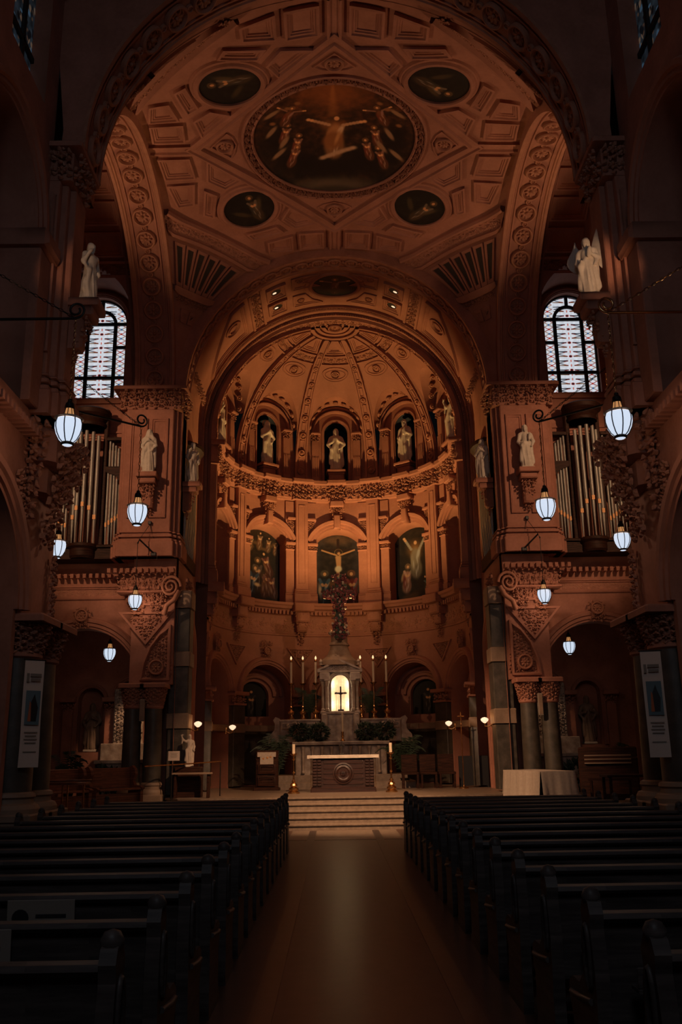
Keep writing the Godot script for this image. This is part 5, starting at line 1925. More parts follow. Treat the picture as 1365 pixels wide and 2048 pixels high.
func build_nave() -> void:
	for sx in [-1, 1]:
		var w := side_word(sx)
		var node := setting("wall_nave_" + w, "dark %s nave wall with arcade, tribune openings and cornices" % w, "wall")
		var map := plane_map(V(sx * 5.0, 0, 0), V(0, 0, 1), Vector3.UP, Vector3(-sx, 0, 0))
		var ar := []
		var tr := []
		var cl := []
		for k in 4:
			ar.append({c = 11.7 - k * 4.2, hw = 1.7, spr = 3.9, rise = 1.7, base = 0.0})
			tr.append({c = 11.6 - k * 4.2, hw = 1.35, spr = 10.05, rise = 1.3, base = 7.1})
			cl.append({c = 12.15 - k * 4.2, hw = 0.8, spr = 15.1, rise = 0.8, base = 12.5})
		var wb := MB.new()
		wall_strip(wb, map, -4.0, 13.55, 0.0, 6.6, ar, 1.0)
		wall_strip(wb, map, -4.0, 13.55, 6.6, 11.8, tr, 1.0)
		wall_strip(wb, map, -4.0, 13.55, 11.8, 17.0, cl, 1.0)
		for o in ar:
			reveal(wb, map, o, 0.9, false)
		for o in tr:
			reveal(wb, map, o, 0.7)
		for o in cl:
			reveal(wb, map, o, 0.35)
		part("wall_face", wb, M.plaster, node)
		for k in 2:
			for q in [[ar[k], 1.3], [tr[k], 1.1], [cl[k], 0.6]]:
				var av := MB.new()
				relief(av, map, arch_path(q[0], 24, false), false, scaled(ARCHIVOLT, q[1], 1.2))
				part("archivolt", av, M.plaster, node)
			var tb := MB.new()
			arch_fill(tb, map, tr[k], -2.2)
			part("tribune_back", tb, M.plaster, node)
			var ib := MB.new()
			for e in [-1, 1]:
				slab(ib, map, tr[k].c + e * 1.6 - 0.35, 9.75, tr[k].c + e * 1.6 + 0.35, 10.05, 0.28, 0.06, 1, 1, -0.6)
				slab(ib, map, tr[k].c + e * 1.6 - 0.25, 7.1, tr[k].c + e * 1.6 + 0.25, 9.75, 0.14, 0.02)
			part("tribune_pilaster", ib, M.plaster, node)
			var sp := MB.new()
			foliage_drop(sp, map, 13.35 - k * 4.2, 6.0, 4.7, 0.7, 0.15, 0.02, 0.0, 0.26)
			part("spandrel_foliage", sp, M.plaster_ornament, node, Transform3D.IDENTITY, true)
		var cb := MB.new()
		for q in [[6.46, CORNICE], [11.7, [0, 0, 0.08, 0.05, 0.1, 0.15, 0.22, 0.2, 0.26, 0.36, 0, 0.38]]]:
			cornice(cb, PackedVector2Array([Vector2(sx * 5.0, -4.0), Vector2(sx * 5.0, 13.55)]), q[0], P2(q[1]), sx < 0)
		part("cornice", cb, M.plaster, node)
		var dn := MB.new()
		dentils(dn, map, Vector2(8.0, 6.66), Vector2(13.5, 6.66), 0.09, 0.08, 0.12, 0.24)
		part("dentil_course", dn, M.plaster, node, Transform3D.IDENTITY, true)
		for k in 3:
			column(V(sx * 5.4, 0, 9.6 - k * 4.2), 3.88, 0.34, "dark nave arcade column, %s side, %s from the crossing" % [w, ["second", "third", "fourth"][k]], "nave arcade columns", 0.95)
		# aisle beyond the arcade, clerestory glass
		var sb := MB.new()
		sb.box(V(sx * 9.0, 3.3, 5.3), Vector3(0.3, 6.6, 19))
		sb.box(V(sx * 7.2, 6.75, 5.3), Vector3(4.0, 0.3, 19))
		part("aisle_shell", sb, M.plaster, node)
		for k in 2:
			var o: Dictionary = cl[k]
			var t := thing("window_%d" % (3 + k * 2 + (0 if sx < 0 else 1)), "dark figured stained glass window high in the %s nave wall, %s the crossing" % [w, "beside" if k == 0 else "one bay from"], "window", Vector3.ZERO, "", "structure")
			var back := func(a, b, h): return map.call(a, b, h - 0.3)
			for q in [[o.c - 0.8, o.c - 0.3], [o.c - 0.3, o.c + 0.3], [o.c + 0.3, o.c + 0.8]]:
				for r in 3:
					var g := MB.new()
					var v0: float = o.base + r * 0.87
					var v1: float = v0 + 0.87
					g.quad(back.call(q[0], v0, 0.0), back.call(q[0], v1, 0.0), back.call(q[1], v1, 0.0), back.call(q[1], v0, 0.0))
					for z in [Vector2(q[0], v0), Vector2(q[0], v1), Vector2(q[1], v1), Vector2(q[1], v0)]:
						g.t.append(Vector2((z.x - o.c + 0.8) / 1.6, 1.0 - (z.y - o.base) / 3.4))
					part("pane", g, M.clerestory_glass, t)
			var hd := MB.new()
			arch_fill(hd, back, {c = o.c, hw = 0.8, spr = o.spr, rise = 0.8, base = o.spr}, 0.0, true, 14, Rect2(o.c - 0.8, o.base, 1.6, 3.4))
			part("pane", hd, M.clerestory_glass, t)
			for u in [o.c - 0.3, o.c + 0.3]:
				var b := MB.new()
				slab(b, back, u - 0.05, o.base, u + 0.05, o.spr + 0.6, 0.06, 0.01, 1, 1, -0.05)
				part("mullion", b, M.lead, t)
			for r in [1, 3]:
				var b := MB.new()
				slab(b, back, o.c - 0.8, o.base + r * 0.87 - 0.05, o.c + 0.8, o.base + r * 0.87 + 0.05, 0.06, 0.01, 1, 1, -0.05)
				part("transom", b, M.lead, t)
	var cn := setting("ceiling_nave", "dark barrel vault over the nave", "ceiling")
	var vb := MB.new()
	var rows := []
	for a in 2:
		var ln := PackedVector3Array()
		for j in 33:
			var an := lerpf(-PI / 2, PI / 2, j / 32.0)
			ln.append(V(5.0 * sin(an), 15.6 + 3.2 * cos(an), -4.0 + a * 17.6))
		rows.append(ln)
	vb.grid(rows)
	part("vault", vb, M.plaster, cn)
	var fb := MB.new()
	# wall over the near arch
	var f0 := PackedVector3Array()
	var f1 := PackedVector3Array()
	for j in 33:
		var an := lerpf(-PI / 2, PI / 2, j / 32.0)
		f0.append(V(4.8 * sin(an), SPR + 4.8 * cos(an), 13.52))
		f1.append(V(5.2 * sin(an), 15.6 + 3.3 * cos(an), 13.52))
	fb.grid([f0, f1])
	part("arch_wall", fb, M.plaster, cn)
	var bw := setting("wall_back", "plain end wall of the nave behind the viewer", "wall")
	var bb := MB.new()
	bb.box(V(0, 9.5, -4.15), Vector3(20, 19, 0.3))
	part("wall_face", bb, M.plaster, bw)

# ---------------------------------------------------------------- carved figures (smooth field, surface nets)
# bone: [a, b, ra, rb]; folds ripple the robe below the waist
func field(p: Vector3, bones: Array, folds: float, ph: float) -> float:
	var m := 9.0
	var q := Vector3(p.x, p.y, p.z * 1.15)
	for b in bones:
		var pa: Vector3 = q - b[0]
		var t := clampf(pa.dot(b[4]) * b[5], 0.0, 1.0)
		var d: float = (pa - b[4] * t).length() - lerpf(b[2], b[3], t)
		var h := maxf(0.05 - absf(d - m), 0.0) * 20.0
		m = minf(d, m) - h * h * 0.0125
	if m < 0.09 and p.y < 1.35:
		var a := atan2(p.x, p.z)
		var w := smoothstep(1.35, 0.6, p.y) * folds
		m += (sin(a * 9.0 + ph + p.y * 2.2) * 0.6 + sin(a * 15.0 - ph * 2.0 + p.y * 5.0) * 0.4 + sin(a * 3.0 + p.y * 11.0 + ph) * 0.35) * w
	return m

func figure_mesh(bones_in: Array, folds := 0.017, ph := 0.0, cell := 0.022) -> ArrayMesh:
	var bones := []
	var lo := Vector3(9, 9, 9)
	var hi := -lo
	for b in bones_in:
		var a: Vector3 = b[0]
		var c: Vector3 = b[1]
		a.z *= 1.15
		c.z *= 1.15
		var ab := c - a
		bones.append([a, c, b[2], b[3], ab, 1.0 / maxf(1e-6, ab.length_squared())])
		for z in [[b[0], b[2]], [b[1], b[3]]]:
			lo = lo.min(z[0] - Vector3.ONE * (z[1] + 0.05))
			hi = hi.max(z[0] + Vector3.ONE * (z[1] + 0.05))
	lo.y = maxf(lo.y, -0.03)
	var S := 4
	var nb := Vector3i(ceili((hi.x - lo.x) / (cell * S)), ceili((hi.y - lo.y) / (cell * S)), ceili((hi.z - lo.z) / (cell * S)))
	var nx := nb.x * S + 1
	var ny := nb.y * S + 1
	var nz := nb.z * S + 1
	var val := PackedFloat32Array()
	val.resize(nx * ny * nz)
	val.fill(99.0)
	var live := []
	var reach := cell * S * 0.9 + 0.03
	for bz in nb.z:
		for by in nb.y:
			for bx in nb.x:
				var c := lo + Vector3(bx + 0.5, by + 0.5, bz + 0.5) * cell * S
				if absf(field(c, bones, 0.0, 0.0)) < reach:
					live.append(Vector3i(bx, by, bz))
	for b in live:
		for z in S + 1:
			for y in S + 1:
				for x in S + 1:
					var gx: int = b.x * S + x
					var gy: int = b.y * S + y
					var gz: int = b.z * S + z
					var k := (gz * ny + gy) * nx + gx
					if val[k] > 90.0:
						val[k] = field(lo + Vector3(gx, gy, gz) * cell, bones, folds, ph)
	var mb := MB.new()
	var id := {}
	var off := PackedInt32Array()
	for k in 8:
		off.append(((k >> 2 & 1) * ny + (k >> 1 & 1)) * nx + (k & 1))
	var edges := [[0, 1], [2, 3], [4, 5], [6, 7], [0, 2], [1, 3], [4, 6], [5, 7], [0, 4], [1, 5], [2, 6], [3, 7]]
	for b in live:
		for z in S:
			for y in S:
				for x in S:
					var gx: int = b.x * S + x
					var gy: int = b.y * S + y
					var gz: int = b.z * S + z
					var k := (gz * ny + gy) * nx + gx
					var neg := 0
					for j in 8:
						if val[k + off[j]] < 0.0:
							neg += 1
					if neg == 0 or neg == 8:
						continue
					var s := Vector3.ZERO
					var n := 0
					for e in edges:
						var va := val[k + off[e[0]]]
						var vb := val[k + off[e[1]]]
						if (va < 0.0) != (vb < 0.0):
							var t := va / (va - vb)
							var pa := Vector3(e[0] & 1, e[0] >> 1 & 1, e[0] >> 2 & 1)
							var pb := Vector3(e[1] & 1, e[1] >> 1 & 1, e[1] >> 2 & 1)
							s += pa.lerp(pb, t)
							n += 1
					id[k] = mb.v.size()
					mb.v.append(lo + (Vector3(gx, gy, gz) + s / n) * cell)
	for k in id:
		var a := val[k]
		for ax in 3:
			var st: int = [1, nx, nx * ny][ax]
			var u: int = [nx, nx * ny, 1][ax]
			var w: int = [nx * ny, 1, nx][ax]
			if (a < 0.0) == (val[k + st] < 0.0):
				continue
			if not (id.has(k - u) and id.has(k - w) and id.has(k - u - w)):
				continue
			var q := [id[k], id[k - u], id[k - u - w], id[k - w]]
			if a < 0.0:
				q.reverse()
			mb.i.append_array(PackedInt32Array([q[0], q[1], q[2], q[0], q[2], q[3]]))
	return mb.mesh()

func bone(x0: float, y0: float, z0: float, x1: float, y1: float, z1: float, r0: float, r1: float) -> Array:
	return [Vector3(x0, y0, z0), Vector3(x1, y1, z1), r0, r1]

# 1.8 m robed figure facing +z; pose 0 praying, 1 open mantle, 2 holding a book, 3 blessing, 4 raised arm
func robed(pose: int, veil: bool, beard: bool, turn: float) -> Array:
	var b := []
	b.append(bone(0, 0.1, 0, 0.0, 0.95, 0.01, 0.235, 0.165))
	b.append(bone(0.06, 0.1, 0.1, 0.06, 0.62, 0.09, 0.11, 0.1))
	b.append(bone(0, 0.95, 0, 0, 1.3, 0.0, 0.16, 0.165))
	b.append(bone(-0.15, 1.4, 0, 0.15, 1.4, 0, 0.08, 0.08))
	b.append(bone(0, 1.45, 0, 0, 1.56, 0.02, 0.06, 0.055))
	var hx := sin(turn) * 0.03
	b.append(bone(hx, 1.6, 0.035, hx, 1.69, 0.02, 0.075, 0.088))
	b.append(bone(hx * 2.2, 1.64, 0.115, hx * 2.1, 1.67, 0.1, 0.016, 0.012))
	b.append(bone(hx - 0.03, 1.69, 0.085, hx + 0.03, 1.69, 0.085, 0.025, 0.025))
	if veil:
		b.append(bone(0, 1.7, -0.02, 0, 1.4, -0.07, 0.1, 0.12))
		b.append(bone(-0.08, 1.66, 0, -0.16, 1.3, 0.02, 0.04, 0.06))
		b.append(bone(0.08, 1.66, 0, 0.16, 1.3, 0.02, 0.04, 0.06))
	else:
		b.append(bone(0, 1.71, -0.02, 0, 1.58, -0.06, 0.092, 0.08))
		b.append(bone(-0.08, 1.66, 0.0, -0.085, 1.5, -0.01, 0.035, 0.03))
		b.append(bone(0.08, 1.66, 0.0, 0.085, 1.5, -0.01, 0.035, 0.03))
	if beard:
		b.append(bone(hx, 1.58, 0.09, hx, 1.5, 0.1, 0.045, 0.03))
	var arms := []
	if pose == 0:
		arms = [[-0.22, 1.36, 0, -0.27, 1.1, 0.06, -0.03, 1.28, 0.2], [0.22, 1.36, 0, 0.27, 1.1, 0.06, 0.03, 1.28, 0.2]]
	elif pose == 1:
		arms = [[-0.22, 1.36, 0, -0.31, 1.1, 0.03, -0.12, 1.14, 0.22], [0.22, 1.36, 0, 0.32, 1.12, 0.02, 0.06, 1.22, 0.22]]
	elif pose == 2:
		arms = [[-0.22, 1.36, 0, -0.28, 1.08, 0.0, -0.12, 0.95, 0.2], [0.22, 1.36, 0, 0.3, 1.1, 0.02, 0.14, 1.2, 0.2]]
	elif pose == 3:
		arms = [[-0.22, 1.36, 0, -0.3, 1.1, 0.05, -0.26, 1.36, 0.22], [0.22, 1.36, 0, 0.3, 1.1, 0.0, 0.22, 0.9, 0.12]]
	else:
		arms = [[-0.22, 1.36, 0, -0.42, 1.5, 0.05, -0.5, 1.72, 0.1], [0.22, 1.36, 0, 0.28, 1.08, 0.0, 0.26, 0.86, 0.1]]
	for a in arms:
		b.append(bone(a[0], a[1], a[2], a[3], a[4], a[5], 0.075, 0.062))
		b.append(bone(a[3], a[4], a[5], a[6], a[7], a[8], 0.062, 0.04))
		b.append(bone(a[6], a[7], a[8], a[6] * 0.85, a[7] + 0.07, a[8] + 0.04, 0.036, 0.022))
		b.append(bone(a[6], a[7], a[8], a[6] * 0.6, a[7] + 0.05, a[8] + 0.02, 0.018, 0.012))
		# hanging sleeve
		b.append(bone(a[3], a[4] - 0.02, a[5], lerpf(a[3], a[6], 0.6), a[4] - 0.24, lerpf(a[5], a[8], 0.6), 0.06, 0.035))
	if pose == 2:
		b.append(bone(0.1, 1.12, 0.23, 0.14, 1.34, 0.22, 0.055, 0.055))
	# mantle thrown across the body
	b.append(bone(0.17, 1.36, 0.06, -0.17, 0.86, 0.13, 0.07, 0.08))
	b.append(bone(-0.17, 0.86, 0.13, -0.2, 0.3, 0.06, 0.075, 0.1))
	b.append(bone(0.2, 1.2, -0.04, 0.21, 0.25, -0.02, 0.075, 0.1))
	return b

func statue(called: String, label: String, m: ArrayMesh, at: Vector3, height: float, turn: float, group: String) -> Node3D:
	var t := thing(called, label, "statue", at, group, "", turn)
	var s := height / 1.8
	part("figure", m, M.statue, t, Transform3D(Basis.from_scale(Vector3.ONE * s), Vector3(0, 0.03, 0)))
	var b := MB.new()
	b.block(Vector3(0, 0.03, 0), Vector3(0.5 * s, 0.06, 0.42 * s), 0.015)
	part("plinth", b, M.statue, t)
	return t

func bracket(parent: Node3D, map: Callable, u: float, top: float, bot: float, w: float) -> void:
	var b := MB.new()
	slab(b, map, u - w * 0.5, top - 0.14, u + w * 0.5, top, 0.52, 0.02)
	slab(b, map, u - w * 0.42, top - 0.3, u + w * 0.42, top - 0.14, 0.42, 0.03)
	slab(b, map, u - w * 0.26, bot + 0.2, u + w * 0.26, top - 0.3, 0.24, 0.05)
	part("bracket_body", b, M.plaster, parent)
	var f := MB.new()
	foliage_drop(f, map, u, top - 0.3, bot, w * 0.8, w * 0.3, 0.32, 0.05, 0.22)
	part("bracket_foliage", f, M.plaster_ornament, parent, Transform3D.IDENTITY, true)

func build_statues() -> void:
	var mary := figure_mesh(robed(0, true, false, 0.2), 0.017, 0.4)
	var christ := figure_mesh(robed(1, false, true, 0.0), 0.02, 1.7)
	var monk := figure_mesh(robed(2, false, true, -0.3), 0.016, 3.1)
	var bishop := figure_mesh(robed(3, false, true, 0.3), 0.017, 4.4)
	var raised := figure_mesh(robed(4, false, false, 0.2), 0.015, 5.2)
	# apse niches
	var kinds := [[bishop, "weathered stone saint in the apse niche at the far left, half hidden"], [mary, "veiled stone woman with hands joined, in the apse niche left of the middle"], [christ, "bearded stone figure in open mantle, in the middle apse niche"], [monk, "bearded stone man holding a book, in the apse niche right of the middle"], [raised, "stone saint with a raised arm in the apse niche at the far right"]]
	for k in 5:
		var a := (k - 2) * BAY
		var r := RA - 0.02
		var t := statue("saint_statue", kinds[k][1], kinds[k][0], V(r * sin(a), 12.2, DC + r * cos(a)), 1.72, -a, "statues in the apse niches")
		if k == 1:
			var h := MB.new()
			var pts := PackedVector3Array()
			for j in 25:
				var an := TAU * j / 24.0
				pts.append(Vector3(cos(an) * 0.17, 1.62 + sin(an) * 0.17, -0.04))
			h.tube(pts, 0.016, 5)
			part("halo", h, M.gilt, t)
	# crossing piers
	for sx in [-1, 1]:
		var w := side_word(sx)
		var fm := plane_map(V(0, 0, 24.15), Vector3(sx, 0, 0), Vector3.UP, V(0, 0, -1))
		var b := thing("statue_bracket", "carved bracket on the front of the far %s pier" % w, "bracket", Vector3.ZERO, "statue brackets")
		bracket(b, fm, 5.32, 9.36, 8.2, 0.56)
		statue("saint_statue", ("crowned veiled woman with joined hands on the front of the far left pier" if sx < 0 else "bearded man holding a book on the front of the far right pier"), mary if sx < 0 else monk, V(sx * 5.32, 9.36, 23.9), 1.3, 0.0, "statues on the crossing piers")
		var im := plane_map(V(sx * 4.5, 0, 24.9), V(0, 0, 1), Vector3.UP, Vector3(-sx, 0, 0))
		var b2 := thing("statue_bracket", "scrolled bracket on the inner side of the far %s pier" % w, "bracket", Vector3.ZERO, "statue brackets")
		bracket(b2, im, 0.1, 9.4, 8.35, 0.46)
		statue("saint_statue", "robed stone figure on the inner side of the far %s pier beside the chancel" % w, bishop if sx < 0 else mary, V(sx * 4.26, 9.4, 25.0), 1.24, -0.7 * sx, "statues on the crossing piers")
		var nm := plane_map(V(sx * 4.62, 0, 14.0), V(0, 0, 1), Vector3.UP, Vector3(-sx, 0, 0))
		var b3 := thing("statue_bracket", "dark carved bracket on the near %s pier before the transept window" % w, "bracket", Vector3.ZERO, "statue brackets")
		bracket(b3, nm, 0.0, 9.28, 8.2, 0.5)
		if sx < 0:
			statue("saint_statue", "robed stone figure with lifted hand on the near left pier beside the window", bishop, V(-4.36, 9.28, 14.0), 1.16, 1.1, "statues on the near piers")
		else:
			var t := statue("angel_statue", "white stone angel with tall raised wings on the near right pier", monk, V(4.36, 9.28, 14.0), 1.16, -0.55, "statues on the near piers")
			for e in [-1, 1]:
				var wb := MB.new()
				var rows := []
				for k in 9:
					var f := k / 8.0
					var ln := PackedVector3Array()
					var mid := Vector3(e * (0.12 + 0.34 * f - 0.2 * f * f), 0.72 + (1.15 if e > 0 else 0.62) * f, -0.15 - 0.14 * f)
					var half := 0.2 * sin(PI * clampf(0.16 + f * 0.84, 0, 1)) + 0.008
					for j in 5:
						var g := j / 4.0 * 2.0 - 1.0
						ln.append(mid + Vector3(e * half * g * 0.9, -0.12 * absf(g), 0.03 * (1.0 - g * g)))
					rows.append(ln)
				wb.grid(rows)
				var back := []
				for r in rows:
					var ln := PackedVector3Array()
					for p in r:
						ln.append(p + Vector3(0, 0, -0.03))
					back.append(ln)
				wb.grid(back)
				part("wing", wb, M.statue, t)
	# small painted figure on a stand by the sanctuary rail, chapel statues
	var st := thing("flower_stand", "low draped stand below the small statue by the left pier", "stand", V(-4.02, 0.7, 24.36))
	var sb := MB.new()
	sb.block(Vector3(0, 0.38, 0), Vector3(0.7, 0.76, 0.5), 0.03)
	part("stand_body", sb, M.dark_wood, st)
	var s2 := statue("saint_statue", "small statue with one raised arm on a stand by the left marble pier", raised, V(-4.02, 1.46, 24.36), 0.8, 0.3, "")
	s2.get_child(0).material_override = M.cloth
	for sx in [-1, 1]:
		statue("saint_statue", "dim statue in the %s side chapel recess" % side_word(sx), christ, V(sx * 8.05, 1.92, 29.8), 1.5, 0.0, "side chapel statues").get_child(0).material_override = M.pale_stone

# ---------------------------------------------------------------- pews
func build_pews() -> void:
	var row := ["front row", "second row", "third row", "fourth row", "fifth row", "sixth row", "seventh row", "eighth row", "ninth row", "tenth row", "eleventh row", "twelfth row", "thirteenth row", "fourteenth row", "last row"]
	# outline of the carved end, x towards the altar, y up
	var out := P2([-0.04, 0.0, 0.5, 0.0, 0.5, 0.06, 0.44, 0.1, 0.42, 0.36, 0.47, 0.44, 0.46, 0.52, 0.38, 0.56, 0.24, 0.56, 0.15, 0.62, 0.1, 0.7, 0.085, 0.8, 0.09, 0.88, 0.1, 0.93, 0.06, 0.985, 0.01, 1.0, -0.04, 0.985, -0.07, 0.93, -0.055, 0.86, -0.07, 0.78, -0.085, 0.66, -0.08, 0.5, -0.06, 0.3, -0.06, 0.08])
	for sx in [-1, 1]:
		var proto := thing("pew", "", "pew", Vector3.ZERO, "dark pews in rows")
		var x0: float = sx * 1.1
		var x1: float = sx * 4.35
		var xm := (x0 + x1) * 0.5
		var ln := absf(x1 - x0)
		for x in [x0, x1]:
			var e := MB.new()
			e.extrude(out, Vector3(x, 0, 0), Vector3(0, 0, -1), Vector3.UP, Vector3(sx, 0, 0), -0.035, 0.035)
			var pe := part("end_panel", e, M.pew_wood, proto)
			var g := MB.new()
			var rp := PackedVector3Array()
			for k in 21:
				var a := TAU * k / 20.0
				rp.append(Vector3(x - sx * 0.04, 0.72 + sin(a) * 0.15, -0.015 - cos(a) * 0.045))
			g.tube(rp, 0.014, 5)
			rp = PackedVector3Array([Vector3(x - sx * 0.04, 0.48, -0.4), Vector3(x - sx * 0.05, 0.5, -0.2), Vector3(x - sx * 0.04, 0.52, 0.0)])
			g.tube(rp, 0.018, 5)
			part("carving", g, M.pew_wood, pe)
			var f := MB.new()
			f.lathe(PackedVector2Array([Vector2(0.03, 0.95), Vector2(0.046, 0.985), Vector2(0.05, 1.01), Vector2(0.034, 1.04), Vector2(0.0, 1.052)]), 10, Transform3D(Basis.IDENTITY, Vector3(x, 0, -0.01)), false)
			part("finial", f, M.pew_wood, pe)
		var b := MB.new()
		var lean := Basis(Vector3(1, 0, 0), 0.1)
		b.block(Vector3(xm, 0.66, -0.02), Vector3(ln - 0.07, 0.5, 0.03), 0.006, lean)
		part("backrest", b, M.pew_wood, proto)
		var r := MB.new()
		var pr := P2([-0.03, 0.0, -0.045, 0.02, -0.035, 0.045, 0.0, 0.055, 0.035, 0.045, 0.045, 0.02, 0.03, 0.0, -0.03, 0.0])
		r.sweep(pr, [[Vector3(x0, 0.885, 0.01), Vector3(0, 0, 1), Vector3.UP], [Vector3(x1, 0.885, 0.01), Vector3(0, 0, 1), Vector3.UP]])
		part("top_rail", r, M.pew_wood, proto)
		var s := MB.new()
		s.block(Vector3(xm, 0.43, -0.25), Vector3(ln - 0.07, 0.04, 0.4), 0.012)
		part("seat", s, M.pew_wood, proto)
		var k := MB.new()
		k.block(Vector3(xm, 0.1, 0.2), Vector3(ln - 0.3, 0.05, 0.14), 0.015)
		k.block(Vector3(xm - ln * 0.35, 0.04, 0.2), Vector3(0.05, 0.08, 0.12), 0.005)
		k.block(Vector3(xm + ln * 0.35, 0.04, 0.2), Vector3(0.05, 0.08, 0.12), 0.005)
		part("kneeler", k, M.pew_wood, proto)
		var ra := MB.new()
		ra.block(Vector3(xm, 0.6, 0.1), Vector3(ln - 0.3, 0.02, 0.12), 0.004)
		ra.block(Vector3(xm, 0.66, 0.155), Vector3(ln - 0.3, 0.09, 0.012), 0.004)
		part("book_rack", ra, M.pew_wood, proto)
		for n in 15:
			var d := 17.1 - n * 0.94
			var label := "dark wooden pew %s of the aisle, %s counted from the altar steps" % [side_word(sx), row[n]]
			if n == 0:
				proto.set_meta("label", label)
				proto.position = V(0, 0, d)
			else:
				copy_of(proto, label, V(0, 0, d))
	for q in [[-2.0, 4.88, "left of the aisle, second pew from the viewer"], [-1.95, 5.82, "left of the aisle, third pew from the viewer"], [1.85, 4.88, "right of the aisle, second pew from the viewer"]]:
		var t := thing("notice_card", "pale printed card on the pew back %s" % q[2], "card", V(q[0], 0.72, q[1] - 0.055), "cards on the pew backs")
		var cb := MB.new()
		cb.block(Vector3(0, 0.09, 0), Vector3(0.4, 0.2, 0.008), 0.002, Basis(Vector3(1, 0, 0), 0.1))
		part("card", cb, M.speaker_grey, t)
		var pr := MB.new()
		pr.lathe(PackedVector2Array([Vector2(0.05, 0.0), Vector2(0.05, 0.004), Vector2(0, 0.004)]), 14, Transform3D(Basis(Vector3(1, 0, 0), PI / 2 + 0.1), Vector3(-0.12, 0.09, 0.005)))
		pr.box(Vector3(0.06, 0.1, 0.005), Vector3(0.18, 0.02, 0.004))
		pr.box(Vector3(0.06, 0.065, 0.005), Vector3(0.14, 0.012, 0.004))
		part("print", pr, M.black, t)

# ---------------------------------------------------------------- lamps
func chain(mb: MB, a: Vector3, b: Vector3, link := 0.07) -> void:
	var n := maxi(1, int(a.distance_to(b) / link))
	var dir := (b - a).normalized()
	var s := dir.cross(Vector3.RIGHT if absf(dir.x) < 0.8 else Vector3.UP).normalized()
	var s2 := dir.cross(s)
	for k in n:
		var c := a.lerp(b, (k + 0.5) / n)
		var side := s if k % 2 == 0 else s2
		var p := PackedVector3Array()
		for j in 7:
			var an := TAU * j / 6.0
			p.append(c + dir * cos(an) * link * 0.62 + side * sin(an) * link * 0.24)
		mb.tube(p, 0.0065, 3)

func lamp(at: Vector3, label: String, hang: float, size := 1.0, e := LAMPE) -> Node3D:
	# at: middle of the globe
	var t := thing("pendant_lamp", label, "lamp", at, "pendant globe lamps")
	var s := size
	var prof := [[0.165, 0.14], [0.182, 0.08], [0.181, 0.01], [0.16, -0.07], [0.118, -0.15], [0.075, -0.19]]
	var g := MB.new()
	var gp := PackedVector2Array()
	for p in prof:
		gp.append(Vector2(p[0], p[1]) * s)
	g.lathe(gp, 24, Transform3D.IDENTITY, false)
	g.lathe(PackedVector2Array([Vector2(0.07, -0.215) * s, Vector2(0.05, -0.232) * s, Vector2(0.0, -0.238) * s]), 24, Transform3D.IDENTITY, false)
	part("globe", g, M.globe, t)
	for k in 8:
		var r := MB.new()
		var pts := PackedVector3Array()
		var a0 := TAU * k / 8.0 + 0.02
		for p in prof:
			pts.append(Vector3(cos(a0) * (p[0] + 0.004), p[1], sin(a0) * (p[0] + 0.004)) * s)
		r.tube(pts, 0.008 * s, 4)
		part("rib", r, M.iron, t)
	var c := MB.new()
	c.lathe(PackedVector2Array([Vector2(0.095, 0.15), Vector2(0.07, 0.21), Vector2(0.055, 0.29), Vector2(0.05, 0.31)]), 16, Transform3D(Basis.from_scale(Vector3.ONE * s), Vector3.ZERO), false)
	part("glass_collar", c, M.globe_collar, t)
	var m := MB.new()
	var m2 := MB.new()
	var sc := Transform3D(Basis.from_scale(Vector3.ONE * s), Vector3.ZERO)
	m.lathe(PackedVector2Array([Vector2(0.1, 0.15), Vector2(0.17, 0.14), Vector2(0.2, 0.155), Vector2(0.17, 0.172), Vector2(0.095, 0.168)]), 20, sc)
	m2.lathe(PackedVector2Array([Vector2(0.076, -0.185), Vector2(0.088, -0.195), Vector2(0.088, -0.22), Vector2(0.07, -0.228)]), 16, sc)
	for k in 8:
		var a := TAU * k / 8.0
		var cb := MB.new()
		cb.tube(PackedVector3Array([Vector3(cos(a) * 0.1, 0.16, sin(a) * 0.1) * s, Vector3(cos(a) * 0.074, 0.22, sin(a) * 0.074) * s, Vector3(cos(a) * 0.055, 0.31, sin(a) * 0.055) * s]), 0.006 * s, 4)
		part("collar_rib", cb, M.iron, t)
	part("crown_ring", m, M.iron, t)
	part("bottom_ring", m2, M.iron, t)
	var cp := MB.new()
	cp.lathe(PackedVector2Array([Vector2(0.06, 0.3), Vector2(0.07, 0.32), Vector2(0.058, 0.38), Vector2(0.034, 0.41), Vector2(0.03, 0.44), Vector2(0.0, 0.46)]), 14, sc)
	part("cap", cp, M.iron, t)
	if hang > 0.0:
		var ch := MB.new()
		chain(ch, Vector3(0, 0.44 * s, 0), Vector3(0, hang, 0))
		part("chain", ch, M.brass, t, Transform3D.IDENTITY, true)
	var l := OmniLight3D.new()
	l.name = "lamp_light"
	l.light_color = LAMPC
	l.light_energy = e
	l.light_size = 0.12
	l.shadow_enabled = true
	l.omni_range = 60.0
	l.omni_attenuation = 2.0
	t.add_child(l)
	return t

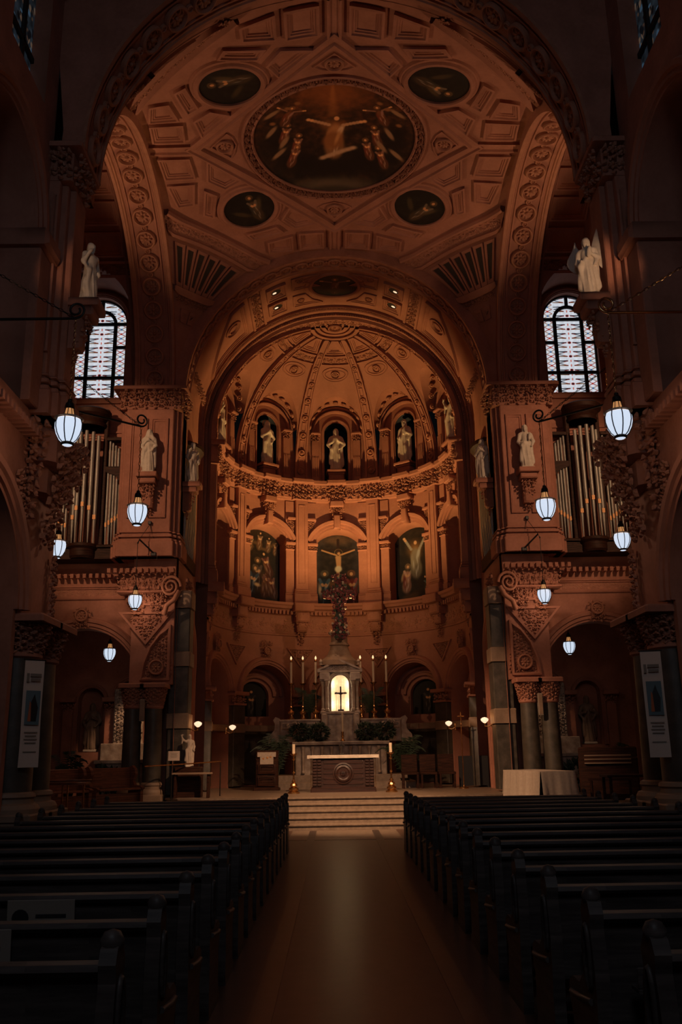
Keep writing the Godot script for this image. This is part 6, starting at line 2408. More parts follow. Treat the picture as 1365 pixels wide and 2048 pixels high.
func wall_arm(label: String, a: Vector3, b: Vector3, mt: Material, stay: Vector3) -> void:
	# iron bar from wall point a to tip b with a scroll at the tip and a chain stay
	var t := thing("lamp_arm", label, "bracket", Vector3.ZERO, "iron lamp arms")
	var r := MB.new()
	r.tube(PackedVector3Array([a, b]), 0.02, 6)
	part("bar", r, mt, t)
	var dir := (b - a).normalized()
	var s := MB.new()
	var p := PackedVector3Array()
	for k in 22:
		var an := -PI / 2 + k / 21.0 * TAU * 1.35
		var rad := 0.13 * (1.0 - k / 21.0 * 0.62)
		p.append(b + Vector3.UP * 0.13 + dir * cos(an) * rad + Vector3.UP * sin(an) * rad)
	s.tube(p, 0.018, 6)
	part("scroll", s, mt, t)
	var pl := MB.new()
	pl.lathe(PackedVector2Array([Vector2(0.1, 0), Vector2(0.1, 0.03), Vector2(0.04, 0.06), Vector2(0, 0.06)]), 12, Transform3D(Basis(Quaternion(Vector3.UP, dir)), a))
	part("wall_plate", pl, M.iron, t)
	var c := MB.new()
	chain(c, b, stay)
	part("stay_chain", c, M.brass if mt == M.brass else M.iron, t, Transform3D.IDENTITY, true)

const LAMPC := Color(1.0, 0.78, 0.6)
const LAMPE := 0.5

func build_lamps() -> void:
	for sx in [-1, 1]:
		var w := side_word(sx)
		var x: float = sx * 3.8
		lamp(V(x, 6.08, 11.6), "largest white globe lamp on the %s, hanging before the near pier" % w, 1.68)
		wall_arm("long iron lamp arm reaching from the %s nave wall to the nearest lamp" % w, V(sx * 4.98, 7.76, 11.6), V(x, 7.76, 11.6), M.iron if sx < 0 else M.brass, V(sx * 4.98, 8.5, 11.6))
		lamp(V(x, 6.08, 16.05), "white globe lamp on the %s hanging level with the organ pipes, second from the viewer" % w, 1.72)
		wall_arm("iron lamp arm carrying the second lamp on the %s" % w, V(sx * 4.95, 7.8, 15.1), V(x, 7.8, 16.05), M.iron, V(sx * 4.9, 8.5, 15.1))
		lamp(V(sx * 5.45, 5.72, 23.6), "small white globe lamp on the %s, hanging before the foliate corbel of the far pier" % w, 0.0, 0.98)
		var a := thing("swing_arm", "thin black folding lamp arm with cord on the %s far pier base" % w, "bracket", Vector3.ZERO, "folding lamp arms")
		var ab := MB.new()
		ab.tube(PackedVector3Array([V(sx * 5.1, 7.12, 24.02), V(sx * 5.42, 7.42, 23.65), V(sx * 5.45, 7.3, 23.6)]), 0.022, 6)
		ab.block(V(sx * 5.1, 7.1, 24.05), Vector3(0.16, 0.1, 0.1), 0.02)
		part("arm", ab, M.black, a)
		var cd := MB.new()
		cd.tube(PackedVector3Array([V(sx * 5.45, 7.3, 23.6), V(sx * 5.45, 6.14, 23.6)]), 0.008, 4)
		cd.tube(PackedVector3Array([V(sx * 5.42, 7.42, 23.65), V(sx * 5.25, 7.95, 24.1)]), 0.008, 4)
		cd.tube(PackedVector3Array([V(sx * 5.25, 7.95, 24.1), V(sx * 5.0, 7.15, 24.06), V(sx * 5.0, 6.9, 24.0)]), 0.006, 4)
		cd.block(V(sx * 5.25, 8.0, 24.1), Vector3(0.09, 0.09, 0.08), 0.01)
		part("cord", cd, M.black, a)
		lamp(V(sx * 6.9, 4.72, 27.0), "small white globe lamp inside the %s side chapel arch" % w, 1.5, 0.98, 0.12)
		lamp(V(sx * 6.25, 6.2, 19.3), "white globe lamp in the %s transept, half hidden by the near pier" % w, 4.0, 1.0, 0.6)
	# chancel sconces
	for q in [[-3.98, 2.56, 25.5, 1, "on the left marble chancel pier"], [-3.4, 2.56, 28.9, 1, "in the apse, left of the high altar"], [3.4, 2.58, 28.9, -1, "in the apse, right of the high altar"], [3.98, 2.55, 25.5, -1, "on the right marble chancel pier"]]:
		var t := thing("wall_sconce", "small glowing wall sconce %s" % q[4], "sconce", V(q[0], q[1], q[2]), "chancel wall sconces")
		var b := MB.new()
		b.lathe(PackedVector2Array([Vector2(0.03, -0.06), Vector2(0.1, 0.0), Vector2(0.11, 0.05), Vector2(0.06, 0.085), Vector2(0.0, 0.1)]), 14, Transform3D.IDENTITY, false)
		part("glass_bowl", b, M.sconce_bulb, t)
		var a := MB.new()
		a.tube(PackedVector3Array([Vector3(0, -0.06, 0), Vector3(0, -0.14, 0), Vector3(-q[3] * 0.1, -0.16, 0), Vector3(-q[3] * 0.2, -0.1, 0)]), 0.015, 6)
		a.block(Vector3(-q[3] * 0.2, -0.08, 0), Vector3(0.04, 0.2, 0.12), 0.01)
		part("arm", a, M.brass, t)
		var l := OmniLight3D.new()
		l.name = "sconce_light"
		l.light_color = Color(1.0, 0.62, 0.32)
		l.light_energy = 0.12
		l.light_size = 0.08
		l.shadow_enabled = true
		l.omni_range = 40.0
		l.omni_attenuation = 2.0
		l.position = Vector3(0, 0.04, 0)
		t.add_child(l)

# ---------------------------------------------------------------- organ
func pipe(parent: Node3D, at: Vector3, r: float, foot: float, mouth: float, top: float) -> void:
	var p := MB.new()
	p.lathe(PackedVector2Array([Vector2(r * 0.25, foot), Vector2(r * 0.95, mouth), Vector2(r, mouth + 0.02), Vector2(r, top)]), 12, Transform3D(Basis.IDENTITY, at))
	var o := part("pipe", p, M.pipe, parent)
	var m := MB.new()
	m.box(at + Vector3(0, mouth + 0.06, r * 0.75), Vector3(r * 1.5, 0.13, r * 0.8))
	part("mouth", m, M.gilt, o)

func build_organs() -> void:
	for sx in [-1, 1]:
		var w := side_word(sx)
		var t := thing("pipe_organ", "tall wooden organ case with metal pipes in the %s transept gallery" % w, "organ", V(sx * 7.2, 7.06, 24.75))
		var at := func(x: float) -> float: return -sx * x       # x towards the crossing is positive
		var c := MB.new()
		c.block(Vector3(0, 0.16, 0.02), Vector3(2.5, 0.32, 0.7), 0.03)
		c.block(Vector3(0, 0.36, 0.04), Vector3(2.56, 0.08, 0.78), 0.03)
		part("case_base", c, M.dark_wood, t)
		for x in [1.15, 0.48, -0.4, -1.1]:
			var b := MB.new()
			var ht := 3.15 if absf(x) > 0.6 else 4.1
			b.block(Vector3(at.call(x), 0.4 + ht * 0.5, 0.12), Vector3(0.12, ht, 0.2), 0.02)
			part("case_post", b, M.dark_wood, t)
		# flat towards the crossing: low pipes, panel, upper small pipes
		for f in [[0.56, 1.08, 6], [-1.02, -0.48, 6]]:
			for k in f[2]:
				var x := lerpf(f[0] + 0.05, f[1] - 0.05, k / (f[2] - 1.0))
				var q: float = k / (f[2] - 1.0) if f[0] > 0 else 1.0 - k / (f[2] - 1.0)
				pipe(t, Vector3(at.call(x), 0, 0.2), 0.036, 0.4, 0.95 + q * 0.3, 2.55 - q * q * 0.55)
				var u := MB.new()
				u.lathe(PackedVector2Array([Vector2(0.034, 2.7), Vector2(0.034, 3.55 - q * 0.4)]), 10, Transform3D(Basis.IDENTITY, Vector3(at.call(x), 0, 0.14)))
				part("upper_pipe", u, M.pipe, t)
			var pn := MB.new()
			var poly := P2([f[0] - 0.02, 2.72, f[0] - 0.02, 2.1 if f[0] < 0 else 2.56, (f[0] + f[1]) * 0.5, 2.45, f[1] + 0.02, 2.56 if f[0] < 0 else 2.05, f[1] + 0.02, 2.72])
			for z in poly.size():
				poly[z].x = at.call(poly[z].x)
			pn.extrude(poly, Vector3.ZERO, Vector3.RIGHT, Vector3.UP, Vector3(0, 0, 1), 0.16, 0.28)
			part("case_panel", pn, M.dark_wood, t)
			var tp := MB.new()
			tp.block(Vector3(at.call((f[0] + f[1]) * 0.5), 3.5 + 0.08, 0.12), Vector3(0.62, 0.1, 0.26), 0.02)
			part("case_cornice", tp, M.dark_wood, t)
		# round tower
		var tb := MB.new()
		tb.lathe(PackedVector2Array([Vector2(0.32, 0.0), Vector2(0.36, 0.06), Vector2(0.36, 0.26), Vector2(0.42, 0.32), Vector2(0.42, 0.4)]), 20, Transform3D(Basis.IDENTITY, Vector3(at.call(0.04), 0, 0.3)))
		part("tower_base", tb, M.dark_wood, t)
		for k in 5:
			var a := lerpf(-1.1, 1.1, k / 4.0)
			pipe(t, Vector3(at.call(0.04 + sin(a) * 0.34), 0, 0.3 + cos(a) * 0.3), 0.055, 0.42, 1.1 + 0.35 * cos(a * 1.4), 3.5 + 0.2 * cos(a))
		var cr := MB.new()
		cr.lathe(PackedVector2Array([Vector2(0.42, 3.9), Vector2(0.44, 3.98), Vector2(0.4, 4.06), Vector2(0.46, 4.16), Vector2(0.56, 4.24), Vector2(0.58, 4.36), Vector2(0.5, 4.42), Vector2(0.0, 4.46)]), 20, Transform3D(Basis.IDENTITY, Vector3(at.call(0.04), 0, 0.24)))
		part("tower_crown", cr, M.dark_wood, t)
		# chancel organ: tall dark pipes in the chancel bay
		var o := thing("chancel_organ", "narrow rank of tall dark pipes in the %s chancel bay" % w, "organ", V(sx * 4.62, 7.06, 26.2))
		var ob := MB.new()
		ob.block(Vector3(0, 0.2, 0), Vector3(0.4, 0.4, 1.9), 0.03)
		part("case_base", ob, M.dark_wood, o)
		for k in 7:
			var p := MB.new()
			p.lathe(PackedVector2Array([Vector2(0.02, 0.4), Vector2(0.075, 1.2 + 0.15 * (k % 3)), Vector2(0.08, 1.22 + 0.15 * (k % 3)), Vector2(0.08, 3.5)]), 12, Transform3D(Basis.IDENTITY, Vector3(-sx * 0.1, 0, -0.8 + k * 0.26)))
			part("pipe", p, M.pipe, o)
		var oc := MB.new()
		oc.lathe(PackedVector2Array([Vector2(0.3, 3.4), Vector2(0.36, 3.55), Vector2(0.5, 3.7), Vector2(0.5, 3.82), Vector2(0.0, 3.86)]), 16, Transform3D(Basis.from_scale(Vector3(1, 1, 1.6)), Vector3(0, 0, 0)))
		part("crown", oc, M.dark_wood, o)

# ---------------------------------------------------------------- sanctuary
func candle(parent: Node3D, base: float, r: float, h: float) -> void:
	var c := MB.new()
	c.lathe(PackedVector2Array([Vector2(r, base), Vector2(r, base + h), Vector2(r * 0.7, base + h + 0.01), Vector2(0, base + h + 0.012)]), 12)
	part("candle", c, M.candle_wax, parent)

func flame(parent: Node3D, y: float) -> void:
	var f := MB.new()
	f.lathe(PackedVector2Array([Vector2(0.0, y), Vector2(0.026, y + 0.02), Vector2(0.032, y + 0.05), Vector2(0.02, y + 0.095), Vector2(0.0, y + 0.13)]), 10, Transform3D.IDENTITY, false)
	part("candle_flame", f, M.flame, parent)

func build_altar() -> void:
	# free-standing altar
	var t := thing("altar_table", "carved red wooden altar with round emblem and white cloth, before the high altar", "altar", V(0.03, 0.7, 26.35))
	var b := MB.new()
	b.block(Vector3(0, 0.06, 0), Vector3(1.82, 0.12, 0.75), 0.02)
	b.block(Vector3(0, 0.5, 0), Vector3(1.72, 0.78, 0.66), 0.02)
	b.block(Vector3(0, 0.93, 0), Vector3(1.86, 0.08, 0.78), 0.02)
	part("body", b, M.red_wood, t)
	var fm := plane_map(Vector3(0, 0, 0.33), Vector3.RIGHT, Vector3.UP, Vector3(0, 0, 1))
	for e in [-1, 1]:
		for k in 2:
			for r in 9:
				var s := MB.new()
				var x: float = e * (0.8 - k * 0.13)
				slab(s, fm, x - 0.05, 0.16 + r * 0.08, x + 0.05, 0.225 + r * 0.08, 0.05, 0.015)
				part("fluted_block", s, M.red_wood, t)
	for r in 5:
		var s := MB.new()
		slab(s, fm, -0.55, 0.2 + r * 0.14, 0.55, 0.31 + r * 0.14, 0.015, 0.008)
		part("board", s, M.red_wood, t)
	var em := part("emblem", kit.boss, M.red_wood, t, Transform3D(Basis.from_scale(Vector3(0.46, 0.46, 0.16)), Vector3(0, 0.5, 0.345)))
	var lt := MB.new()
	for q in [[-0.055, 0.0, 0.02, 0.12], [0.055, 0.0, 0.02, 0.12], [0.0, 0.0, 0.1, 0.02], [0.0, 0.03, 0.02, 0.18]]:
		lt.box(Vector3(q[0], 0.5 + q[1], 0.41), Vector3(q[2], q[3], 0.02))
	part("monogram", lt, M.red_wood, t)
	var ring_b := MB.new()
	relief(ring_b, fm, circle(0, 0.5, 0.29, 0.29, 30), true, P2([0, 0, 0, 0.04, 0.04, 0.05, 0.05, 0.0]))
	part("emblem_ring", ring_b, M.red_wood, t)
	for e in [-1, 1]:
		var st := MB.new()
		st.box(Vector3(e * 0.9, 0.52, 0.36), Vector3(0.012, 0.85, 0.02))
		part("metal_edge", st, M.brass, t)
	var cl := thing("altar_cloth", "white linen cloth lying over the wooden altar top", "tablecloth", V(0.03, 1.672, 26.35))
	var c := MB.new()
	c.block(Vector3(0, 0.012, 0), Vector3(2.02, 0.022, 0.84), 0.008)
	for e in [-1, 1]:
		c.box(Vector3(e * 1.0, -0.03, 0), Vector3(0.012, 0.09, 0.82))
	c.box(Vector3(0, -0.022, 0.41), Vector3(2.0, 0.08, 0.012))
	part("linen", c, M.statue, cl)
	var cx := thing("altar_crucifix", "small standing crucifix on the white altar cloth", "crucifix", V(0.0, 1.696, 26.2))
	var cb := MB.new()
	cb.block(Vector3(0, 0.02, 0), Vector3(0.14, 0.04, 0.1), 0.01)
	cb.box(Vector3(0, 0.2, 0), Vector3(0.022, 0.34, 0.022))
	cb.box(Vector3(0, 0.27, 0), Vector3(0.16, 0.022, 0.022))
	part("cross", cb, M.iron, cx)
	for q in [[-1.33, "left"], [1.34, "right"]]:
		var s := thing("floor_candlestick", "polished brass floor candlestick with white candle %s of the wooden altar" % q[1], "candlestick", V(q[0], 0.7, 25.5), "brass floor candlesticks")
		var l := MB.new()
		l.lathe(PackedVector2Array([Vector2(0.16, 0), Vector2(0.16, 0.04), Vector2(0.11, 0.06), Vector2(0.13, 0.1), Vector2(0.13, 0.14), Vector2(0.08, 0.17), Vector2(0.1, 0.21), Vector2(0.085, 0.25), Vector2(0.04, 0.29), Vector2(0.06, 0.32), Vector2(0.025, 0.37), Vector2(0.02, 0.52), Vector2(0.045, 0.55), Vector2(0.02, 0.58), Vector2(0.018, 0.86), Vector2(0.05, 0.9), Vector2(0.02, 0.93), Vector2(0.03, 0.99), Vector2(0.1, 1.03), Vector2(0.1, 1.05), Vector2(0.0, 1.05)]), 18)
		part("stem", l, M.brass, s)
		candle(s, 1.05, 0.042, 0.24)
	# lectern
	var le := thing("lectern", "dark wooden lectern with a tan embroidered cloth, left of the altar", "lectern", V(-2.25, 0.7, 28.2))
	var lb := MB.new()
	lb.block(Vector3(0, 0.04, 0), Vector3(0.78, 0.08, 0.6), 0.02)
	lb.block(Vector3(0, 0.5, 0), Vector3(0.66, 0.86, 0.46), 0.03)
	part("body", lb, M.dark_wood, le)
	var ld := MB.new()
	ld.block(Vector3(0, 1.02, -0.02), Vector3(0.68, 0.06, 0.52), 0.02, Basis(Vector3(1, 0, 0), 0.5))
	part("desk", ld, M.dark_wood, le)
	for y in [0.25, 0.6]:
		var pm := plane_map(Vector3(0, 0, 0.23), Vector3.RIGHT, Vector3.UP, Vector3(0, 0, 1))
		var pp := MB.new()
		relief(pp, pm, P2([-0.26, y - 0.12, 0.26, y - 0.12, 0.26, y + 0.16, -0.26, y + 0.16]), true, P2(COFFER))
		part("panel", pp, M.dark_wood, le)
	var lc := thing("lectern_cloth", "tan embroidered cloth hanging over the lectern desk", "cloth", V(-2.25, 1.62, 28.2))
	var lcb := MB.new()
	lcb.block(Vector3(0, 0.0, 0.27), Vector3(0.4, 0.34, 0.012), 0.004)
	lcb.block(Vector3(0, 0.12, 0.276), Vector3(0.56, 0.14, 0.012), 0.004)
	part("fabric", lcb, M.cloth, lc)
	for x in [-0.1, 0.02, 0.12]:
		part("embroidery", kit.boss, M.gilt, lc, Transform3D(Basis.from_scale(Vector3(0.06, 0.06, 0.02)), Vector3(x, 0.02 + x * 0.2, 0.28)))

func build_high_altar() -> void:
	var t := thing("high_altar", "pale marble high altar with a lit tabernacle niche and pedimented canopy", "altar", V(0.0, 0.7, 30.2))
	var s := MB.new()
	s.block(Vector3(0, 0.1, 0.5), Vector3(4.6, 0.2, 2.6), 0.02)
	s.block(Vector3(0, 0.3, 0.35), Vector3(4.1, 0.2, 2.1), 0.02)
	part("footpace", s, M.step_stone, t)
	var m := MB.new()
	m.block(Vector3(0, 0.85, 0.45), Vector3(2.9, 0.9, 0.8), 0.03)
	part("altar_front", m, M.marble, t)
	for k in 9:
		var c := MB.new()
		c.lathe(PackedVector2Array([Vector2(0.06, 0.45), Vector2(0.06, 0.5), Vector2(0.045, 0.52), Vector2(0.04, 1.15), Vector2(0.06, 1.2), Vector2(0.06, 1.26)]), 10, Transform3D(Basis.IDENTITY, Vector3(-1.2 + k * 0.3, 0, 0.9)))
		part("front_colonnette", c, M.marble, t)
	var ms := MB.new()
	ms.block(Vector3(0, 1.36, 0.5), Vector3(3.1, 0.1, 0.95), 0.02)
	part("mensa", ms, M.marble, t)
	# gradine with scrolled ends
	for e in [-1, 1]:
		var g := MB.new()
		g.block(Vector3(e * 1.32, 1.75, 0.0), Vector3(1.3, 0.68, 0.5), 0.02)
		g.block(Vector3(e * 1.32, 2.1, 0.0), Vector3(1.36, 0.06, 0.56), 0.015)
		part("gradine", g, M.marble, t)
		for p in 2:
			var pm := plane_map(Vector3(e * 1.32, 0, 0.25), Vector3.RIGHT, Vector3.UP, Vector3(0, 0, 1))
			var pp := MB.new()
			relief(pp, pm, P2([-0.6 + p * 0.62, 1.82, -0.02 + p * 0.62, 1.82, -0.02 + p * 0.62, 2.02, -0.6 + p * 0.62, 2.02]), true, P2(COFFER))
			part("gradine_panel", pp, M.marble, t)
		var v := MB.new()
		v.extrude(P2([e * 1.98, 1.4, e * 2.35, 1.4, e * 2.32, 1.62, e * 2.16, 1.8, e * 2.14, 2.0, e * 2.2, 2.12, e * 2.12, 2.22, e * 1.98, 2.16]), Vector3.ZERO, Vector3.RIGHT, Vector3.UP, Vector3(0, 0, 1), -0.2, 0.22)
		part("scroll_end", v, M.marble, t)
	# tabernacle canopy
	var k := MB.new()
	k.block(Vector3(0, 1.85, 0.05), Vector3(1.2, 0.95, 0.7), 0.02)
	k.block(Vector3(0, 2.33, 0.08), Vector3(1.3, 0.08, 0.8), 0.02)
	part("tabernacle_base", k, M.marble, t)
	var fm := plane_map(Vector3(0, 0, 0.36), Vector3.RIGHT, Vector3.UP, Vector3(0, 0, 1))
	var o := {c = 0.0, hw = 0.29, spr = 3.24, rise = 0.29, base = 2.37}
	var wl := MB.new()
	wall_strip(wl, fm, -0.46, 0.46, 2.37, 3.62, [o], 0.2)
	reveal(wl, fm, o, 0.07)
	wl.box(Vector3(0, 3.66, 0.1), Vector3(0.98, 0.06, 0.52))
	wl.box(Vector3(-0.47, 3.0, 0.1), Vector3(0.04, 1.26, 0.5))
	wl.box(Vector3(0.47, 3.0, 0.1), Vector3(0.04, 1.26, 0.5))
	part("niche_wall", wl, M.marble, t)
	var av := MB.new()
	relief(av, fm, arch_path(o, 16, false, 0.03), false, scaled(ARCHIVOLT, 0.45, 0.5))
	part("niche_archivolt", av, M.marble, t)
	var lit := MB.new()
	lit.box(Vector3(0, 3.0, -0.02), Vector3(0.9, 1.28, 0.03))
	part("niche_panel", lit, M.onyx, t)
	for e in [-1, 1]:
		var tb := MB.new()
		tb.tube(PackedVector3Array([Vector3(e * 0.38, 2.45, 0.2), Vector3(e * 0.38, 3.45, 0.2)]), 0.014, 8)
		part("lamp_tube", tb, M.lamp_tube, t)
		for y in [2.62, 3.28]:
			var nl := OmniLight3D.new()
			nl.name = "niche_lamp_light"
			nl.light_color = Color(1.0, 0.9, 0.74)
			nl.light_energy = 0.2
			nl.light_size = 0.03
			nl.shadow_enabled = true
			nl.omni_range = 40.0
			nl.omni_attenuation = 2.0
			nl.position = Vector3(e * 0.34, y, 0.2)
			t.add_child(nl)
	for x in [-0.14, -0.05, 0.05, 0.14]:
		var rb := MB.new()
		slab(rb, func(a, b, h): return fm.call(a, b, h - 0.365), x - 0.008, 2.4, x + 0.008, 3.4, 0.012)
		part("niche_seam", rb, M.candle_wax, t)
	for e in [-1, 1]:
		for q in [0.42, 0.56]:
			var c := MB.new()
			c.lathe(PackedVector2Array([Vector2(0.07, 2.37), Vector2(0.07, 2.44), Vector2(0.05, 2.47), Vector2(0.045, 3.16), Vector2(0.055, 3.18), Vector2(0.06, 3.24), Vector2(0.09, 3.33)]), 12, Transform3D(Basis.IDENTITY, Vector3(e * q, 0, 0.44 - (q - 0.42) * 0.8)))
			c.block(Vector3(e * q, 3.37, 0.44 - (q - 0.42) * 0.8), Vector3(0.19, 0.06, 0.19), 0.01)
			part("canopy_column", c, M.marble, t)
		var en := MB.new()
		en.block(Vector3(e * 0.5, 3.5, 0.36), Vector3(0.34, 0.22, 0.34), 0.02)
		part("canopy_impost", en, M.marble, t)
		var ac := MB.new()
		ac.lathe(PackedVector2Array([Vector2(0.07, 3.86), Vector2(0.05, 3.92), Vector2(0.07, 3.98), Vector2(0.0, 4.08)]), 8, Transform3D(Basis.IDENTITY, Vector3(e * 0.62, 0, 0.34)))
		part("corner_finial", ac, M.marble, t)
		# consoles beside the base
		var cs := MB.new()
		cs.block(Vector3(e * 0.52, 1.9, 0.42), Vector3(0.2, 0.8, 0.16), 0.03)
		part("base_pier", cs, M.marble, t)
	var pd := MB.new()
	pd.extrude(P2([-0.72, 3.6, 0.72, 3.6, 0.72, 3.7, 0.0, 4.0, -0.72, 3.7]), Vector3.ZERO, Vector3.RIGHT, Vector3.UP, Vector3(0, 0, 1), -0.1, 0.42)
	relief(pd, plane_map(Vector3(0, 0, 0.42), Vector3.RIGHT, Vector3.UP, Vector3(0, 0, 1)), P2([-0.74, 3.62, 0.74, 3.62, 0.74, 3.72, 0.0, 4.04, -0.74, 3.72]), true, P2([0, 0, 0, 0.08, 0.06, 0.08, 0.08, 0]))
	part("pediment", pd, M.marble, t)
	var pf := MB.new()
	foliage_drop(pf, plane_map(Vector3(0, 0, 0.42), Vector3.RIGHT, Vector3.UP, Vector3(0, 0, 1)), 0.0, 3.9, 3.72, 0.5, 0.8, 0.0, 0.0, 0.14)
	part("pediment_carving", pf, M.marble, t, Transform3D.IDENTITY, true)
	var tp := MB.new()
	tp.lathe(PackedVector2Array([Vector2(0.7, 3.86), Vector2(0.66, 4.02), Vector2(0.5, 4.14), Vector2(0.44, 4.2), Vector2(0.36, 4.36), Vector2(0.32, 4.5), Vector2(0.38, 4.54), Vector2(0.34, 4.6), Vector2(0.3, 4.64), Vector2(0.3, 4.86), Vector2(0.4, 4.92), Vector2(0.4, 4.96), Vector2(0.0, 4.96)]), 8, Transform3D(Basis(Vector3.UP, PI / 8), Vector3(0, 0, 0.05)), true, 0.7)
	part("spire_base", tp, M.pale_stone, t)
	for e in [-1, 1]:
		var tf := MB.new()
		tf.lathe(PackedVector2Array([Vector2(0.05, 4.86), Vector2(0.07, 4.94), Vector2(0.04, 5.0), Vector2(0.0, 5.06)]), 8, Transform3D(Basis.IDENTITY, Vector3(e * 0.28, 0, 0.2)))
		part("spire_finial", tf, M.marble, t)
	# crucifix standing in the lit niche
	var cr := thing("niche_crucifix", "dark crucifix silhouetted in the lit tabernacle niche", "crucifix", V(0.02, 3.07, 29.95))
	var cb := MB.new()
	cb.block(Vector3(0, 0.03, 0), Vector3(0.2, 0.06, 0.1), 0.01)
	cb.block(Vector3(0, 0.42, 0), Vector3(0.05, 0.76, 0.04), 0.006)
	cb.block(Vector3(0, 0.58, 0), Vector3(0.4, 0.05, 0.04), 0.006)
	part("cross", cb, M.red_wood, cr)
	var cp := MB.new()
	cp.tube(PackedVector3Array([Vector3(-0.16, 0.61, 0.03), Vector3(0, 0.53, 0.035), Vector3(0.16, 0.61, 0.03)]), 0.014, 5)
	cp.tube(PackedVector3Array([Vector3(0, 0.55, 0.035), Vector3(0, 0.4, 0.04), Vector3(0, 0.22, 0.035)]), 0.028, 6, 0.014)
	part("corpus", cp, M.dark_wood, cr)
	# paschal candle stand before it
	var pc := thing("tall_candle", "tall pale candle standing before the tabernacle", "candle", V(0.06, 2.11, 29.5))
	var pcb := MB.new()
	pcb.lathe(PackedVector2Array([Vector2(0.08, 0), Vector2(0.08, 0.03), Vector2(0.03, 0.08), Vector2(0.05, 0.16), Vector2(0.03, 0.2), Vector2(0.05, 0.3), Vector2(0, 0.3)]), 12)
	part("holder", pcb, M.brass, pc)
	candle(pc, 0.3, 0.03, 0.62)
	# six tall candlesticks
	var pos := ["outermost left", "middle left", "inner left", "inner right", "middle right", "outermost right"]
	var n := 0
	for x in [-1.62, -1.23, -0.8, 0.69, 1.12, 1.55]:
		var c := thing("altar_candlestick", "tall brass candlestick with lit candle on the high altar, %s of six" % pos[n], "candlestick", V(x, 2.83, 30.2), "six tall high altar candlesticks")
		var st := MB.new()
		st.lathe(PackedVector2Array([Vector2(0.12, 0), Vector2(0.12, 0.03), Vector2(0.09, 0.05), Vector2(0.06, 0.16), Vector2(0.11, 0.2), Vector2(0.12, 0.24), Vector2(0.06, 0.29), Vector2(0.03, 0.34), Vector2(0.055, 0.4), Vector2(0.025, 0.44), Vector2(0.022, 0.6), Vector2(0.04, 0.64), Vector2(0.022, 0.68), Vector2(0.02, 1.06), Vector2(0.05, 1.12), Vector2(0.11, 1.17), Vector2(0.11, 1.19), Vector2(0.0, 1.19)]), 16)
		part("stem", st, M.brass, c)
		candle(c, 1.19, 0.038, 0.68)
		var tip := MB.new()
		tip.lathe(PackedVector2Array([Vector2(0.04, 1.87), Vector2(0.043, 1.92), Vector2(0.02, 1.95), Vector2(0, 1.95)]), 10)
		part("candle_follower", tip, M.brass, c)
		flame(c, 1.95)
		n += 1

func flower(mb: MB, c: Vector3, r: float, dir: Vector3) -> void:
	var b := Basis(Quaternion(Vector3.UP, dir.normalized()))
	mb.lathe(PackedVector2Array([Vector2(0.15, -0.1) * r, Vector2(0.9, 0.25) * r, Vector2(1.0, 0.5) * r, Vector2(0.55, 0.42) * r, Vector2(0.3, 0.75) * r, Vector2(0.0, 0.6) * r]), 6, Transform3D(b, c))

func build_flower_cross() -> void:
	var t := thing("flower_cross", "tall cross covered in dark red flowers above the tabernacle", "cross", V(0.02, 5.4, 29.75))
	var k := MB.new()
	k.block(Vector3(0, 1.05, -0.05), Vector3(0.3, 2.1, 0.12), 0.03)
	k.block(Vector3(0, 1.5, -0.05), Vector3(1.06, 0.26, 0.12), 0.03)
	part("frame", k, M.leaf_green, t)
	rng.seed = 77
	var red := MB.new()
	var pale := MB.new()
	var grn := MB.new()
	for j in 420:
		var onbar := rng.randf() < 0.28
		var p := Vector3(rng.randf_range(-0.24, 0.24), rng.randf_range(0.0, 2.2), 0.03)
		if onbar:
			p = Vector3(rng.randf_range(-0.56, 0.56), rng.randf_range(1.34, 1.66), 0.03)
		p.z += rng.randf_range(-0.04, 0.06)
		var d := Vector3(rng.randf_range(-0.6, 0.6), rng.randf_range(-0.5, 0.5), 1)
		flower(pale if rng.randf() < 0.09 else (grn if rng.randf() < 0.15 else red), p, rng.randf_range(0.03, 0.055), d)
	part("red_blossoms", red, M.flower_red, t, Transform3D.IDENTITY, true)
	part("pale_blossoms", pale, M.flower_pale, t, Transform3D.IDENTITY, true)
	part("leaves", grn, M.leaf_green, t, Transform3D.IDENTITY, true)

func frond(mb: MB, root: Vector3, tip: Vector3, droop: float, width: float) -> void:
	var pts := []
	for k in 11:
		var f := k / 10.0
		pts.append(root.lerp(tip, f) + Vector3.UP * droop * sin(PI * f) - Vector3.UP * droop * 0.8 * f * f)
	mb.tube(PackedVector3Array(pts), 0.008, 4, 0.003)
	var dir: Vector3 = (tip - root).normalized()
	var s := dir.cross(Vector3(0.2, 0.3, 1)).normalized()
	for k in range(2, 11):
		var f := k / 10.0
		var w := width * sin(PI * (0.2 + 0.75 * f))
		for e in [-1, 1]:
			for h in 2:
				var c: Vector3 = pts[k] - (pts[k] - pts[k - 1]) * 0.5 * h
				var tp: Vector3 = c + s * e * w + dir * w * 0.55 - Vector3.UP * w * 0.25
				mb.tri(c, c + dir * 0.025, tp)
				mb.tri(c + Vector3(0, 0, 0.004), tp, c - dir * 0.01)

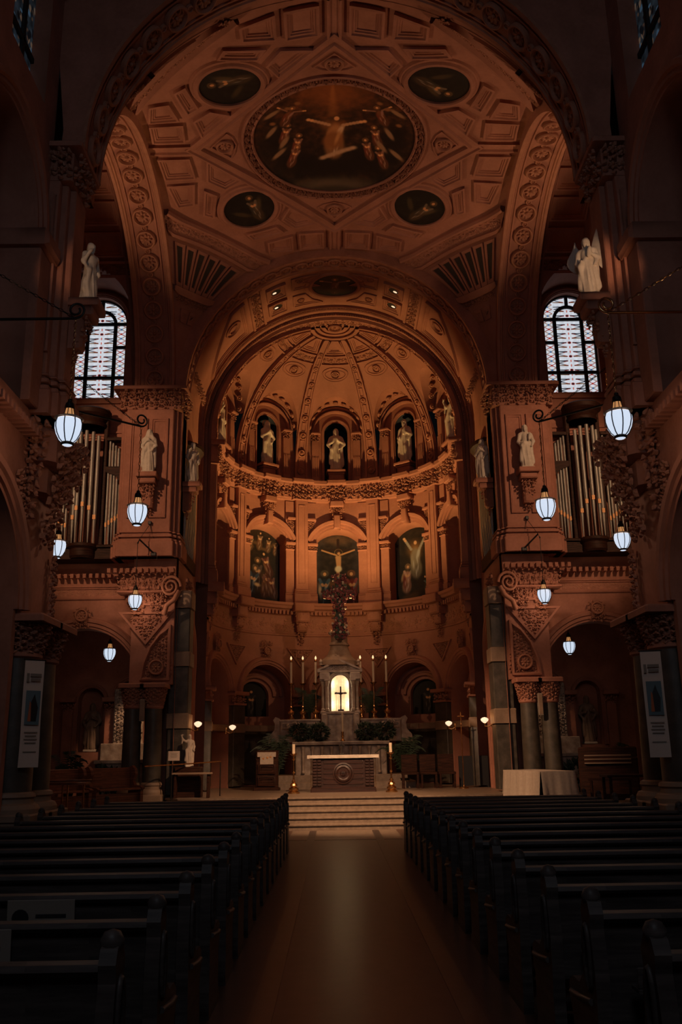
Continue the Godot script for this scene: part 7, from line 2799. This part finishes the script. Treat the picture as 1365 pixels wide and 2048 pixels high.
func palm(label: String, at: Vector3, h: float, spread: float, sd: int, pot := true) -> void:
	var t := thing("potted_palm", label, "plant", at, "palms around the high altar")
	rng.seed = sd
	if pot:
		var p := MB.new()
		p.lathe(PackedVector2Array([Vector2(0.12, 0), Vector2(0.17, 0.26), Vector2(0.19, 0.28), Vector2(0.16, 0.28), Vector2(0, 0.26)]), 14)
		part("pot", p, M.iron, t)
	for k in 13:
		var f := MB.new()
		var a := TAU * k / 13.0 + rng.randf_range(-0.2, 0.2)
		var r := rng.randf_range(0.4, 1.0) * spread
		frond(f, Vector3(0, 0.26 if pot else 0.0, 0), Vector3(cos(a) * r, h * rng.randf_range(0.55, 1.0), sin(a) * r * 0.6), 0.2 * h, 0.16)
		part("frond", f, M.leaf_green, t)

func bush(label: String, at: Vector3, r: float, sd: int) -> void:
	var t := thing("round_bush", label, "plant", at, "round dark bushes on the high altar")
	rng.seed = sd
	var p := MB.new()
	p.lathe(PackedVector2Array([Vector2(0.1, 0), Vector2(0.13, 0.1), Vector2(0.1, 0.1)]), 12)
	part("pot", p, M.iron, t)
	var f := MB.new()
	for k in 260:
		var d := Vector3(rng.randfn(), rng.randfn(), rng.randfn()).normalized()
		d.y *= 0.8
		var c := Vector3(0, r * 0.75 + 0.08, 0) + d * r * rng.randf_range(0.75, 1.0)
		leaf(f, Transform3D(Basis(Quaternion(Vector3.UP, (d + Vector3(rng.randfn(), rng.randfn(), rng.randfn()) * 0.4).normalized())), c), r * 0.4, r * 0.18, 0.02)
	var o := part("foliage", f, M.leaf_green, t, Transform3D.IDENTITY, true)

func spray(label: String, at: Vector3) -> void:
	var t := thing("flower_spray", label, "flowers", at, "white flower sprays")
	rng.seed = 5
	var s := MB.new()
	var f := MB.new()
	for k in 10:
		var d := Vector3(rng.randf_range(-0.2, 0.2), rng.randf_range(0.1, 0.3), rng.randf_range(0, 0.15))
		s.tube(PackedVector3Array([Vector3.ZERO, d]), 0.005, 3)
		flower(f, d, 0.05, d)
	part("stems", s, M.leaf_green, t)
	part("blossoms", f, M.statue, t, Transform3D.IDENTITY, true)

# choir bench with carved ends
func bench(label: String, at: Vector3, turn: float, length: float) -> void:
	var t := thing("choir_bench", label, "bench", at, "carved choir benches", "", turn)
	for e in [-1, 1]:
		var b := MB.new()
		b.extrude(P2([-0.28, 0, 0.3, 0, 0.3, 0.08, 0.22, 0.12, 0.22, 0.4, 0.28, 0.46, 0.2, 0.5, -0.02, 0.52, -0.08, 0.62, 0.0, 0.78, -0.04, 0.9, -0.14, 0.98, -0.26, 0.94, -0.3, 0.8, -0.24, 0.6, -0.26, 0.12]), Vector3(e * length * 0.5, 0, 0), Vector3(0, 0, 1), Vector3.UP, Vector3(1, 0, 0), -0.04, 0.04)
		part("end_panel", b, M.choir_wood, t)
		part("carving", kit.medallion, M.choir_wood, t, Transform3D(Basis(Vector3(0, 0, -0.22), Vector3(0, 0.3, 0), Vector3(0.22, 0, 0)), Vector3(e * (length * 0.5 + 0.03), 0.3, 0)))
	var bk := MB.new()
	bk.block(Vector3(0, 0.68, -0.2), Vector3(length - 0.08, 0.42, 0.03), 0.008, Basis(Vector3(1, 0, 0), -0.12))
	bk.block(Vector3(0, 0.9, -0.24), Vector3(length - 0.06, 0.06, 0.06), 0.015)
	part("backrest", bk, M.choir_wood, t)
	var s := MB.new()
	s.block(Vector3(0, 0.44, 0.02), Vector3(length - 0.08, 0.045, 0.44), 0.015)
	part("seat", s, M.choir_wood, t)
	var fr := MB.new()
	fr.block(Vector3(0, 0.2, 0.12), Vector3(length - 0.08, 0.3, 0.03), 0.006)
	part("front_board", fr, M.choir_wood, t)

func build_furniture() -> void:
	# sanctuary seats on the right
	for k in 3:
		var t := thing("sanctuary_chair", "dark wooden sanctuary chair right of the altar, %s from the altar" % ["nearest", "second", "third"][k], "chair", V(2.05 + k * 0.55, 0.7, 27.9), "row of sanctuary chairs")
		var b := MB.new()
		b.block(Vector3(0, 0.72, -0.22), Vector3(0.48, 0.5, 0.05), 0.01)
		part("backrest", b, M.dark_wood, t)
		var s := MB.new()
		s.block(Vector3(0, 0.43, 0), Vector3(0.5, 0.07, 0.46), 0.015)
		part("seat", s, M.dark_wood, t)
		for e in [[-1, -1], [1, -1], [-1, 1], [1, 1]]:
			var l := MB.new()
			l.block(Vector3(e[0] * 0.21, 0.2, e[1] * 0.19), Vector3(0.06, 0.4, 0.06), 0.008)
			part("leg", l, M.dark_wood, t)
	var sc := thing("black_screen", "low black framed screen standing right of the sanctuary chairs", "screen", V(3.98, 0.7, 28.0))
	var sb := MB.new()
	sb.block(Vector3(0, 0.48, 0), Vector3(0.9, 0.86, 0.06), 0.01)
	part("panel", sb, M.black, sc)
	for e in [-1, 1]:
		var fb := MB.new()
		fb.block(Vector3(e * 0.4, 0.03, 0), Vector3(0.06, 0.06, 0.4), 0.01)
		part("foot", fb, M.black, sc)
	var pc := thing("processional_cross", "slim processional crucifix on a pole by the right apse sconce", "crucifix", V(3.55, 0.7, 27.2))
	var pb := MB.new()
	pb.lathe(PackedVector2Array([Vector2(0.14, 0), Vector2(0.14, 0.03), Vector2(0.03, 0.06), Vector2(0.014, 0.1), Vector2(0.014, 1.75), Vector2(0.03, 1.78), Vector2(0.012, 1.82)]), 10)
	part("pole", pb, M.brass, pc)
	var cb := MB.new()
	cb.box(Vector3(0, 1.98, 0), Vector3(0.022, 0.38, 0.018))
	cb.box(Vector3(0, 2.05, 0), Vector3(0.2, 0.022, 0.018))
	cb.tube(PackedVector3Array([Vector3(0, 2.08, 0.02), Vector3(0, 1.95, 0.025), Vector3(0.0, 1.86, 0.02)]), 0.02, 5, 0.01)
	part("cross", cb, M.brass, pc)
	# cloth covered table
	var tb := thing("covered_table", "long table under a pale pleated cloth right of the sanctuary steps", "table", V(4.68, 0.55, 22.4), "", "", 0.17)
	var lg := MB.new()
	for e in [[-1, -1], [1, -1], [-1, 1], [1, 1]]:
		lg.box(Vector3(e[0] * 0.36, 0.34, e[1] * 1.1), Vector3(0.05, 0.68, 0.05))
	lg.box(Vector3(0, 0.69, 0), Vector3(0.8, 0.03, 2.4))
	part("table_frame", lg, M.dark_wood, tb)
	var ctop := MB.new()
	var rows := []
	var loop := []
	for k in 97:
		var per := k / 96.0 * 6.6
		var p := Vector2.ZERO
		var nrm := Vector2.ZERO
		if per < 0.85:
			p = Vector2(-0.425 + per, 1.225); nrm = Vector2(0, 1)
		elif per < 3.3:
			p = Vector2(0.425, 1.225 - (per - 0.85)); nrm = Vector2(1, 0)
		elif per < 4.15:
			p = Vector2(0.425 - (per - 3.3), -1.225); nrm = Vector2(0, -1)
		else:
			p = Vector2(-0.425, -1.225 + (per - 4.15)); nrm = Vector2(-1, 0)
		loop.append([p, nrm, sin(k * 2.1) * 0.5 + sin(k * 0.9 + 1.0) * 0.5])
	for y in [0.72, 0.7, 0.5, 0.25, 0.02]:
		var ln := PackedVector3Array()
		for q in loop:
			var amp: float = 0.0 if y > 0.71 else (0.01 + (0.7 - y) * 0.1) * (1.0 + 0.8 * q[2])
			ln.append(Vector3(q[0].x + q[1].x * amp, y, q[0].y + q[1].y * amp))
		rows.append(ln)
	ctop.grid(rows)
	ctop.box(Vector3(0, 0.715, 0), Vector3(0.85, 0.012, 2.45))
	part("cloth", ctop, M.cloth, tb)
	# choir benches on the left, tables
	bench("carved reddish choir bench on the left, nearest the twin columns", V(-5.45, 0.55, 22.3), 0.9, 1.3)
	bench("carved reddish choir bench on the left, in the middle of the group", V(-6.35, 0.55, 21.0), 0.9, 1.3)
	bench("carved dark choir bench on the left, beside the barrier table", V(-7.3, 0.55, 19.8), 0.8, 1.2)
	var rt := thing("railed_table", "narrow railed table with posts on the left behind the pews", "table", V(-5.75, 0.55, 18.9))
	var rb := MB.new()
	rb.block(Vector3(0, 0.68, 0), Vector3(1.15, 0.05, 0.4), 0.015)
	rb.tube(PackedVector3Array([Vector3(-0.55, 0.73, 0.2), Vector3(0.3, 0.74, 0.2), Vector3(0.56, 0.74, 0.1), Vector3(0.58, 0.74, -0.15)]), 0.022, 6)
	part("top", rb, M.choir_wood, rt)
	for x in [-0.5, 0.1, 0.2, 0.52]:
		var lb := MB.new()
		lb.tube(PackedVector3Array([Vector3(x, 0, 0.15), Vector3(x, 0.66, 0.15)]), 0.02, 6)
		part("leg", lb, M.brass, rt)
	sign_board("small white notice on the railed table at the left", V(-6.05, 0.98, 18.62), 0.2, 0.3)
	# rail before the left pier with notices
	var ra := thing("rope_rail", "thin metal rail on posts before the left chancel pier", "railing", Vector3.ZERO)
	var rr := MB.new()
	rr.tube(PackedVector3Array([V(-4.9, 1.5, 23.0), V(-4.35, 1.52, 23.7), V(-3.75, 1.55, 24.3), V(-3.25, 1.58, 24.8)]), 0.018, 6)
	part("handrail", rr, M.brass, ra)
	for q in [[-4.35, 23.7, 0.56], [-3.75, 24.3, 0.7], [-3.25, 24.8, 0.7]]:
		var pb2 := MB.new()
		pb2.tube(PackedVector3Array([V(q[0], q[2], q[1]), V(q[0], 1.55, q[1])]), 0.016, 6)
		part("post", pb2, M.iron, ra)
	sign_board("white notice card on a stand before the left marble pier", V(-4.4, 1.62, 24.25), 0.3, 0.24)
	var wt := thing("low_table", "low dark table with a pale runner by the left rail", "table", V(-3.85, 0.7, 23.85))
	var wb := MB.new()
	wb.block(Vector3(0, 0.6, 0), Vector3(1.0, 0.04, 0.35), 0.01)
	part("top", wb, M.pale_stone, wt)
	for e in [-1, 1]:
		var lb := MB.new()
		lb.block(Vector3(e * 0.42, 0.29, 0), Vector3(0.06, 0.58, 0.26), 0.01)
		part("leg", lb, M.dark_wood, wt)
	# console and table on the right
	var oc := thing("organ_console", "dark wooden organ console standing right of the covered table", "organ console", V(6.55, 0.55, 22.9), "", "", -0.3)
	var cbx := MB.new()
	cbx.block(Vector3(0, 0.5, 0), Vector3(1.4, 1.0, 0.7), 0.03)
	cbx.block(Vector3(0, 1.12, -0.15), Vector3(1.4, 0.24, 0.4), 0.03)
	part("case", cbx, M.dark_wood, oc)
	for k in 3:
		var kb := MB.new()
		kb.block(Vector3(0, 0.86 + k * 0.09, 0.36 - k * 0.05), Vector3(1.1, 0.03, 0.12), 0.005)
		part("manual", kb, M.pale_stone, oc)
	var ob := thing("organ_stool", "dark wooden bench before the organ console", "bench", V(6.3, 0.55, 22.0), "", "", -0.3)
	var obb := MB.new()
	obb.block(Vector3(0, 0.5, 0), Vector3(1.0, 0.06, 0.32), 0.01)
	part("seat", obb, M.dark_wood, ob)
	for e in [-1, 1]:
		var lb := MB.new()
		lb.block(Vector3(e * 0.44, 0.235, 0), Vector3(0.06, 0.47, 0.3), 0.01)
		part("leg", lb, M.dark_wood, ob)
	var t2 := thing("side_table", "plain dark table at the far right behind the pews", "table", V(6.1, 0.55, 19.6))
	var tb2 := MB.new()
	tb2.block(Vector3(0, 0.64, 0), Vector3(1.3, 0.05, 0.6), 0.01)
	part("top", tb2, M.dark_wood, t2)
	for e in [[-1, -1], [1, -1], [-1, 1], [1, 1]]:
		var lb := MB.new()
		lb.block(Vector3(e[0] * 0.58, 0.31, e[1] * 0.25), Vector3(0.06, 0.62, 0.06), 0.01)
		part("leg", lb, M.dark_wood, t2)
	# banners on the near columns
	for sx in [-1, 1]:
		banner(sx)
		var sp := thing("column_speaker", "slim grey loudspeaker between the twin columns of the far %s pier" % side_word(sx), "loudspeaker", V(sx * 5.2, 2.62, 23.86), "column loudspeakers")
		var spb := MB.new()
		spb.block(Vector3(0, 0.28, 0), Vector3(0.13, 0.56, 0.1), 0.015)
		part("cabinet", spb, M.speaker_grey, sp)
		var gr := MB.new()
		gr.block(Vector3(0, 0.28, 0.053), Vector3(0.1, 0.5, 0.008), 0.003)
		part("grille", gr, M.pale_stone, sp)
		# side chapel altar
		var ca := thing("chapel_altar", "small pale marble altar with carved panel in the %s side chapel" % side_word(sx), "altar", V(sx * 6.75, 0.55, 28.9))
		var cab := MB.new()
		cab.block(Vector3(0, 0.5, 0), Vector3(1.6, 1.0, 0.7), 0.03)
		cab.block(Vector3(0, 1.05, 0), Vector3(1.7, 0.1, 0.8), 0.02)
		cab.block(Vector3(0, 1.35, -0.25), Vector3(1.6, 0.5, 0.25), 0.02)
		part("mensa", cab, M.marble, ca)
		var cp := MB.new()
		cp.block(Vector3(0, 2.45, -0.36), Vector3(0.95, 1.7, 0.1), 0.03)
		part("carved_panel", cp, M.marble, ca)
		var cf := MB.new()
		foliage_drop(cf, plane_map(Vector3(0, 0, -0.31), Vector3.RIGHT, Vector3.UP, Vector3(0, 0, 1)), 0.0, 3.25, 1.65, 0.85, 0.85, 0.0, 0.0, 0.24)
		part("panel_carving", cf, M.marble, ca, Transform3D.IDENTITY, true)
		for e in [-1, 1]:
			var col := MB.new()
			col.lathe(PackedVector2Array([Vector2(0.08, 0), Vector2(0.08, 0.08), Vector2(0.055, 0.12), Vector2(0.05, 0.8), Vector2(0.08, 0.9), Vector2(0.08, 0.98)]), 12, Transform3D(Basis.IDENTITY, Vector3(e * 0.72, 0, 0.38)))
			part("altar_colonnette", col, M.red_wood, ca)
		palm("dark potted palm in the %s side chapel" % side_word(sx), V(sx * 7.9, 0.55, 27.0), 1.7, 0.9, 31 + sx)
		bush("dark leafy bush before the %s side chapel altar" % side_word(sx), V(sx * 6.9, 0.55, 27.2), 0.5, 60 + sx)

func sign_board(label: String, at: Vector3, w: float, h: float) -> void:
	var t := thing("notice_sign", label, "sign", at, "small white notices")
	var b := MB.new()
	b.block(Vector3(0, h * 0.5, 0), Vector3(w, h, 0.012), 0.003)
	part("card", b, M.paper, t)
	var p := MB.new()
	for k in 4:
		p.box(Vector3(0, h * (0.75 - k * 0.13), 0.008), Vector3(w * (0.6 - 0.1 * (k % 2)), h * 0.03, 0.003))
	part("print", p, M.speaker_grey, t)
	var s := MB.new()
	s.tube(PackedVector3Array([Vector3(0, 0, -0.02), Vector3(0, -(at.y - 0.56), -0.02)]), 0.012, 5)
	part("stand", s, M.iron, t)

func banner(sx: int) -> void:
	var t := thing("hanging_banner", "tall pale printed banner hanging on the near %s column" % side_word(sx), "banner", V(-4.72 if sx < 0 else 4.64, 1.6, 13.72), "banners on the near columns", "", 0.7 if sx < 0 else -0.2)
	var b := MB.new()
	var rows := []
	for k in 9:
		var y := 1.56 * k / 8.0
		var ln := PackedVector3Array()
		for j in 5:
			ln.append(Vector3(-0.15 + 0.3 * j / 4.0, y, 0.02 * sin(k * 0.8 + j * 0.3) * (1.0 - k / 9.0)))
		rows.append(ln)
	b.grid(rows)
	part("fabric", b, M.paper, t)
	var r := MB.new()
	r.tube(PackedVector3Array([Vector3(-0.17, 1.57, 0), Vector3(0.17, 1.57, 0)]), 0.012, 6)
	part("rod", r, M.iron, t)
	var pr := MB.new()
	for q in [[0.02, 1.34, 0.17, 0.045], [0.02, 1.27, 0.15, 0.045]]:
		pr.box(Vector3(q[0], q[1], 0.026), Vector3(q[2], q[3], 0.004))
	pr.box(Vector3(-0.1, 1.3, 0.026), Vector3(0.04, 0.13, 0.004))
	part("headline", pr, M.speaker_grey, t)
	var pic := MB.new()
	pic.box(Vector3(0.0, 0.86, 0.026), Vector3(0.22, 0.5, 0.004))
	part("picture_panel", pic, mat("banner_teal", null, lin(0.1, 0.16, 0.19), 0.8), t)
	var fg := MB.new()
	fg.extrude(P2([-0.02, -0.2, 0.06, -0.2, 0.08, 0.0, 0.04, 0.12, 0.02, 0.2, -0.03, 0.08]), Vector3(0.0, 0.86, 0.03), Vector3.RIGHT, Vector3.UP, Vector3(0, 0, 1), 0, 0.003)
	part("printed_figure", fg, M.black, t)
	var og := MB.new()
	og.extrude(P2([-0.07, -0.2, -0.02, -0.2, -0.03, 0.06, -0.05, 0.1]), Vector3(0.0, 0.86, 0.03), Vector3.RIGHT, Vector3.UP, Vector3(0, 0, 1), 0, 0.003)
	part("printed_shape", og, mat("banner_orange", null, lin(0.4, 0.12, 0.05), 0.8), t)
	for k in 5:
		var tx := MB.new()
		tx.box(Vector3(0.0, 0.5 - k * 0.05 - (0.08 if k == 4 else 0.0), 0.024), Vector3(0.2 - 0.03 * (k % 2), 0.018, 0.004))
		part("text_line", tx, M.speaker_grey, t)

# ---------------------------------------------------------------- light
func flood(called: String, label: String, at: Vector3, aim: Vector3, c: Color, e: float, angle: float) -> void:
	var t := thing(called, label, "floodlight", at, "warm floodlights")
	var dir := (aim - at).normalized()
	var bs := Basis.looking_at(dir, Vector3.UP if absf(dir.y) < 0.95 else Vector3.RIGHT)
	var b := MB.new()
	b.lathe(PackedVector2Array([Vector2(0, 0.0), Vector2(0.1, 0.0), Vector2(0.16, -0.22), Vector2(0.18, -0.24)]), 16, Transform3D(bs * Basis(Vector3(1, 0, 0), PI / 2), Vector3.ZERO))
	part("housing", b, M.black, t)
	var g := MB.new()
	g.lathe(PackedVector2Array([Vector2(0.15, -0.2), Vector2(0.0, -0.2)]), 16, Transform3D(bs * Basis(Vector3(1, 0, 0), PI / 2), Vector3.ZERO))
	part("light_lens", g, M.sconce_bulb, t)
	var l := SpotLight3D.new()
	l.name = "flood_light"
	l.light_color = c
	l.light_energy = e
	l.light_size = 0.12
	l.spot_angle = angle
	l.spot_angle_attenuation = 0.6
	l.spot_range = 60.0
	l.spot_attenuation = 2.0
	l.shadow_enabled = true
	t.add_child(l)
	l.basis = bs
	l.position = dir * 0.27

func spot(called: String, at: Vector3, aim: Vector3, c: Color, e: float, angle: float, size := 0.1) -> void:
	var l := SpotLight3D.new()
	l.name = called
	l.light_color = c
	l.light_energy = e
	l.light_size = size
	l.spot_angle = angle
	l.spot_angle_attenuation = 1.0
	l.spot_range = 70.0
	l.spot_attenuation = 2.0
	l.shadow_enabled = true
	add_child(l)
	l.look_at_from_position(at, aim, Vector3.UP if absf((aim - at).normalized().y) < 0.97 else Vector3.RIGHT)

func lights() -> void:
	var warm := Color(1.0, 0.77, 0.58)
	# uplight standing behind the flower cross: lights the apse
	var t := thing("apse_uplight", "small open uplight on a post behind the flower cross", "floodlight", V(0, 5.66, 30.3))
	var tr := MB.new()
	tr.lathe(PackedVector2Array([Vector2(0.0, 0.12), Vector2(0.12, 0.13), Vector2(0.15, 0.22), Vector2(0.14, 0.22), Vector2(0.1, 0.15), Vector2(0.0, 0.14)]), 20)
	part("cup", tr, M.black, t)
	var ps := MB.new()
	ps.tube(PackedVector3Array([Vector3(0, 0, 0), Vector3(0, 0.12, 0)]), 0.02, 8)
	part("post", ps, M.black, t)
	var bu := MB.new()
	bu.lathe(PackedVector2Array([Vector2(0.0, 0.15), Vector2(0.07, 0.18), Vector2(0.08, 0.22), Vector2(0.05, 0.28), Vector2(0.0, 0.3)]), 14, Transform3D.IDENTITY, false)
	part("bulb", bu, M.sconce_bulb, t)
	spot("apse_light", V(0, 6.02, 30.3), V(0, 12.0, 29.1), Color(1.0, 0.77, 0.47), 54.0, 72.0, 0.1)
	var ol := OmniLight3D.new()
	ol.name = "uplight_light"
	ol.light_color = Color(1.0, 0.75, 0.47)
	ol.light_energy = 1.6
	ol.light_size = 0.08
	ol.shadow_enabled = true
	ol.omni_range = 60.0
	ol.omni_attenuation = 2.0
	ol.position = V(0, 5.9, 30.3)
	add_child(ol)
	# uplights on the nave piers for the vault, spots in the transepts for the far walls
	for sx in [-1, 1]:
		flood("vault_uplight", "dark uplight on the end wall of the %s transept aimed at the vault" % side_word(sx), V(sx * 10.1, 8.4, 19.4), V(sx * 1.2, 17.4, 19.4), warm, 28.0, 29.0)
		flood("transept_floodlight", "dark floodlight high on the west wall of the %s transept" % side_word(sx), V(sx * 9.6, 11.6, 15.3), V(sx * 6.1, 8.9, 24.6), warm, 44.0, 21.0)
		flood("chapel_spotlight", "small spotlight over the %s side chapel altar" % side_word(sx), V(sx * 5.7, 4.6, 27.6), V(sx * 6.75, 2.4, 29.2), warm, 4.5 if sx < 0 else 1.2, 22.0)
		flood("added_statue_light", "small added spotlight, out of view, on the %s nave cornice aimed at the pier statue" % side_word(sx), V(sx * 4.7, 7.25, 9.4), V(sx * 4.38, 9.9, 14.0), warm, 5.0 if sx < 0 else 14.0, 7.0)  # added lamp out of view, there to brighten the near statues
		# the recessed spots of the chancel vault
		spot("chancel_light", V(sx * 1.86, 15.95, 25.98), V(sx * 0.3, 1.2, 26.0), warm, 36.0, 9.0, 0.06)
		spot("chancel_light", V(sx * 1.86, 15.95, 26.95), V(sx * 0.5, 3.6, 30.3), warm, 22.0, 10.0, 0.06)
		flood("altar_spotlight", "dark spotlight behind the near %s pier aimed at the altar" % side_word(sx), V(sx * 4.95, 10.4, 14.75), V(2.1 if sx < 0 else -0.7, 1.2, 24.0), warm, 165.0, 18.0 if sx < 0 else 16.0)
	# added window behind the viewer, an unseen pale fill for the dark pews
	var w := thing("window_7", "added tall pale round-headed window, an unseen fill light in the end wall behind the viewer", "window", Vector3.ZERO, "", "structure")
	var wm := plane_map(V(0, 0, -3.98), Vector3.LEFT, Vector3.UP, V(0, 0, 1))
	var gb := MB.new()
	arch_fill(gb, wm, {c = 0.0, hw = 1.6, spr = 12.0, rise = 1.6, base = 8.0}, 0.01)
	part("glass", gb, M.added_window_glow, w)
	for u in [-0.55, 0.55]:
		var mb := MB.new()
		slab(mb, wm, u - 0.05, 8.0, u + 0.05, 13.4, 0.06, 0.01)
		part("mullion", mb, M.lead, w)
	var ar := AreaLight3D.new()
	ar.name = "added_window_fill"
	ar.area_size = Vector2(3.0, 4.6)
	ar.light_color = Color(0.93, 0.96, 1.0)
	ar.light_energy = WINDOW_FILL
	ar.shadow_enabled = true
	ar.area_range = 80.0
	add_child(ar)
	ar.look_at_from_position(V(0, 10.4, -3.8), V(0, 1.0, 14), Vector3.UP)

const WINDOW_FILL := 18.0  # strength of the added cool fill from behind

func objects() -> void:
	build_pews()
	build_lamps()
	build_organs()
	build_statues()
	build_altar()
	build_high_altar()
	build_flower_cross()
	palm("feathery green palm left of the tabernacle among the candles", V(-1.02, 2.83, 30.32), 1.25, 0.55, 11, false)
	palm("feathery green palm right of the tabernacle among the candles", V(1.0, 2.83, 30.32), 1.25, 0.55, 12, false)
	palm("large dark palm spreading left of the high altar", V(-2.0, 0.7, 29.1), 2.0, 0.9, 13)
	palm("large dark palm spreading right of the high altar", V(1.95, 0.7, 28.9), 1.9, 0.9, 14)
	for q in [[-1.3, "left, outer"], [-0.7, "left, inner"], [0.82, "right, inner"], [1.42, "right, outer"]]:
		bush("round dark bush on the altar ledge, %s" % q[1], V(q[0], 2.11, 29.55), 0.3, int(q[0] * 50) + 200)
	spray("white lily spray on the altar ledge at the left", V(-1.55, 2.4, 29.55))
	spray("white lily spray on the altar ledge at the right", V(1.5, 2.45, 29.55))
	build_furniture()

func _ready() -> void:
	# camera
	var cam := Camera3D.new()
	cam.name = "camera"
	add_child(cam)
	cam.fov = rad_to_deg(2.0 * atan(1024.0 / 1790.0))
	cam.position = V(-0.19, 1.72, 0)
	cam.rotation = Vector3(atan(484.0 / 1790.0), -0.01056, 0)
	cam.rotate_object_local(Vector3(0, 0, 1), -0.016)
	cam.near = 0.05
	cam.far = 120.0
	# environment: a closed, dim interior
	var we := WorldEnvironment.new()
	we.name = "environment"
	var env := Environment.new()
	env.background_mode = Environment.BG_COLOR
	env.background_color = Color(0.02, 0.022, 0.026)
	env.tonemap_mode = Environment.TONE_MAPPER_LINEAR
	env.tonemap_exposure = 1.0
	env.sdfgi_enabled = true
	env.ssao_enabled = true
	env.ssil_enabled = true
	we.environment = env
	add_child(we)
	rng.seed = 1
	make_materials()
	make_kit()
	make_pictures()
	make_glass()
	lights()
	build_floor()
	build_nave()
	build_piers()
	build_transepts()
	build_crossing()
	build_chancel()
	build_apse()
	objects()
